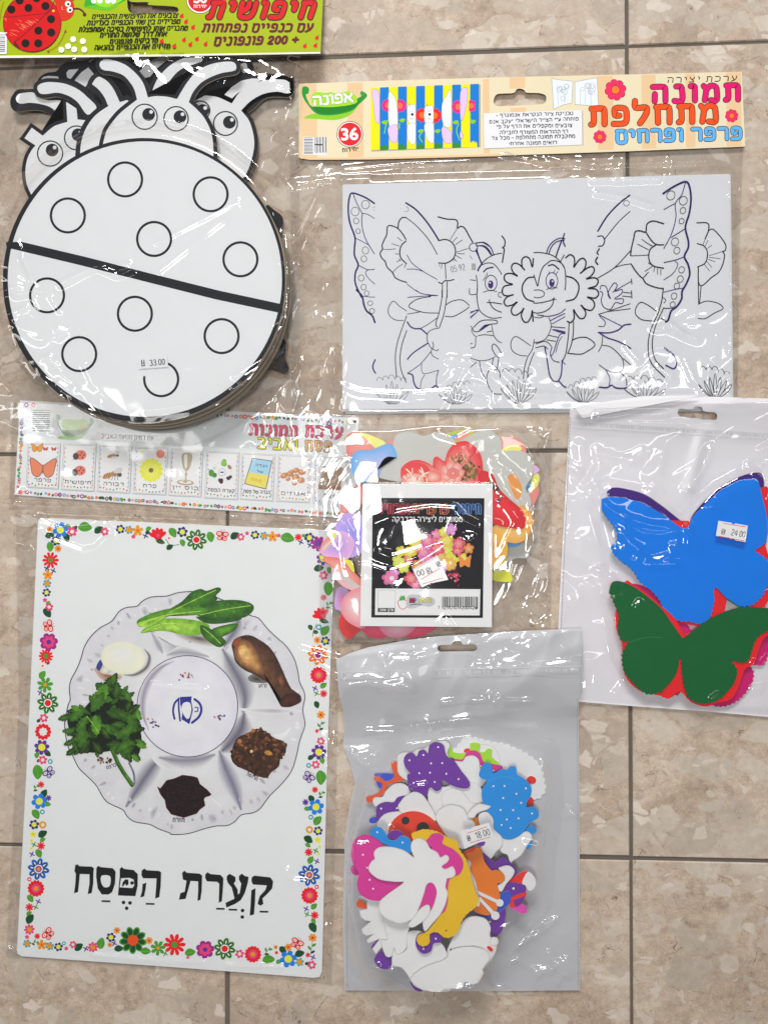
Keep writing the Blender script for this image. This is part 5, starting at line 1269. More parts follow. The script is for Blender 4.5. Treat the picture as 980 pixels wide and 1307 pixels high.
    lf(L4,L4,P2,(150,235),(250,250),(440,245),(380,270),(230,280))
    lf(L2,L3,P2,(-215,275),(-120,245),(-40,235),(-90,265),(-150,300),(-210,295))
    for p in (((-20,210),(120,140),(280,65)),((180,225),(330,190),(500,165)),((-200,285),(-60,230),(180,200)),((-190,335),(-60,280),(120,285)),((200,310),(260,360),(310,410))): a.stroke(P2(*p), .9, L3, 'food', smooth=4)
    for i in range(46):
        x, y = rr.uniform(-20,480), rr.uniform(80,230); 
        if y < 215 - x*.35 - 0*60 and x < 180 and y < 120 - x*.2: continue
        if x > 280 and y < 145: continue
        a.stroke(P2((x,y),(x+rr.uniform(8,22),y+rr.uniform(-20,20))), .35, rr.choice((L2,L4,L3)), 'food')
    for i in range(22):
        x, y = rr.uniform(-150,160), rr.uniform(262,340); a.stroke(P2((x,y),(x+rr.uniform(14,30),y+rr.uniform(-6,10))), .35, rr.choice((L2,L1,L3)), 'food')
    def softf(pts, c0, c1): a.fan(sm(pts, 4, True), c0, c1, 'food', steps=4)
    # roast drumstick
    dr = sm(P2((380,410),(415,368),(490,353),(560,385),(620,430),(662,490),(700,570),(740,660),(770,708),(815,735),(822,775),(790,797),(745,812),(692,806),(688,760),(650,695),(600,652),(530,608),(460,575),(405,525),(388,460)), 4, True)
    soft(P2((485,620),(530,600),(600,640),(590,660),(500,650)), K(30,44,32,k), K(110,104,104,k))
    a.fan(dr, K(98,64,42,k), K(52,32,26,k), 'food', ctr=P2((560,560))[0], steps=4)
    softf(P2((395,440),(430,380),(500,400),(560,500),(590,600),(540,600),(460,560),(405,510)), K(196,146,86,k), K(92,58,40,k)); softf(P2((420,440),(470,420),(500,500),(460,530)), K(214,172,116,k), K(180,130,76,k))
    softf(P2((385,405),(420,368),(440,380),(410,430)), K(140,64,34,k), K(110,60,40,k)); softf(P2((690,760),(760,720),(815,750),(780,795),(700,800)), K(74,36,26,k), K(46,26,22,k)); softf(P2((660,620),(700,600),(720,680),(690,690)), K(116,74,50,k), K(60,36,28,k))
    # nut paste and grated beet
    hp = sm(P4((375,320),(410,215),(480,180),(540,150),(600,170),(650,210),(715,235),(725,300),(690,340),(680,390),(630,430),(600,465),(540,450),(480,420),(400,380)),3,True)
    a.poly(hp, K(56,34,22,k), 'food')
    n = 0
    while n < 190:
        x, y = P4((rr.uniform(375,725),rr.uniform(150,465)))[0]
        if not inside(hp, np.array([x]), np.array([y]))[0]: continue
        f = (y-930)/60; c = mix(K(*rr.choice(((96,58,34),(124,76,42),(70,42,26),(150,98,54),(48,28,20),(84,50,30))),k), K(30,18,14,k), min(.75,max(0,f)))
        a.circle(x, y, rr.uniform(1.0,3.4), c, 'food', ry=rr.uniform(.8,2.4), rot=rr.uniform(0,3), n=9); n += 1
    a.circle(*P4((612,305))[0], 5, K(160,110,50,k), 'food', ry=3, rot=.3); a.circle(*P4((505,295))[0], 2, K(190,160,120,k), 'food'); a.circle(*P4((430,230))[0], 3, K(150,90,60,k), 'food')
    bt = P3((632,522),(650,535),(690,482),(740,470),(790,448),(850,455),(885,465),(900,505),(945,540),(972,570),(960,578),(935,585),(925,600),(933,640),(900,665),(880,690),(800,716),(720,695),(690,655),(680,605),(650,565))
    a.poly(offset(bt,.6), K(96,30,38,k), 'food'); a.poly(bt, K(24,10,14,k), 'food')
    for i in range(120):
        x, y = P3((rr.gauss(800,75),rr.gauss(580,55)))[0]
        if inside(bt, np.array([x]), np.array([y]))[0]:
            q = rr.uniform(0,3.1); a.stroke([(x,y),(x+3*math.cos(q),y+3*math.sin(q))], .6, K(*rr.choice(((44,14,22),(16,8,10),(60,18,28))),k), 'food')
    # big lettering with vowel points
    Z = zc(80,1085,3.5); INK = (.012,.012,.014)
    for p in (((58,66),(68,64),(76,72),(132,74),(141,82),(139,100),(138,150),(131,192),(113,197),(121,150),(121,108),(78,107),(75,140),(70,188),(52,193),(58,150),(60,106),(54,94)),
              ((152,80),(160,70),(170,76),(225,81),(238,97),(235,150),(222,188),(205,199),(176,198),(158,172),(151,120)),
              ((256,84),(265,75),(275,84),(318,89),(337,108),(336,160),(326,206),(248,203),(256,118)),
              ((354,92),(366,82),(376,90),(432,93),(441,100),(439,160),(433,210),(414,217),(418,170),(420,127),(360,126),(353,112)),((358,152),(375,145),(372,172),(365,207),(347,212),(355,186)),
              ((534,102),(545,92),(555,101),(612,105),(624,114),(622,180),(616,222),(603,228),(606,182),(606,140),(572,138),(562,175),(550,218),(520,222),(527,192),(546,186),(554,137),(538,132)),
              ((638,108),(648,99),(660,107),(706,111),(719,126),(716,180),(712,228),(698,236),(700,150),(690,142),(645,140),(637,124)),
              ((788,116),(801,105),(812,115),(831,120),(828,145),(815,190),(796,224),(770,241),(732,257),(728,236),(766,218),(792,190),(798,150),(788,132)),((734,116),(746,106),(772,120),(773,138),(765,149),(782,176),(784,208),(769,220),(756,168),(738,146),(733,130)),
              ((845,122),(858,114),(928,122),(941,140),(936,172),(914,196),(893,216),(897,240),(884,249),(871,240),(880,206),(906,178),(912,158),(850,154),(844,140)),((843,180),(862,170),(860,230),(855,288),(836,293),(840,240))):
        a.poly(Z(*p), INK)
    a.poly(sm(Z((176,114),(212,116),(215,148),(205,165),(184,164),(172,140)),3,True), PWH)
    a.poly(Z((262,126),(300,124),(318,132),(321,158),(312,170),(256,166)), PWH); a.poly(Z((266,162),(270,142),(282,130),(294,132),(296,152),(286,160),(280,150),(272,162)), INK); a.circle(*Z((311,147))[0], 2.3, INK)
    for x0, x1, y in ((175,214,228),(372,411,240),(686,724,262),(742,780,266),(880,919,275)): a.poly(Z((x0,y-4),(x1,y-3),(x1,y+5),(x0,y+4)), INK)
    for x, y in ((273,234),(302,236),(287,260),(804,270),(803,299)): a.circle(*Z((x,y))[0], 2.3, INK)
    # flower border
    w = lambda c: c
    BL = lambda l, col, ctr, n=6, **kw: [bloom(a, x, y, r*1.12, col, ctr, n, **kw) for x, y, r in l]
    def xx(l, col):
        for x, y in l:
            for q in (.5, 2.07): a.stroke([(x-3.2*math.cos(q),y-3.2*math.sin(q)),(x+3.2*math.cos(q),y+3.2*math.sin(q))], 1.5, col)
    def LF(l, col, vein=True):
        for x, y, L, an in l: leaf(a, x, y, L, an, col, .40, w, vein)
    LF(((87,672.5,9,.3),(109,673.3,18,.05),(64,698,13,1.5),(190,675,8,-.5),(220.6,680,14,1),(233,693,10,1.2),(268.5,685.4,14,1.3),(367,687,18,.2),(388,684,6,.2),(54.8,861.5,12,-1),(48,963.5,9,-1.2),(48,985.5,19,1.5),(61,1026.7,9,.1),(46,1039.3,14,1),(55,1072,8,-.5),(49.7,1089.5,12,1.1),(39,1147,11,.9),(37.6,1166,8,-.6),(129.6,1204,15,-1.4),(186.4,1214.4,13,0),(243,1216,14,-.2),(343,1225,16,-.1),(356,1227.5,8,-.5),(420,728,9,1.3),(418.6,751.4,18,1.5),(415.3,805,15,-.9),(413,875,10,-.7),(411,971,9,1.2),(409,992.5,19,1.5),(392,1032.5,8,.1),(405.6,1047.5,14,-.9),(396.8,1097.7,11,-1),(393,1079,8,.6),(401,1157,10,-.8),(400,1176,8,.8),(62,770,7,-1.0)), P_GRN)
    LF(((96.5,674,8,-1),(126.5,676.5,13,-.6),(64,683.5,12,-.2),(85,686,12,1.1),(189,680,7,.2),(217,698.5,10,-.6),(300,684,13,-.6),(60.5,782.4,14,.9),(62,846.5,5,-.6),(57,1013,12,-1.1),(61,962,10,.6),(50,971,6,-.5),(55,1064.6,13,-.6),(39,1173,14,-1),(101,1209,13,-.7),(152,1211,12,-.1),(361,1213,12,.9),(382.5,1217.5,13,-.3),(407,725.6,13,-.2),(397,967,9,-.5),(397.3,1020,11,1.1),(393.4,1071.7,13,.6),(399,1184,14,1),(50,920,6,-.6),(404,899.5,10,1.2),(392,1230,6,-.2)), P_DGR, False)
    BL(((63.8,675.5,3.5),(74.5,700.5,4.2),(149.6,1187.6,4),(140.6,1206,3),(190.6,1200.6,4.4),(352,1209,2.6),(368,1209,4.4),(399,1197,5),(405,817,4.2),(409.5,912.5,4.8)), P_ORA, P_RED, 7, rc=.3)
    BL(((60.5,745,5),(165,676.4,5),(337,684,5),(35,1204.4,4.8),(64,1207.6,5),(382.5,1228,5)), P_TEA, P_ORA, 6, rc=.6)
    BL(((61.5,734,6),(176,677.4,6.4),(348,685,6.2),(53.6,1206,6)), P_ORA, P_DRO, 5, rc=.2, ri=.4)
    BL(((77.5,676.5,9.2),(50.6,1022.8,9.2),(368,1224,10),(403.3,1030,9.2)), P_BLU, P_YEL, 6, rc=.45)
    BL(((92.5,678.5,6),(134,678.5,5),(307.5,685.4,4.6),(63.2,774.8,4.8),(56.3,916.4,5.2),(55,970,5.2),(93.6,1205.6,4.4),(306,1217.5,5.2),(413,734.4,5.4),(409.5,946,4.8),(403,976,5),(398,1231.6,5.2)), P_PINK, P_CRE, 6)
    BL(((72,690,6),(153.9,675.4,5.4),(233,679,6.2),(325.6,682.8,5.2),(395,686.3,6),(59.9,756.3,5),(44,1052.5,5.8),(75,1208.6,5.2),(142,1196.4,5.6),(415.3,818,5.4),(406,1060.5,5.4)), P_NAVY, P_YEL, 6, rc=.5)
    BL(((170.6,685,2.6),(315.5,680.7,2.4),(356,683.5,2.4),(57.8,766,2.6),(35,1196,2.6),(85,1210.6,2.4),(240,1222,2)), P_PINK, None, 5)
    BL(((380.8,685.8,4.4),(52.8,1001.5,4),(52.8,1079.7,4.8),(38,1158,4.8),(48,1195,3.6),(413,762.6,3.8),(413,885.5,4.4),(402,1008,3.8),(394,1087.8,4.8),(401.7,1168.3,4.8),(353,1216,2.2),(393,1219,3),(404.5,933,2.4)), P_RED, None, 8, ri=.45)
    BL(((216,687,4.6),(55,850,4.8)), P_CRE, P_RED, 5, rc=.25)
    BL(((119,1209,6.2),(38,1186.4,6.2)), P_PINK, P_ORA, 8, rc=.45)
    BL(((62.7,819.5,10.6),(262,1212,10.6)), P_MAG, P_PUR, 7, rc=.25, ri=.75, mid=P_PINK)
    BL(((53.8,953.8,8.8),(407,960,8.8),(412.6,713,8)), P_PUR, P_YEL, 7, rc=.48); BL(((406.5,694,9),), P_MAG, P_PUR, 7)
    BL(((62.4,1018.6,3.6),(390,1024,3.8)), P_PUR, None, 7, ri=.4); BL(((43,1065,3.8),(405.6,1072,3.8),(40.5,1073,2.2),(40.2,1083,2),(408,1081,2),(407,1090,2)), P_YEL, P_ORA, 5, rc=.2)
    BL(((65,715,9.6),(223,1205.8,12.8)), P_RED, P_GRN, 10, ri=.42, rc=.28); BL(((59,837.6,8.4),), P_RED, P_GRN, 12, ri=.55, rc=.34); BL(((58,874,9.2),(202,1210,8.8)), P_GRN, P_ORA, 7, ri=.35, rc=.24)
    for x, y in ((46.4,1134),(323,1218),(406.7,861.6),(395.2,1143)): bloom(a,x,y,10.8,P_RED,None,14,ri=.84); bloom(a,x,y,6.2,P_PINK,P_ORA,10,rc=.5,ri=.8)
    bloom(a,55.5,934,10.6,P_RED,None,12,ri=.82); bloom(a,55.5,934,5.6,PWH,None,8,ri=.7)
    for x, y, r, c in ((64.6,972,3,P_TEA),(54.5,1036.3,3,P_TEA),(394,977,3,P_TEA),(396.8,1043,3,P_TEA),(407,800.6,3.6,P_TEA),(55,1052.8,4.4,P_ORA),(395,1059,4.4,P_ORA),(38,1122.3,2.6,P_RED),(404.3,1132,2.6,P_RED),(82,1204,2.4,P_TEA)): a.ring(x,y,r*.8,r*.55,c,n=12)
    xx(((60,725.5),(68.5,728.5),(186,684),(384,692),(395.5,695.7),(110,1211)), P_NAVY); xx(((51.8,884),(41.3,1090.3),(49.4,1150.8),(402,878.7),(404.5,1099.5),(390.8,1160),(399.5,1222),(146,1204)), P_PUR); xx(((44,1078),(46,1158),(404,885),(403,1086),(392,1167),(211,1217)), P_GRN)
    big_bloom(a,251,689,13.5,P_DGR,P_CRE,P_RED,8,tip=P_GRN); big_bloom(a,61.5,897.4,13.8,P_DGR,P_CRE,P_RED,8,tip=P_GRN); big_bloom(a,287,1211,14,P_DGR,P_CRE,P_RED,8,tip=P_GRN)
    big_bloom(a,49.7,1109.2,14,P_NAVY,P_CRE,P_ORA,8,tip=P_BLU); big_bloom(a,394.7,1117,14,P_NAVY,P_CRE,P_ORA,8,tip=P_BLU); big_bloom(a,406,836,13.5,P_DRO,P_CRE,P_MAG,8,tip=P_ORA)
    big_bloom(a,170,1200,17.5,P_DGR,None,P_DRO,9,tip=P_GRN)
    for x, y, an in ((202,683.5,0.2),(410.7,785,-.1)):
        for kx in range(5):
            q = -math.pi/2 - .3 + an + (kx-2)*.55; a.poly(ell(x+6*math.cos(q),y+2+6*math.sin(q),6.2,2.9,16,q), P_RED)
        a.circle(x,y+1,5.4,P_RED); a.circle(x,y,2.4,P_PINK); leaf(a,x+3,y+8,12,.3,P_DGR,.3)
    a.stroke([(212,688),(218,696),(229,695)],.7,P_DGR,smooth=3); a.stroke([(404,796),(400,806),(399,813)],.7,P_DGR,smooth=3); leaf(a,396,801,8,1,P_DGR); leaf(a,403,807,7,.1,P_DGR)
    for x, y, L, an in ((46,1005.6,11,-1.0),(45,1203,10,-.3),(341,1214,13,-.9),(397.5,1211,15,-1.4),(419,772,12,-.9),(409.5,1014,11,-1.0),(409,926.8,13,-1.3)): sprig(a,x,y,L,an)
    flutter(a,284,684,8.6,.1); flutter(a,61.9,799,8.6,1.4); flutter(a,62,1192,8.8,-.9); flutter(a,379,1204.5,9,.5); flutter(a,63,986,8.4,-.8,P_PUR,K(226,214,226,.62)); flutter(a,394,992,8.4,.7,P_PUR,K(226,214,226,.62))
    o = a.build('poster'); tag(o, 'white poster of a holiday food plate with big black lettering and a flower border', 'poster')
    t = thing('plastic_bag', 'flat clear sleeve round the large food plate poster at lower left', 'bag', 225, 955)
    cr = []
    C = lambda amp, wd, *p: cr.append((list(p), amp, wd))
    C(.0014,2.6,(20,656),(42,662),(62,672),(90,680),(115,678),(132,670),(140,678)); C(.0014,2.6,(42,668),(70,692),(105,705),(122,702),(140,684)); C(.0012,2.6,(20,668),(45,668),(38,700),(18,722)); C(.0010,2.4,(20,700),(38,704))
    C(.0010,2.2,(195,874),(230,878),(262,880)); C(.0010,3.2,(366,1112),(372,1125),(390,1126)); C(.0009,2.5,(385,830),(425,840),(434,842)); C(.0009,2.5,(405,850),(432,870)); C(.0009,2.2,(120,1219),(200,1226),(260,1228)); C(.0009,2.2,(290,1232),(360,1234)); C(.0008,2,(10,1210),(24,1216))
    film('film', t, [(20,652),(240,660),(438,668),(430,960),(423,1256),(215,1238),(8,1222),(24,900)], .0008, [(cor,.0016,10)], cr,
         [([(412,940),(432,940),(424,1255),(410,1250)],.0011,10,.3,2.0,8),([(8,1205),(30,1205),(30,1225),(8,1225)],.0008,9,.3,1.5,8),(None,.00010,50,.3,2.5,1)], .0005, 41, 2.0)
poster()

# ================================================================== bag of printed flower cut-outs
def wavy(pts, amp=1.1, wave=5.0, smooth=3):
    """scallop-cut edge"""
    P = sm(pts, smooth, True); s = 1 if area2(P) > 0 else -1
    out = []; d = 0.0
    for i in range(len(P)):
        a, b = np.array(P[i]), np.array(P[(i+1) % len(P)]); L = np.hypot(*(b-a)); n = max(1, int(L/1.2))
        e = (b-a)/(L+1e-9); nn = np.array([e[1], -e[0]])*s
        for k in range(n):
            q = a + (b-a)*k/n; out.append(tuple(q + nn*amp*(abs(math.sin(math.pi*(d+L*k/n)/wave))-.5)))
        d += L
    return out
class Pile:
    def __init__(self, z, step, name, cat, group, mat='foam', k=.62):
        self.z, self.step, self.name, self.cat, self.group, self.mat, self.k = z, step, name, cat, group, mat, k
        self.n = 0
    def put(self, label, pts, col, edge=None, extra=None, fan=None, smooth=3, raw=False, border=None, group=True):
        a = Art(); pts = list(pts) if raw else sm(pts, smooth, True)
        a.slab(pts, self.z, self.z + self.step*.92, border or col, edge or mix(col, K(225,222,215,self.k), .35), self.mat)
        if border: a.poly(offset(pts, -1.0), col, self.mat)
        if fan: a.fan(offset(pts, -.15), fan[0], fan[1], self.mat, ctr=fan[2] if len(fan) > 2 else None)
        if extra: extra(a)
        o = a.build(self.name); tag(o, label, self.cat, self.group if group else None)
        self.z += self.step; self.n += 1
        return o
def price_sticker(t, pts, z, digits, p0, p1, h, lines, w=.95, shekel=None):
    a = Art(); a.slab(pts, z, z+.00012, K(214,211,222,.66), K(200,200,206,.66))
    for l in lines: a.stroke(l, .75, K(190,60,86,.66))
    a.heb(digits, p0, p1, h, w, K(70,70,78,.66), smooth=2)
    if shekel: a.heb('₪', shekel[0], shekel[1], h*.9, w, K(76,76,84,.66))
    return a.build('price_sticker', t)

def flower_pack():
    k = .62
    V1 = zc(400,535,5); V2 = zc(560,535,5); V3 = zc(400,690,5); V4 = zc(510,700,5)
    GY = K(166,167,162,k); SAL = K(216,122,112,k); LIM = K(196,206,104,k); RED = K(200,34,40,k); ORG = K(232,158,84,k); BLU = K(92,144,214,k); LIL = K(172,146,196,k); PNK = K(236,150,154,k); YEL = K(222,204,50,k); VIO = K(104,104,190,k); MGR = K(202,40,82,k)
    p = Pile(.0026, .00042, 'flower_cutout', 'paper flower', 'flower cut-outs in the clear bag', 'gloss', k)
    L = p.put
    def patch(*ps):
        def f(a):
            for z, c, q in ps: a.poly(sm(z(*q),3,True), c, 'gloss')
        return f
    L('pink flower tip lowest at the bottom left of the pile with lilac edge', V3((135,380),(150,310),(180,295),(230,330),(220,460),(165,445),(138,430)), LIL, fan=(K(190,110,160,k),LIL))
    L('bright red flower petal at the bottom left corner of the pile', V3((165,560),(172,480),(230,450),(320,480),(330,540),(235,625),(208,620)), K(212,34,34,k))
    L('dark pink petal showing under the label at bottom right', V3((580,540),(640,520),(780,540),(770,568),(690,608),(600,618)), MGR, fan=(K(214,60,96,k),MGR))
    L('dark pink petal showing under the label at bottom left', V3((290,530),(400,510),(480,560),(470,612),(400,622),(340,602)), MGR, fan=(K(214,60,96,k),MGR))
    L('light pink petal peeping out below the label', V3((415,540),(440,500),(640,500),(655,548),(600,602),(530,622),(460,604)), K(240,136,154,k), fan=(K(246,160,172,k),K(226,110,136,k)))
    L('grey flower back at the lower right beside the yellow petal', V2((430,812),(480,790),(560,800),(577,850),(560,886),(490,888),(430,915),(380,900)), GY)
    L('yellow petal at lower right under the orange one', V4((560,160),(680,138),(718,182),(710,212),(650,212),(590,200)), YEL)
    L('pale green petal tip under the orange flower', V2((350,955),(390,925),(412,950),(400,975),(360,975)), K(214,222,160,k))
    L('blue petal sliver under the orange flower at right', V2((400,780),(520,792),(490,816),(430,812)), BLU)
    L('salmon flower at the right edge with a lime petal', V2((540,500),(590,440),(630,425),(640,470),(600,552),(560,545)), SAL, extra=patch((V2,LIM,((560,480),(575,420),(595,365),(622,342),(642,370),(625,430))),(V2,BLU,((543,440),(585,395),(572,470),(550,480)))))
    L('lilac petal at the far right edge', V2((560,300),(600,290),(642,325),(600,352),(570,350)), K(196,156,196,k))
    L('salmon flower at upper right with a lime stripe', V2((370,140),(430,112),(490,118),(542,165),(557,215),(520,240),(400,240)), SAL, extra=patch((V2,LIM,((402,192),(460,166),(522,174),(516,202),(410,208)))))
    L('multicoloured flower at the top with olive, blue and salmon petals', V2((10,120),(45,95),(110,75),(180,62),(220,75),(200,140),(60,160)), K(154,166,60,k), extra=patch((V2,BLU,((60,112),(115,95),(105,130),(80,135))),(V2,SAL,((100,132),(140,85),(205,62),(190,100),(140,135)))))
    L('small salmon petal beside the blue flower at upper left', V1((455,160),(480,138),(508,136),(514,170),(500,190)), SAL)
    L('salmon and lime flower at the upper left corner of the pile', V1((195,132),(215,100),(258,82),(300,85),(380,105),(460,155),(420,240),(250,260),(215,225),(208,160)), SAL, extra=patch((V1,LIM,((290,86),(345,95),(420,125),(462,155),(405,190),(350,140))),(V1,K(160,150,60,k),((196,130),(214,102),(218,120),(205,148)))), fan=(K(226,134,124,k),K(206,104,98,k)))
    L('salmon petal at left between blue and violet flowers', V1((170,530),(190,480),(260,430),(320,430),(330,520),(250,580),(185,600)), K(222,130,120,k), fan=(K(230,160,140,k),K(206,100,100,k)))
    L('orange petal between two grey flower backs at the top', V2((225,170),(280,188),(320,230),(330,300),(270,300)), K(228,150,50,k))
    L('large grey flower back at the upper left of the pile', V1((410,345),(428,285),(490,245),(532,238),(510,190),(515,130),(540,95),(590,80),(650,90),(702,108),(760,90),(820,84),(872,110),(905,150),(900,260),(800,330),(620,400),(440,380)), GY)
    L('grey flower back at the top right of the middle', V2((120,160),(170,120),(235,85),(300,64),(350,88),(392,130),(402,190),(395,250),(340,300),(260,300),(180,240)), GY)
    L('large grey flower back at right with an orange patch', V2((270,320),(350,268),(400,212),(450,200),(530,205),(582,245),(602,300),(592,370),(552,440),(582,500),(582,560),(520,580),(420,520),(340,440)), GY, extra=patch((V2,K(228,130,64,k),((436,372),(470,350),(505,380),(532,455),(500,515),(462,450)))))
    L('blue and lilac flower at the upper left', V1((240,300),(250,225),(290,200),(370,195),(420,175),(482,153),(512,180),(532,242),(472,240),(430,282),(420,350),(360,390),(300,405),(258,365)), BLU, fan=(K(176,168,210,k),K(84,146,220,k),V1((400,330))[0]))
    L('violet blue flower at the left edge of the label', V1((135,695),(170,640),(200,600),(310,610),(360,700),(340,800),(300,860),(220,880),(180,800)), VIO, fan=(K(120,120,206,k),K(168,140,200,k)))
    L('lilac petal with a yellow stripe at the left edge of the pile', V1((40,850),(60,790),(100,745),(170,715),(232,735),(262,800),(225,890),(150,898),(90,882)), LIL, extra=patch((V1,SAL,((42,845),(55,790),(95,748),(120,760),(70,800))),(V1,YEL,((55,832),(110,770),(90,735),(120,722),(150,745),(120,775),(75,825)))), fan=(K(150,124,190,k),K(196,150,190,k)))
    L('salmon petal with yellow rim below the lilac one', V3((42,108),(60,100),(190,118),(250,190),(310,260),(305,305),(230,270),(120,172)), K(226,120,100,k), extra=patch((V3,YEL,((180,118),(240,128),(262,190),(250,198),(215,150))),(V3,YEL,((40,108),(46,92),(66,108),(56,118)))), fan=(K(236,150,130,k),K(214,92,84,k)))
    L('soft pink petal at left with a grey edge', V3((115,178),(170,182),(222,230),(300,300),(290,325),(200,300),(130,230)), PNK, extra=patch((V3,GY,((180,190),(220,200),(218,235),(300,292),(296,306),(200,258)))))
    L('large rounded pink petal at lower left beside the label', V3((174,430),(190,370),(240,320),(320,298),(340,400),(330,555),(240,532),(190,482)), PNK, fan=(K(246,170,170,k),K(222,116,126,k)))
    L('orange flower at right curling round the red petal', V2((330,700),(420,640),(510,560),(540,553),(582,590),(598,640),(590,700),(560,760),(500,792),(430,782),(380,760)), ORG, fan=(K(240,176,110,k),K(226,140,60,k)))
    L('orange to salmon petal beside the lower right edge of the label', V2((300,760),(360,725),(410,740),(434,790),(438,850),(412,920),(345,960),(300,930)), K(228,140,40,k), fan=(K(226,122,70,k),K(234,154,40,k)))
    def rose(a):
        rr = random.Random(2)
        for (x, y, rx, ry, c0, c1) in ((650,340,95,62,K(206,52,50,k),K(190,34,40,k)),(640,385,80,40,K(240,190,180,k),K(214,110,100,k)),(760,370,60,40,K(230,170,150,k),K(200,80,76,k))):
            q = V1((x,y))[0]; a.fan(ell(q[0],q[1],rx/5,ry/5), c0, c1, 'gloss')
        for i in range(30):
            q = V1((rr.uniform(580,740),rr.uniform(330,405)))[0]; a.stroke([q,(q[0]+rr.uniform(-6,6),q[1]-rr.uniform(2,7))], rr.uniform(.5,1.6), K(*rr.choice(((236,190,176),(214,120,110),(190,60,60),(226,200,160))),k), 'gloss', smooth=0)
        for i in range(46):
            q = V2((rr.gauss(195,36),rr.gauss(330,30)))[0]; leaf(a, q[0], q[1], rr.uniform(3,8), rr.uniform(0,3), K(*rr.choice(((96,60,44),(110,96,60),(150,120,84),(70,60,40),(140,70,56))),k), .36, vein=False)
        for i in range(26):
            q = V2((rr.gauss(150,40),rr.gauss(265,18)))[0]; a.stroke([q,(q[0]+rr.uniform(-7,7),q[1]-rr.uniform(3,9))], .8, K(*rr.choice(((200,170,100),(120,50,40),(90,70,40))),k), 'gloss')
        q = V2((85,345))[0]
        for i in range(7):
            an = i*.9; a.fan(ell(q[0]+7*math.cos(an),q[1]+7*math.sin(an),8.5,6.5,16,an), K(238,176,164,k), K(206,110,100,k), 'gloss')
        for r in (8,6,4,2.4): a.fan(ell(q[0]+1,q[1],r,r*.9,18), K(236,172,158,k), K(190,84,80,k), 'gloss')
        a.ring(q[0]+1,q[1],3.1,.6,K(180,70,66,k),'gloss'); a.ring(q[0]+1,q[1],5.2,.6,K(200,100,92,k),'gloss')
    L('big red flower printed with a pink rose above the label', V1((555,335),(575,295),(620,266),(680,261),(735,282),(760,300),(764,256),(785,237),(815,256),(838,268),(850,222),(880,172),(930,143),(985,143),(1040,185),(1072,245),(1080,335),(1075,420),(980,470),(700,470),(580,430)), RED, extra=rose, fan=(K(232,150,140,k),K(192,26,34,k),V2((60,385))[0]))
    L('glossy red petal reaching out to the right of the label', V2((250,350),(320,338),(352,368),(382,440),(440,500),(520,570),(552,632),(546,685),(520,702),(440,692),(350,668),(280,620)), RED, extra=lambda a: [a.circle(V2((c[0],c[1]))[0][0],V2((c[0],c[1]))[0][1],c[2],K(*c[3],k),'gloss',ry=c[2]*.6,rot=.7) for c in ((360,440,6,(70,30,26)),(390,490,5,(150,40,40)),(340,400,5,(110,40,36)),(380,520,4,(90,40,60)))], fan=(K(206,30,38,k),K(176,18,28,k)))
    zl = p.z + .0004
    # the label card
    a = Art(); WHT = K(212,214,222,.66); BK = (.016,.016,.02)
    a.slab([(463,617.5),(628.5,617.5),(627.5,800.5),(459.5,799)], zl, zl+.0005, WHT, K(190,190,196))
    a.poly([(475.5,635.5),(618,635.8),(616,788.8),(473.8,788.2)], BK)
    RD, SA, BU = K(214,60,84,.6), K(232,110,84,.6), K(90,130,214,.6)
    a.heb('םיחרפו', (481,655.5), (523,656), 12.5, 1.9, BK, outline=(.75,RD), gap=.4); a.heb('םירפרפ', (527,656), (572,656), 12.5, 1.9, BK, outline=(.75,SA), gap=.4); a.heb('יכותיח', (576,656), (613.5,656), 12.5, 1.9, BK, outline=(.75,BU), gap=.4)
    a.heb('הקבדהו הריציל םינמוסמ', (500,666.5), (590,666.5), 7.0, 1.2, K(226,226,230,.66))
    rr = random.Random(6)
    FC = [K(214,96,140,.6),K(226,180,60,.6),K(190,200,70,.6),K(224,120,60,.6),K(220,80,100,.6),K(200,120,190,.6),K(232,150,70,.6)]
    fl = [(545,690,9,0),(558,700,10,4),(530,694,9,1),(570,690,9,1),(575,676,8,5),(585,694,9,4),(540,705,9,0),(523,705,8,1),(508,716,8,2),(515,724,8,2),(562,710,8,6),(548,716,9,0),(533,722,8,3),(496,738,9,0),(503,732,7,5),(524,738,9,4),(530,746,7,0),(568,702,9,2),(576,716,9,2),(575,722,7,6),(584,702,8,4),(590,712,7,1),(545,730,8,5),(552,722,7,1)]
    for i in range(26): fl.append((rr.gauss(556,20), rr.gauss(704,14), rr.uniform(5,8), rr.randrange(7)))
    for x, y, r, c in fl[::-1]:
        a.poly(petals(x,y,r,5,.62,rr.random()*6), mix(FC[c],BK,.12)); a.poly(petals(x,y,r*.62,5,.6,rr.random()*6), mix(FC[c],(.8,.8,.7),.22)); a.circle(x,y,r*.2,mix(FC[c],(.8,.7,.3),.6),n=10)
    bloom(a,574.5,718.5,8,FC[6],K(240,210,150,.6),6,rc=.3,ri=.7); bloom(a,500,738,8,K(226,110,150,.6),K(240,200,210,.6),6,ri=.7)
    for sg in (-1,1): a.poly(sm([(593,716),(593+sg*8,708),(593+sg*7,717),(593+sg*6,724),(593,721)],3,True), FC[3])
    for i in range(34): a.circle(rr.gauss(580,4),rr.gauss(735,5),rr.uniform(.8,1.6),K(*rr.choice(((190,60,90),(214,110,120),(120,30,50))),.6),n=8)
    a.poly([(479,751),(612.8,752),(612,785.5),(478.5,785)], WHT)
    a.stroke([(482.5,753.5),(504.5,753.5),(504,781.5),(482,781.5)], .5, K(150,150,156), closed=True)
    a.poly([(482.5,776),(503.5,776),(503.3,781),(482.3,781)], BK); a.heb('ונתוא וקרס', (484,780.2), (502,780.2), 3.4, .6, WHT)
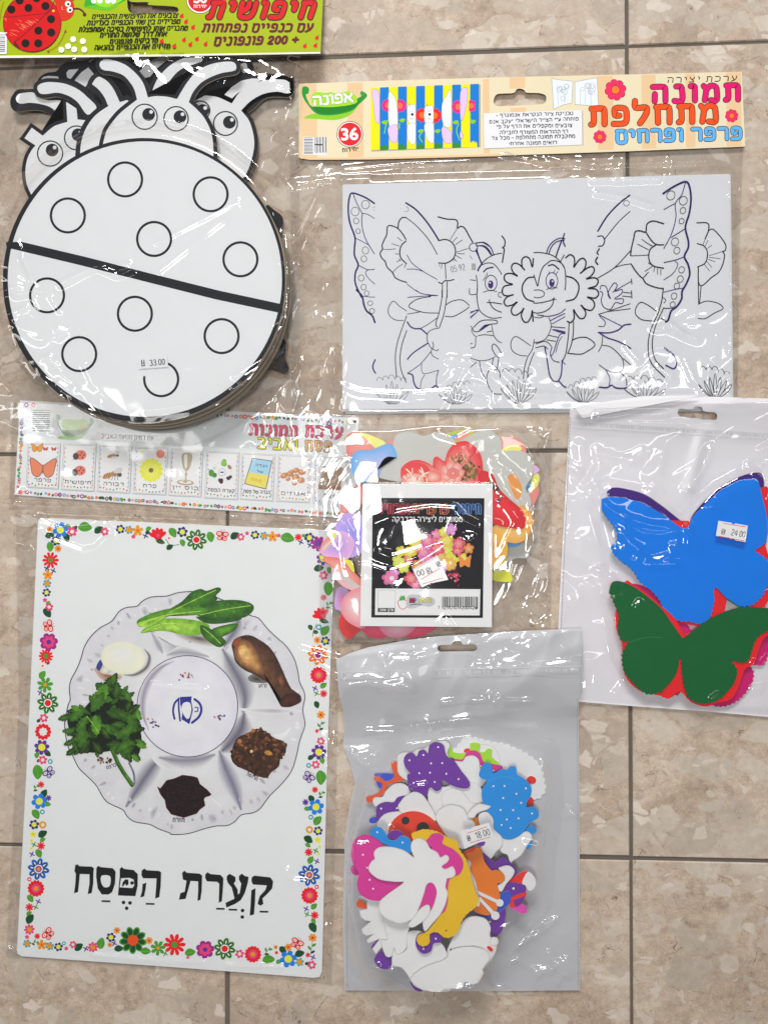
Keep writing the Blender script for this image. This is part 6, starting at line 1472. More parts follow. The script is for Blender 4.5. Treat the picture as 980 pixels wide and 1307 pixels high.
    sb = sm(V3((538,390),(560,378),(585,380),(602,400),(592,425),(570,438),(548,425)),4,True)
    a.stroke(sb, .9, K(190,50,70,.66), closed=True)
    for q in ((-.6,5),(-1.2,6.5),(-1.9,6),(-2.6,5)): leaf(a, 513.5+q[1]*.5*math.cos(q[0]), 766.5+q[1]*.5*math.sin(q[0])-.5, q[1], q[0], K(70,150,60,.66), .35, vein=False)
    a.poly(sm(V3((592,390),(605,350),(660,345),(720,355),(770,370),(772,405),(740,422),(690,415),(640,432),(600,428)),4,True), K(170,170,176,.66))
    a.poly(V3((612,366),(648,366),(648,398),(612,398)), BK)
    for s, x0, x1, c in (('ם',617,643,K(220,40,50,.6)),('י',650,658,K(90,120,200,.6)),('ת',672,697,K(236,210,50,.6)),('ו',702,710,K(240,200,60,.6)),('ת',722,752,K(236,210,50,.6))):
        a.heb(s, V3((x0,396))[0], V3((x1,394))[0], 5.6, 1.3, c, outline=(.45,BK))
    a.stroke(V3((612,412),(660,405),(690,410)), .8, BK, smooth=3)
    for i in range(30):
        x = 563.5+ i*1.55; wv = (.5,.9,1.2)[(i*7+i//3) % 3]; a.poly([(x,761.5),(x+wv,761.5),(x+wv,774.5 if i not in (0,1,14,15,28,29) else 777),(x,774.5 if i not in (0,1,14,15,28,29) else 777)], BK)
    a.heb('7', (558.3,777.6), (561,777.6), 4.4, .7, BK); a.heb('290101', (566,777.8), (585.5,777.8), 4.4, .7, BK, smooth=2); a.heb('200426', (588.5,777.8), (608.5,777.8), 4.4, .7, BK, smooth=2)
    o = a.build('label_card'); tag(o, 'square white label card with a black flower picture lying on the cut-outs', 'card')
    t = thing('plastic_bag', 'shiny clear square bag of printed paper flowers in the middle', 'bag', 560, 680)
    zf = zl + .0013
    price_sticker(t, V3((632,182),(790,92),(860,250),(770,268),(764,272),(752,270),(690,300)), zf+.0004, '18.00', V3((752,165))[0], V3((655,192))[0], 8.2, [V3((685,248),(805,178)), V3((694,278),(826,238))], 1.0, (V3((800,128))[0], V3((778,140))[0]))
    pile = [(410,580),(450,552),(500,552),(560,545),(640,548),(672,570),(688,605),(680,640),(680,690),(660,740),(628,802),(540,812),(440,814),(420,760),(408,690),(430,640)]
    cr = []
    C = lambda amp, wd, *q: cr.append((list(q), amp, wd))
    C(.0014,3,(478,668),(510,655),(550,649),(580,651),(592,665),(612,674),(620,668),(634,672)); C(.0014,3,(484,706),(500,712),(540,700),(575,686),(582,668)); C(.0014,3,(450,722),(470,722),(497,731),(530,720),(570,696),(582,675)); C(.0012,3,(445,700),(450,720),(456,735))
    C(.0016,3.5,(634,588),(650,600),(660,612)); C(.0015,3.5,(636,605),(650,630),(660,642)); C(.0014,3,(655,605),(668,620)); C(.0013,3,(647,640),(660,660)); C(.0013,3,(700,560),(692,575),(702,600),(690,620),(702,640),(696,660)); C(.0012,2.6,(560,552),(585,560),(600,552),(640,548),(690,552)); C(.0012,2.6,(655,735),(660,720),(672,712),(660,745)); C(.0012,2.8,(655,790),(662,778),(688,766)); C(.001,2.5,(690,765),(698,776)); C(.001,2.5,(592,690),(584,682)); C(.0016,4,(597,692),(603,688)); C(.0012,2.8,(566,796),(578,802),(570,792))
    C(.0014,3,(420,640),(440,600),(446,590)); C(.0014,3,(430,655),(446,680),(442,700))
    edge = [(686,545),(704,545),(703,803),(684,800)]
    film('film', t, [(405,540),(560,541),(704,545),(703,803),(560,812),(425,828),(408,815)], .0012, [(pile, zf-.0012, 22), ([(463,618),(628,618),(627,800),(460,799)], zf, 12)], cr,
         [(edge,.0013,11,.4,2,14),([(408,590),(480,590),(500,740),(415,740)],.0006,26,.7,1.5,22),([(640,560),(700,560),(700,800),(650,800)],.0008,18,.5,1.6,22),(None,.00008,36,.9,1.8,1)], .00025, 51, 1.5)
flower_pack()

# ================================================================== bag of big foam butterflies
def perforation(a, p, q, n, col, length=2.0, w=.8, tilt=None):
    P, Q = np.array(p, float), np.array(q, float); u = (Q-P)/np.hypot(*(Q-P)); v = u if tilt is None else np.array(tilt, float)
    for i in range(n):
        c = P + (Q-P)*(i+.5)/n; a.stroke([tuple(c-v*length/2), tuple(c+v*length/2)], w, col)
def euro_hole(cx, cy, w, h, rot=0.0):
    pts = [(-.5,.1),(-.47,-.35),(-.4,-.5),(-.15,-.5),(-.1,-.95),(0,-1.1),(.1,-.95),(.15,-.5),(.4,-.5),(.47,-.35),(.5,.1),(.46,.4),(.4,.5),(-.4,.5),(-.46,.4)]
    c, s = math.cos(rot), math.sin(rot)
    return [(cx + x*w*c - y*h*s, cy + x*w*s + y*h*c) for x, y in sm(pts, 3, True)]

def butterfly_bag():
    k = .66
    Y1 = zc(750,590,4.26); Y2 = zc(750,730,4.26)
    t = thing('plastic_bag', 'white backed bag of large blue and green butterflies at the right edge', 'bag', 850, 710)
    base = lambda x, y: .0016 + .0062*np.clip((600-y)/85, 0, 1)**2
    back = [(727,522),(744,520),(800,516),(900,506),(990,509),(990,916),(900,908),(804,901),(708,893),(715,740)]
    hole = euro_hole(889.5, 529, 51, 9.5, .11)
    a = Art()
    X = sm([(727,522),(990,509)], 1)
    film('back_sheet', t, back, base, [], [([(880,620),(895,560)],.0012,5)], [(None,.0004,60,1.2,2,1)], .0004, 61, 2.5, 'white_sheet', [hole])
    # folded corner of the top strip and the grip seal
    a = Art(); a.warp = lambda x, y: float(base(np.array(x), np.array(y)))
    W2 = K(206,205,214,.70); DK = K(96,92,96,.7)
    a.slab([(733,520.5),(744,517),(820,505.5),(893,504.6),(880,507.5),(800,523),(743,534)], .0034, .0038, W2, K(150,148,152,.7))
    a.build('folded_corner', t)
    a = Art(); a.warp = a.warp = lambda x, y: float(base(np.array(x), np.array(y)))
    a.z = .0030
    rr = random.Random(3)
    for i in range(118):
        x = 732 + i*2.1; y = 541 + (x-732)*.062; a.stroke([(x,y-1.6),(x+.4,y+2.2)], .5, mix(W2, DK, rr.uniform(.1,.75)))
    a.stroke([(730,538.5),(985,554)], .5, mix(W2,DK,.35)); a.stroke([(730,546),(985,561)], .5, mix(W2,DK,.3))
    a.build('grip_seal', t)
    a = Art(); a.warp = lambda x, y: float(base(np.array(x), np.array(y))); a.z = .0030
    perforation(a, (727.5,532), (712,886), 86, DK, 2.2, .7)
    a.build('perforated_edge', t)
    pile = Pile(.0030, .0010, 'butterfly_cutout', 'foam butterfly', 'large foam butterflies in the white bag', 'foam', k)
    BL, PU, RE, GR, LG, MA = K(3,106,200,k), K(58,28,104,k), K(204,28,34,k), K(6,84,40,k), K(50,136,50,k), K(176,20,96,k)
    top = [(75,200),(120,188),(200,195),(300,225),(400,280),(470,330),(515,358),(545,350),(570,300),(640,225),(720,155),(820,100),(905,90),(928,110),(945,180),(965,260),(975,330),(972,400),(960,440),(906,480),(945,505),(1000,560),(1010,640),(990,700)]
    lowr = [(975,80),(950,130),(895,180),(830,190),(750,140),(690,83),(685,160),(665,250),(610,285),(555,272),(500,268),(440,240),(410,208),(385,150)]
    left = [(385,690),(330,688),(280,650),(250,600),(215,565),(170,530),(140,500),(124,458),(150,440),(160,400),(140,350),(100,300),(68,250)]
    def lobes(pts): return wavy(pts, .9, 4.6, 3)
    blue = sm(Y1(*top[:20]), 3) + lobes(Y1(*top[20:]) + Y2(*lowr) + Y1(*left))[:0] 
    def edgewave(seg, n=3):
        P = sm(seg, n); out = []; d = 0
        for i in range(len(P)-1):
            a_, b_ = np.array(P[i]), np.array(P[i+1]); Ln = np.hypot(*(b_-a_)); m = max(1,int(Ln/1.2)); e = (b_-a_)/(Ln+1e-9); nn = np.array([-e[1], e[0]])
            for q in range(m): out.append(tuple(a_+(b_-a_)*q/m + nn*2.0*(abs(math.sin(math.pi*(d+Ln*q/m)/6.2))-.5)))
            d += Ln
        return out
    blue = sm(Y1(*top[:20]), 3)[:-1] + edgewave(Y1(*top[19:]) + Y2(*lowr[:4])) + sm(Y2(*lowr[3:7]), 3)[:-1] + edgewave(Y2(*lowr[6:]) + Y1(*left[1:6])) + edgewave(Y1(*left[5:]))
    sh = lambda P, dx, dy, s=1.0: [((x-870)*s+870+dx, (y-720)*s+720+dy) for x, y in P]
    gl = sm(Y2((115,110),(130,60),(170,50),(240,75),(320,130),(400,200),(450,270),(508,350),(525,355),(600,300),(680,245),(780,205),(880,190),(1000,200)), 3)
    gr = edgewave(Y2((1000,200),(1000,300),(930,350),(900,400),(880,470),(850,496),(780,484))) 
    gr2 = edgewave(Y2((780,484),(812,530),(802,590),(770,640),(720,690),(660,716),(600,716),(550,690),(525,640),(510,560),(504,468)))
    gr3 = sm(Y2((500,468),(485,540),(450,600),(395,655)), 3)[:-1] + edgewave(Y2((395,655),(330,668),(280,640),(230,590),(195,540),(184,460),(205,400),(225,382))) + edgewave(Y2((225,382),(180,372),(160,310),(165,240),(140,170),(115,112)))
    green = gl[:-1] + gr + gr2 + gr3
    L = pile.put
    L('light green butterfly almost hidden beneath the blue one', sh(blue, 3, 4, .97), LG, raw=True)
    L('magenta butterfly lowest under the dark green one', sh(green, 21, 3.5, 1.0), MA, raw=True)
    L('purple butterfly peeping out along the upper edge of the blue one', sm(Y1((118,200),(116,150),(150,137),(220,148),(310,175),(400,235),(470,290),(540,338),(570,285),(640,205),(720,135),(820,80),(900,57),(940,60),(953,90),(957,140),(940,300),(700,600),(500,600),(300,500)),3,True), PU, raw=True)
    L('red butterfly close under the blue one', sm(Y1((300,300),(600,320),(800,250),(933,142),(990,150),(1010,300),(960,440),(1010,560)),2) + Y2((1000,120),(960,190),(900,200),(880,190),(800,110),(760,140),(748,180),(742,225),(665,262),(600,296),(540,285),(470,262),(400,190),(383,100)), RE, raw=True)
    L('large blue butterfly on top with a price sticker', blue, BL, raw=True, edge=K(30,90,160,k))
    L('red butterfly right under the dark green one', sh(green, 6.5, 1.5, .995)[:0] + sm(Y2((200,55),(250,72),(330,125),(410,195),(470,250),(520,330),(560,330),(700,300),(1000,260),(1000,330),(955,360),(930,420),(900,500),(860,520),(840,560),(820,620),(780,690),(700,712),(640,732),(560,708),(500,650),(440,690),(390,672),(280,645),(200,560),(186,390),(160,330),(150,230)),3,True), RE, raw=True)
    L('large dark green butterfly on top at the bottom of the bag', green, GR, raw=True, edge=K(120,30,40,k), extra=lambda a: [a.stroke(Y2((225,384),(280,364),(340,354),(405,358)), .35, K(60,130,80,k), smooth=4)])
    zt = pile.z
    price_sticker(t, Y1((708,318),(780,329),(784,337),(796,337),(800,332),(868,345),(855,434),(800,424),(790,415),(775,418),(768,414),(694,400)), zt+.0020, '24.00', Y1((775,396))[0], Y1((850,412))[0], 8.4, [Y1((735,332),(858,352)), Y1((712,402),(850,428))], .9, (Y1((722,392))[0], Y1((742,396))[0]))
    up = Y1(*top[:16]) + [(985,600),(985,900)] + Y2((640,716),(500,690),(330,668),(184,460),(140,170)) + Y1((124,458),(68,250))
    cr = []
    C = lambda amp, wd, *q: cr.append((list(q), amp, wd))
    for z, amp, wd, *q in ((Y1,.0016,3,(30,120),(100,115),(200,140),(320,160),(400,165)),(Y1,.0016,3,(40,120),(60,190),(110,250),(180,290),(230,350),(290,385),(380,395),(465,385)),(Y1,.0014,3,(200,300),(260,320),(350,345),(460,355)),(Y1,.0016,4,(180,385),(215,430),(270,478)),(Y1,.0015,3,(180,480),(230,530),(300,560),(390,565),(480,558)),(Y1,.0014,3.5,(280,510),(350,545),(430,520)),(Y1,.0013,3,(470,480),(490,380)),(Y1,.0013,3,(555,360),(560,390),(600,440),(600,490)),(Y1,.0013,3,(540,350),(545,470)),(Y1,.0014,4,(660,250),(690,240),(720,260)),(Y1,.0016,5,(400,30),(380,90),(340,150)),(Y1,.0014,4,(640,20),(570,110),(540,160)),(Y1,.0013,3,(20,190),(50,240),(60,270)),(Y1,.0012,3,(30,60),(60,20),(90,25)),(Y1,.0012,2.5,(40,580),(100,620),(150,640),(170,680)),(Y2,.0014,3,(60,0),(130,40),(160,70),(200,95)),(Y2,.0013,3,(0,60),(60,110),(110,170),(130,160)),(Y2,.0013,3,(150,100),(170,130),(200,120),(215,150)),(Y2,.0013,3,(260,190),(280,175)),(Y2,.0012,3,(150,660),(185,610),(215,640)),(Y2,.0012,3,(905,500),(930,520),(985,470)),(Y2,.0013,3,(900,640),(940,630),(930,655)),(Y2,.0010,3,(680,690),(705,672)),(Y2,.001,4,(0,480),(40,520),(20,700))):
        C(amp, wd, *z(*q))
    C(.0013,3,(760,575),(765,600),(745,620)); C(.0016,5,(740,570),(742,592),(738,600)); C(.0013,3,(770,580),(790,585),(815,590)); C(.0013,3,(800,585),(818,576),(800,594)); C(.0018,5,(846,577),(840,595),(828,606)); C(.0016,4,(906,575),(895,600),(888,612)); C(.0012,3,(970,575),(985,566)); C(.0013,3,(954,595),(960,600)); C(.0014,3,(722,640),(728,660),(724,680)); C(.0012,3,(764,532),(800,530),(850,529)); C(.0012,3,(764,534),(810,541),(870,541)); C(.0012,3,(880,543),(910,541)); C(.0014,3.5,(718,740),(735,755),(738,765))
    C(.0013,3,(722,592),(740,604),(735,612))
    film('front_film', t, [(727,524),(800,519),(990,512),(990,914),(804,899),(710,891),(716,740)], lambda x, y: base(x, y)+.0024, [(sm(up,1,True), zt+.0012, 26)], cr,
         [([(720,560),(985,560),(985,640),(720,700)],.0009,30,1.1,2.4,40),([(712,740),(775,740),(775,890),(710,890)],.0009,26,1.3,2.2,20),(None,.0007,46,1.2,2.2,1)], .0010, 63, 1.6, 'film_soft', [hole])
butterfly_bag()

# ================================================================== grey bag of small foam insects
def insect_bag():
    k = .56
    X1 = zc(430,930,5); X2 = zc(560,930,5); X3 = zc(430,1080,5); X4 = zc(560,1080,5)
    t = thing('plastic_bag', 'grey see-through grip bag of small foam insects and butterflies', 'bag', 590, 1050)
    def base(x, y):
        q = np.clip((945-y)/85, 0, 1)
        return .0014 + .0092*q*q*(3-2*q)
    out = [(429,842),(445,834),(470,826),(520,817),(560,812),(650,806),(743,802),(744,850),(743,884),(738,890),(739,1000),(740,1264),(600,1265),(440,1264),(437,1180),(440,1070),(446,1030),(453,1000),(447,975),(438,953),(440,920),(432,880)]
    hole = euro_hole(583.5, 827, 51, 8.5, -.02)
    film('back_sheet', t, out, base, [], [], [(None,.0003,60,.6,1.6,1),([(430,838),(743,805),(743,900),(432,930)],.0012,44,.3,2.2,14)], .0004, 71, 2.5, 'grey_sheet', [hole])
    a = Art(); a.warp = lambda x, y: float(base(np.array(x), np.array(y))); a.z = .0020
    G0, G1, G2 = K(170,168,172,k), K(120,118,122,k), K(206,206,210,k); rr = random.Random(5)
    for i in range(150):
        x = 436+i*2.03; y = 862 - (x-436)*.024; a.stroke([(x,y-2.4),(x+.4,y+2.6)], .55, mix(G0, rr.choice((G1,G2)), rr.uniform(.15,.8)))
    a.stroke([(433,858),(742,850)], .6, mix(G0,G2,.5)); a.stroke([(433,868),(742,861)], .6, mix(G0,G1,.5))
    a.build('grip_seal', t)
    for segs in (((741,806),(741,884),18), ((736.5,892),(738,1262),86), ((442,1075),(443,1260),40)):
        a = Art(); a.warp = lambda x, y: float(base(np.array(x), np.array(y))); a.z = .0020
        perforation(a, segs[0], segs[1], segs[2], mix(G0,G1,.8), 2.3, .75)
        a.build('perforated_edge', t)
    p = Pile(.0024, .00048, 'insect_cutout', 'foam insect', 'foam insect and butterfly cut-outs in the grey bag', 'foam', k)
    WH = K(206,205,203,k); WED = K(150,148,146,k); PU = K(86,34,126,k); MA = K(176,38,122,k); BL = K(8,114,182,k); DB = K(40,66,164,k); RD = K(204,36,28,k); OR = K(206,98,18,k); YE = K(226,152,8,k); LI = K(134,182,34,k); VER = K(214,70,32,k); PW = K(222,208,206,k)
    L = p.put
    def dots(z, l, r=1.25, c=None):
        def f(a):
            for x, y in l: a.circle(*z((x,y))[0], r, c or WH, 'foam', n=10)
        return f
    def both(*fs):
        def f(a):
            for q in fs: q(a)
        return f
    W = lambda label, pts, **kw: L(label, pts, WH, edge=WED, border=K(176,174,172,k), **kw)
    L('large pinkish white flower with a scalloped edge at the upper right', wavy(X2((85,150),(120,110),(150,72),(205,55),(275,72),(345,88),(420,98),(490,128),(560,162),(620,205),(660,275),(672,340),(678,400),(620,452),(540,420),(400,400),(240,280),(120,220)), 2.4, 8.5), PW, raw=True, extra=lambda a: a.stroke(X2((255,100),(330,110),(375,150),(390,215)), .5, K(170,150,150,k), 'foam', smooth=4))
    L('little red ball tip at the upper right edge of the pile', X2((560,325),(575,305),(600,305),(620,325),(612,348),(585,352),(565,340)), RD)
    L('small red bit next to the blue butterfly at right', X2((560,450),(590,440),(606,462),(595,488),(570,490)), RD)
    L('lime green ant with legs at the top', X2((45,170),(75,108),(90,150),(160,158),(200,150),(200,95),(262,98),(255,145),(290,150),(310,128),(340,138),(335,180),(392,230),(340,240),(260,215),(160,200)), LI)
    L('red speck peeping out beside the lime ant', X2((158,140),(178,126),(198,134),(190,150),(165,152)), RD)
    L('magenta ring shaped wing at the top in the middle', X2((95,200),(150,195),(178,152),(220,138),(262,158),(285,212),(340,225),(402,238),(390,268),(300,262),(120,230)), MA, extra=dots(X2,((266,240),(348,268))))
    L('royal blue wing at the upper left behind the orange legs', X1((238,300),(262,285),(365,292),(340,330),(280,390)), DB)
    L('vermilion beetle legs sticking out at the upper left', X1((345,220),(390,215),(420,300),(430,330),(330,355),(310,400),(260,445),(228,472),(190,465),(188,435),(225,428),(272,402),(290,350),(240,332),(240,305),(282,312),(310,338),(365,312),(352,255)), VER, smooth=2)
    W('white foam wing behind the spotted purple butterfly', X1((385,220),(388,170),(430,150),(480,155),(512,130),(560,125),(620,85),(690,78),(720,105),(705,160),(740,220),(700,300),(520,350),(400,300)))
    W('white foam wing edge at the upper left below the vermilion legs', X1((228,470),(240,440),(290,435),(310,400),(360,355),(420,350),(460,380),(465,430),(380,470),(260,500)))
    W('white foam shape under the magenta ring at the top', X1((740,215),(800,210),(820,180),(870,172),(905,200),(915,260),(960,300),(930,360),(850,400),(780,330)))
    W('white foam shape in the upper middle with curled edge', X1((580,400),(620,370),(700,370),(760,330),(880,345),(930,400),(935,470),(860,480),(800,540),(700,600),(600,560)))
    W('white foam wing in the centre with a rounded top', X1((665,450),(680,400),(740,380),(800,400),(840,450),(870,475),(960,480),(975,500),(900,540),(820,560),(700,540)))
    L('violet speck at the left of the ladybird', X1((205,590),(215,570),(260,565),(250,600),(215,602)), DB)
    L('dark purple butterfly wing at left behind the ladybird', X1((250,535),(258,490),(310,468),(362,470),(385,440),(440,428),(460,450),(420,500),(340,550),(260,590)), PU, extra=dots(X1,((282,510),(382,508))))
    L('purple butterfly with white dots at the top of the pile', X1((425,205),(440,168),(478,153),(508,180),(522,145),(556,136),(580,160),(588,110),(632,86),(680,108),(697,172),(750,210),(792,270),(842,335),(846,370),(810,383),(740,366),(668,328),(668,378),(632,400),(590,372),(562,442),(515,418),(480,385),(462,400),(450,330),(448,296),(472,290),(440,252)), PU, smooth=3, edge=K(40,16,60,k), extra=dots(X1,((462,202),(551,168),(645,118),(600,222),(671,220),(525,284),(593,281),(697,288),(490,346),(623,340),(775,322))))
    W('white foam wing at left above the ladybird, cut off by purple', X1((255,605),(300,548),(370,530),(420,540),(380,640),(320,690),(270,650)))
    W('white foam wing arching above the red ladybird', X1((388,505),(410,460),(438,430),(490,403),(542,420),(582,470),(622,540),(634,585),(560,600),(440,560)))
    L('orange petal sliver beside the price sticker', X1((828,550),(870,546),(902,580),(906,612),(890,634),(845,600)), K(214,110,20,k))
    L('red ladybird body with two black spots', X1((330,665),(348,600),(400,550),(470,528),(540,536),(600,570),(660,630),(695,675),(600,720),(400,720)), K(200,46,22,k), extra=both(lambda a: a.circle(*X1((437,587))[0],5.2,BLACK,'foam'), lambda a: a.circle(*X1((548,635))[0],8,BLACK,'foam')))
    W('white foam blossom in the centre left of the price sticker', X1((630,575),(648,522),(700,490),(750,488),(805,510),(835,560),(870,590),(885,640),(860,720),(800,770),(720,710),(680,660)))
    L('cobalt blue round tips at the lower right of the blue butterfly', X2((560,640),(590,615),(622,640),(612,668),(585,680),(592,735),(580,765),(550,760),(545,700)), BL)
    W('white foam flower stem under the blue butterfly', X2((355,720),(380,690),(480,690),(555,655),(595,690),(560,750),(520,812),(465,850),(470,890),(455,890),(440,810),(400,790)))
    L('blue butterfly with white dots and knobbly edge at right', X2((255,300),(268,255),(295,218),(332,228),(346,285),(400,258),(432,265),(455,242),(490,246),(497,290),(530,312),(572,345),(590,385),(585,432),(562,462),(560,502),(600,498),(636,532),(630,572),(592,592),(570,612),(538,662),(482,700),(430,707),(380,682),(348,640),(346,572),(310,535),(285,490),(272,430),(278,380),(310,335),(280,322)), BL, edge=K(8,60,110,k), extra=both(dots(X2,((347,367),(418,366),(554,381),(494,416),(409,443),(524,474),(393,519),(473,520),(593,541),(432,580),(507,573),(399,615),(457,634))), lambda a: a.stroke(X2((300,345),(360,315),(440,308),(500,330)), .5, K(40,140,200,k), 'foam', smooth=4)))
    W('white foam leaf tip lying across the left side of the blue butterfly', X2((200,520),(250,480),(290,485),(330,497),(300,520),(250,535),(220,570),(180,560)))
    W('white foam wing under the price sticker on its right', X2((250,560),(300,530),(345,575),(350,640),(400,690),(402,745),(360,790),(330,830),(290,800),(260,740),(270,660)))
    L('purple antenna piece near the price sticker', X2((240,735),(265,725),(296,722),(285,745),(265,750)), PU)
    L('dark purple wing below the white flower at right', X2((360,860),(400,820),(440,840),(470,870),(500,920),(460,960),(390,930)), PU, edge=K(40,16,60,k))
    L('violet purple wing between the orange ant and the white leaf', X4((278,40),(330,85),(380,125),(350,210),(300,180),(270,100)), PU)
    L('red head piece at the far right of the pile', X4((440,228),(500,182),(565,160),(545,232),(480,250)), RD)
    L('pale pink petal sticking out at the far right', X4((530,232),(567,163),(610,200),(616,252),(580,286),(552,258)), K(214,190,200,k), edge=K(180,60,90,k))
    L('pink antenna tip at the far right', X4((445,380),(520,368),(556,390),(562,420),(530,430),(480,405)), K(200,60,150,k))
    L('red stripe piece at the far right below the purple one', X4((455,320),(552,290),(540,345),(460,392)), RD)
    L('purple body piece at the far right with one white dot', X4((415,265),(450,230),(548,250),(552,290),(535,350),(490,385),(470,330),(440,310)), PU, extra=both(dots(X4,((475,270),),1.6), lambda a: a.poly(sm(X4((462,325),(545,295),(540,320),(470,345)),3,True), RD, 'foam')))
    L('royal blue wing under the orange ant', X4((390,310),(450,288),(458,350),(420,392),(380,425),(320,470),(225,430),(230,410),(320,430)), DB)
    L('purple butterfly wing at right below the orange ant', X4((320,490),(390,420),(422,398),(422,460),(402,540),(350,582),(325,545)), PU, extra=dots(X4,((325,483),)))
    W('white foam leaf beside the orange ant head', X4((380,140),(440,123),(480,150),(472,190),(430,240),(398,292),(370,260),(412,225),(420,200),(400,165)))
    L('big orange ant lying at the right', X4((138,75),(160,40),(210,15),(262,10),(282,60),(292,100),(335,155),(360,150),(402,165),(420,200),(402,236),(372,240),(390,312),(382,362),(360,420),(310,442),(250,430),(215,400),(190,300),(230,250),(200,180),(150,100)), OR, edge=K(110,50,10,k), extra=lambda a: a.poly(sm(X4((135,70),(180,30),(230,10),(225,30),(180,45)),3,True), RD, 'foam'))
    ant = [X4((235,295),(262,300),(300,320),(360,345))]
    def stick(z0, a, b, r=4.8):
        (x1,y1),(x2,y2) = z0(a)[0], z0(b)[0]; d = np.array([x2-x1,y2-y1]); d /= np.hypot(*d); n_ = np.array([d[1],-d[0]])
        q = math.atan2(d[1],d[0])
        arc = [(x2+r*math.cos(q+s), y2+r*math.sin(q+s)) for s in np.linspace(-2.7,2.7,15)]
        return [tuple(np.array((x1,y1))-n_*-1.9)] + arc + [tuple(np.array((x1,y1))-n_*1.9)]
    L('upper white antenna with a ball tip across the orange ant', stick(X4,(235,290),(388,362)), WH, raw=True, edge=WED)
    L('lower white antenna with a ball tip across the orange ant', stick(X4,(255,330),(360,444),5.4), WH, raw=True, edge=WED)
    W('white scalloped strip between the yellow caterpillar and the orange ant', X4((170,100),(185,85),(205,110),(200,150),(232,220),(250,300),(262,370),(240,380),(200,250),(160,150)))
    L('blue tip at the left edge behind the magenta butterfly', X1((100,830),(130,860),(128,880),(95,840)), BL)
    L('orange red legs at the lower left edge', X3((125,360),(150,340),(190,380),(185,400),(130,388)), VER)
    L('magenta wing tip at the far left edge with a dot', X1((88,905),(95,875),(135,868),(140,930),(105,932)), MA, extra=dots(X1,((130,890),)))
    L('purple disc at the bottom left', X3((238,720),(280,668),(312,700),(350,700),(345,770),(310,786),(262,770)), PU)
    L('purple leg bits at the lower left edge', X3((220,640),(255,600),(262,612),(230,655)), PU)
    W('white foam bug with square legs at the lower left', X3((135,320),(190,350),(192,400),(142,410),(150,450),(180,475),(215,480),(155,530),(165,560),(190,572),(235,560),(188,600),(200,620),(240,605),(275,590),(225,655),(248,690),(290,640),(320,590),(420,620),(440,450),(300,330),(200,300)), smooth=1)
    L('purple piece between the white shapes at the bottom', X3((380,712),(400,685),(440,678),(450,655),(460,700),(450,725),(415,735),(390,730)), PU)
    L('purple sliver at the very bottom', X3((465,868),(500,880),(545,925),(500,920)), PU)
    W('white foam wing in the lower left with a pointed foot', X3((280,400),(300,500),(320,595),(278,600),(310,700),(352,700),(362,650),(380,690),(440,655),(450,560),(470,470),(380,400)))
    W('white foam bug standing at the bottom', X3((350,755),(365,650),(385,690),(445,655),(445,560),(520,540),(640,600),(700,680),(740,900),(640,930),(560,920),(490,890),(455,830),(410,775)))
    W('white foam cloud shape at the bottom right', X3((700,690),(735,590),(775,520),(825,460),(890,448),(952,468),(980,520),(975,575),(1010,600),(1020,640),(1000,700),(940,780),(900,780),(760,760)))
    W('white foam ball tip at the right of the bottom cloud shape', X4((325,600),(345,580),(375,590),(378,625),(350,635),(330,625)))
    L('red sliver beside the white cloud shape', X4((305,645),(325,640),(345,662),(330,672)), RD)
    W('white foam flower lying lowest in the bag', wavy(X3((470,840),(560,770),(690,720),(720,665),(800,642),(900,640),(955,670),(975,720),(930,780),(935,810),(900,870),(860,882),(815,868),(790,905),(700,910),(650,930),(560,920),(500,890)),.6,11), raw=True, extra=lambda a: [a.circle(*X3((725,660))[0],1.2,BLACK,'foam'), a.stroke(X3((725,660),(780,645),(860,640),(930,655)), .6, K(100,98,96,k), 'foam', smooth=4)])
    L('purple dotted wing behind the yellow caterpillar head', X3((500,605),(520,560),(570,548),(640,550),(668,585),(655,615),(615,622),(600,670),(550,688),(512,655)), PU, extra=dots(X3,((551,655),(630,590))))
    L('magenta butterfly with white dots at the left', X1((90,780),(108,715),(160,680),(225,686),(275,722),(300,748),(400,760),(480,815),(560,900),(580,1000)) + X3((560,330),(420,300),(345,300),(300,342),(240,348),(180,330),(138,290),(128,230),(140,175),(105,120),(90,70)), MA, edge=K(90,14,60,k), extra=dots(X1,((152,737),(166,805),(193,888),(208,965),(231,1022))))
    L('purple sliver above the magenta wing in the middle', X1((320,690),(340,655),(390,650),(420,670),(380,700)), PU)
    L('bright blue dotted wing at left above the white butterfly', X1((210,670),(228,635),(272,628),(306,660),(332,708),(378,712),(400,688),(440,688),(472,722),(468,795),(400,775),(330,748),(250,700)), BL, extra=dots(X1,((257,661),(418,727))))
    L('yellow caterpillar with a scalloped back', wavy(X1((478,695),(515,655),(565,643),(640,658),(700,692),(765,718),(780,770),(820,830),(845,900)) + X3((860,210),(882,290),(905,345),(880,392),(830,432),(795,480),(772,545),(722,582),(680,580),(640,550),(592,560),(590,618),(545,640),(510,608),(520,568),(570,548),(620,490),(660,430),(690,330),(640,150)), .7, 6), YE, raw=True, edge=K(150,110,10,k), extra=lambda a: (a.circle(*X3((696,539))[0],1.1,BLACK,'foam'), a.stroke(X3((520,580),(560,560),(588,575)),.4,K(150,110,10,k),'foam',smooth=3)))
    L('magenta wing in front of the yellow caterpillar', X1((585,700),(605,675),(645,668),(682,690),(672,735),(740,770),(790,820),(806,872),(780,930),(720,958)) + X3((705,300),(708,345),(690,410),(660,432),(600,440),(530,400),(520,200),(600,0)) + X1((600,860),(560,740)), MA, edge=K(90,14,60,k))
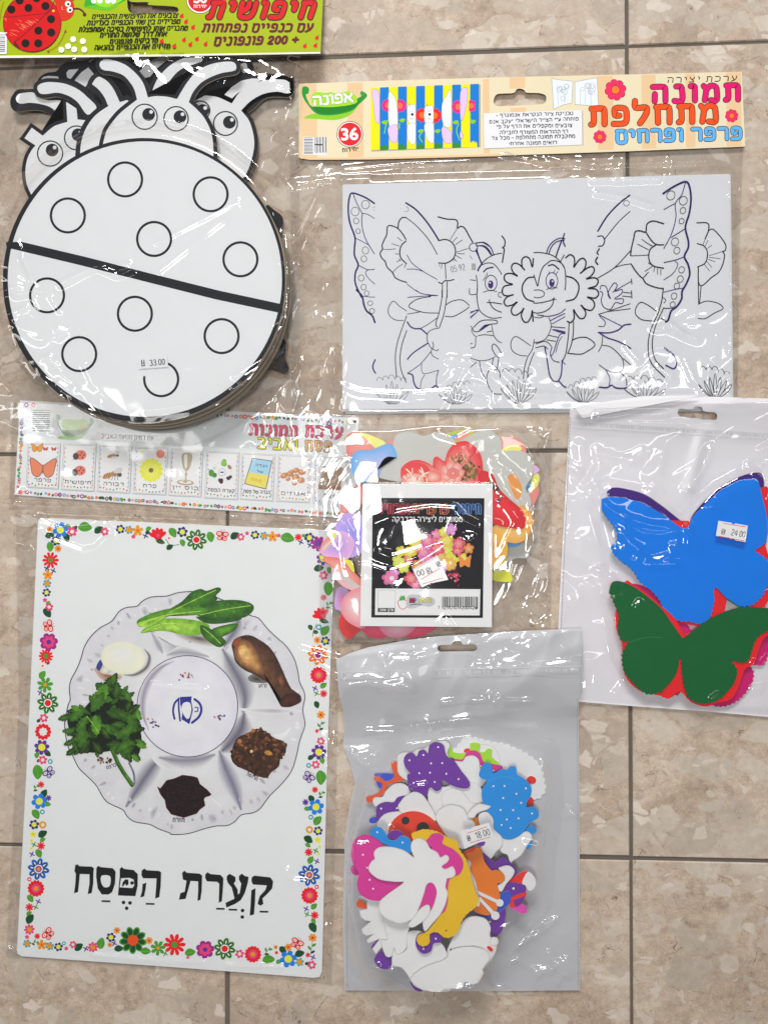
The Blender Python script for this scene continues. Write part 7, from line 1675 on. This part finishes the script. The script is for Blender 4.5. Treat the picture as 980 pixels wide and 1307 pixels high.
    L('large plain white butterfly lying on top at the left', X1((200,890),(222,845),(240,832),(236,790),(268,758),(340,754),(430,778),(490,822),(474,780),(472,738),(492,708),(532,700),(570,722),(592,762),(640,790),(660,822),(692,806),(714,822),(706,850),(668,880),(692,897),(738,880),(756,922),(740,948),(700,958)) + X3((700,215),(692,262),(706,300),(690,375),(655,440),(610,492),(560,545),(548,470),(592,420),(615,378),(636,300),(622,250),(596,232),(570,250),(556,300),(525,390),(500,440),(465,475),(395,492),(320,465),(275,422),(272,355),(335,298),(425,232),(380,228),(280,215),(222,180)), WH, edge=WED, border=K(176,174,172,k))
    W('small white foam petal tip at the bottom of the white butterfly', X3((500,440),(530,400),(570,375),(592,385),(590,430),(560,470),(520,500),(480,520),(455,500)))
    zt = p.z
    price_sticker(t, X2((136,655),(185,637),(190,642),(205,640),(210,630),(320,600),(348,694),(290,714),(284,708),(268,712),(262,724),(163,768)), zt+.0012, '18.00', X2((240,706))[0], X2((330,678))[0], 9.0, [X2((178,668),(308,626)), X2((196,730),(330,690))], .95, (X2((186,722))[0], X2((206,716))[0]))
    pile = [(455,1080),(475,1010),(520,950),(600,940),(690,965),(695,1020),(685,1090),(680,1150),(640,1190),(600,1265),(530,1262),(470,1230),(455,1150)]
    cr = []
    C = lambda amp, wd, *q: cr.append((list(q), amp, wd))
    H = zc(425,800,3.015); F = zc(430,930,5)
    for z, amp, wd, *q in ((H,.0016,3.5,(60,88),(130,70),(220,55),(290,45)),(H,.0014,3,(190,120),(205,160),(235,130),(300,128),(335,115),(400,105)),(H,.0018,4,(60,225),(130,215),(200,225),(270,235),(300,238)),(H,.0014,3,(330,125),(400,102),(410,95)),(H,.0016,4,(560,72),(640,35),(700,20)),(H,.0020,6,(640,135),(720,110),(790,50),(830,20)),(H,.0018,5,(800,20),(850,50),(880,85)),(H,.0013,3,(560,170),(640,165),(760,175),(940,170)),(H,.0014,3,(560,158),(700,150),(830,152),(950,135)),(H,.0014,3,(420,295),(500,285),(590,285)),(H,.0014,3,(600,265),(615,295),(640,275),(660,290),(760,290)),(H,.0013,3,(150,0),(300,-10)),(H,.0015,4,(200,240),(270,215),(290,230)),(H,.0016,4,(700,65),(760,35),(720,60)),
        (F,.0015,3,(190,20),(300,15),(400,10),(440,-10),(470,-30)),(F,.0014,3,(250,55),(340,45),(430,55),(465,0)),(F,.0012,2.5,(95,155),(130,200),(180,240),(235,190)),(F,.0011,2.5,(465,395),(510,370),(560,365)),(F,.0016,4,(330,690),(345,660))):
        C(amp, wd, *z(*q))
    for amp, wd, *q in ((.0012,3,(718,1030),(728,1035),(735,1042)),(.0012,2.6,(722,1042),(733,1040)),(.0013,3,(642,1225),(655,1212),(690,1190),(705,1178)),(.0012,3,(640,1233),(660,1225),(680,1238),(686,1245)),(.0014,3,(700,1217),(705,1225),(715,1232)),(.0013,3,(690,1238),(705,1240),(712,1232),(716,1245),(712,1255)),(.0015,4,(722,1225),(724,1245)),(.0012,3,(732,1235),(738,1240)),(.0012,3,(690,985),(696,972)),(.0012,4,(690,1130),(696,1120)),(.0013,3,(445,1190),(450,1220),(442,1255)),(.0018,5,(460,1255),(475,1240),(482,1238)),(.0013,3,(500,1240),(505,1262)),(.0012,2.6,(570,1263),(590,1262)),(.0013,3,(600,1262),(640,1262)),(.0015,5,(660,1090),(670,1080),(690,1085)),(.0015,5,(450,1150),(462,1190),(458,1215)),(.0018,6,(500,905),(560,930),(640,905))):
        C(amp, wd, *q)
    film('front_film', t, out, lambda x, y: base(x, y)+.0014, [(pile, zt+.0008, 30)], cr,
         [([(430,838),(743,805),(743,900),(432,930)],.0009,34,.2,2.4,14),([(660,1150),(738,1150),(738,1262),(600,1262)],.0008,22,.9,1.5,30),([(440,960),(470,960),(460,1262),(438,1262)],.0009,20,1.4,2.2,10),(None,.0008,52,.5,2,1)], .0012, 73, 1.6, 'film_grey', [hole])
insect_bag()
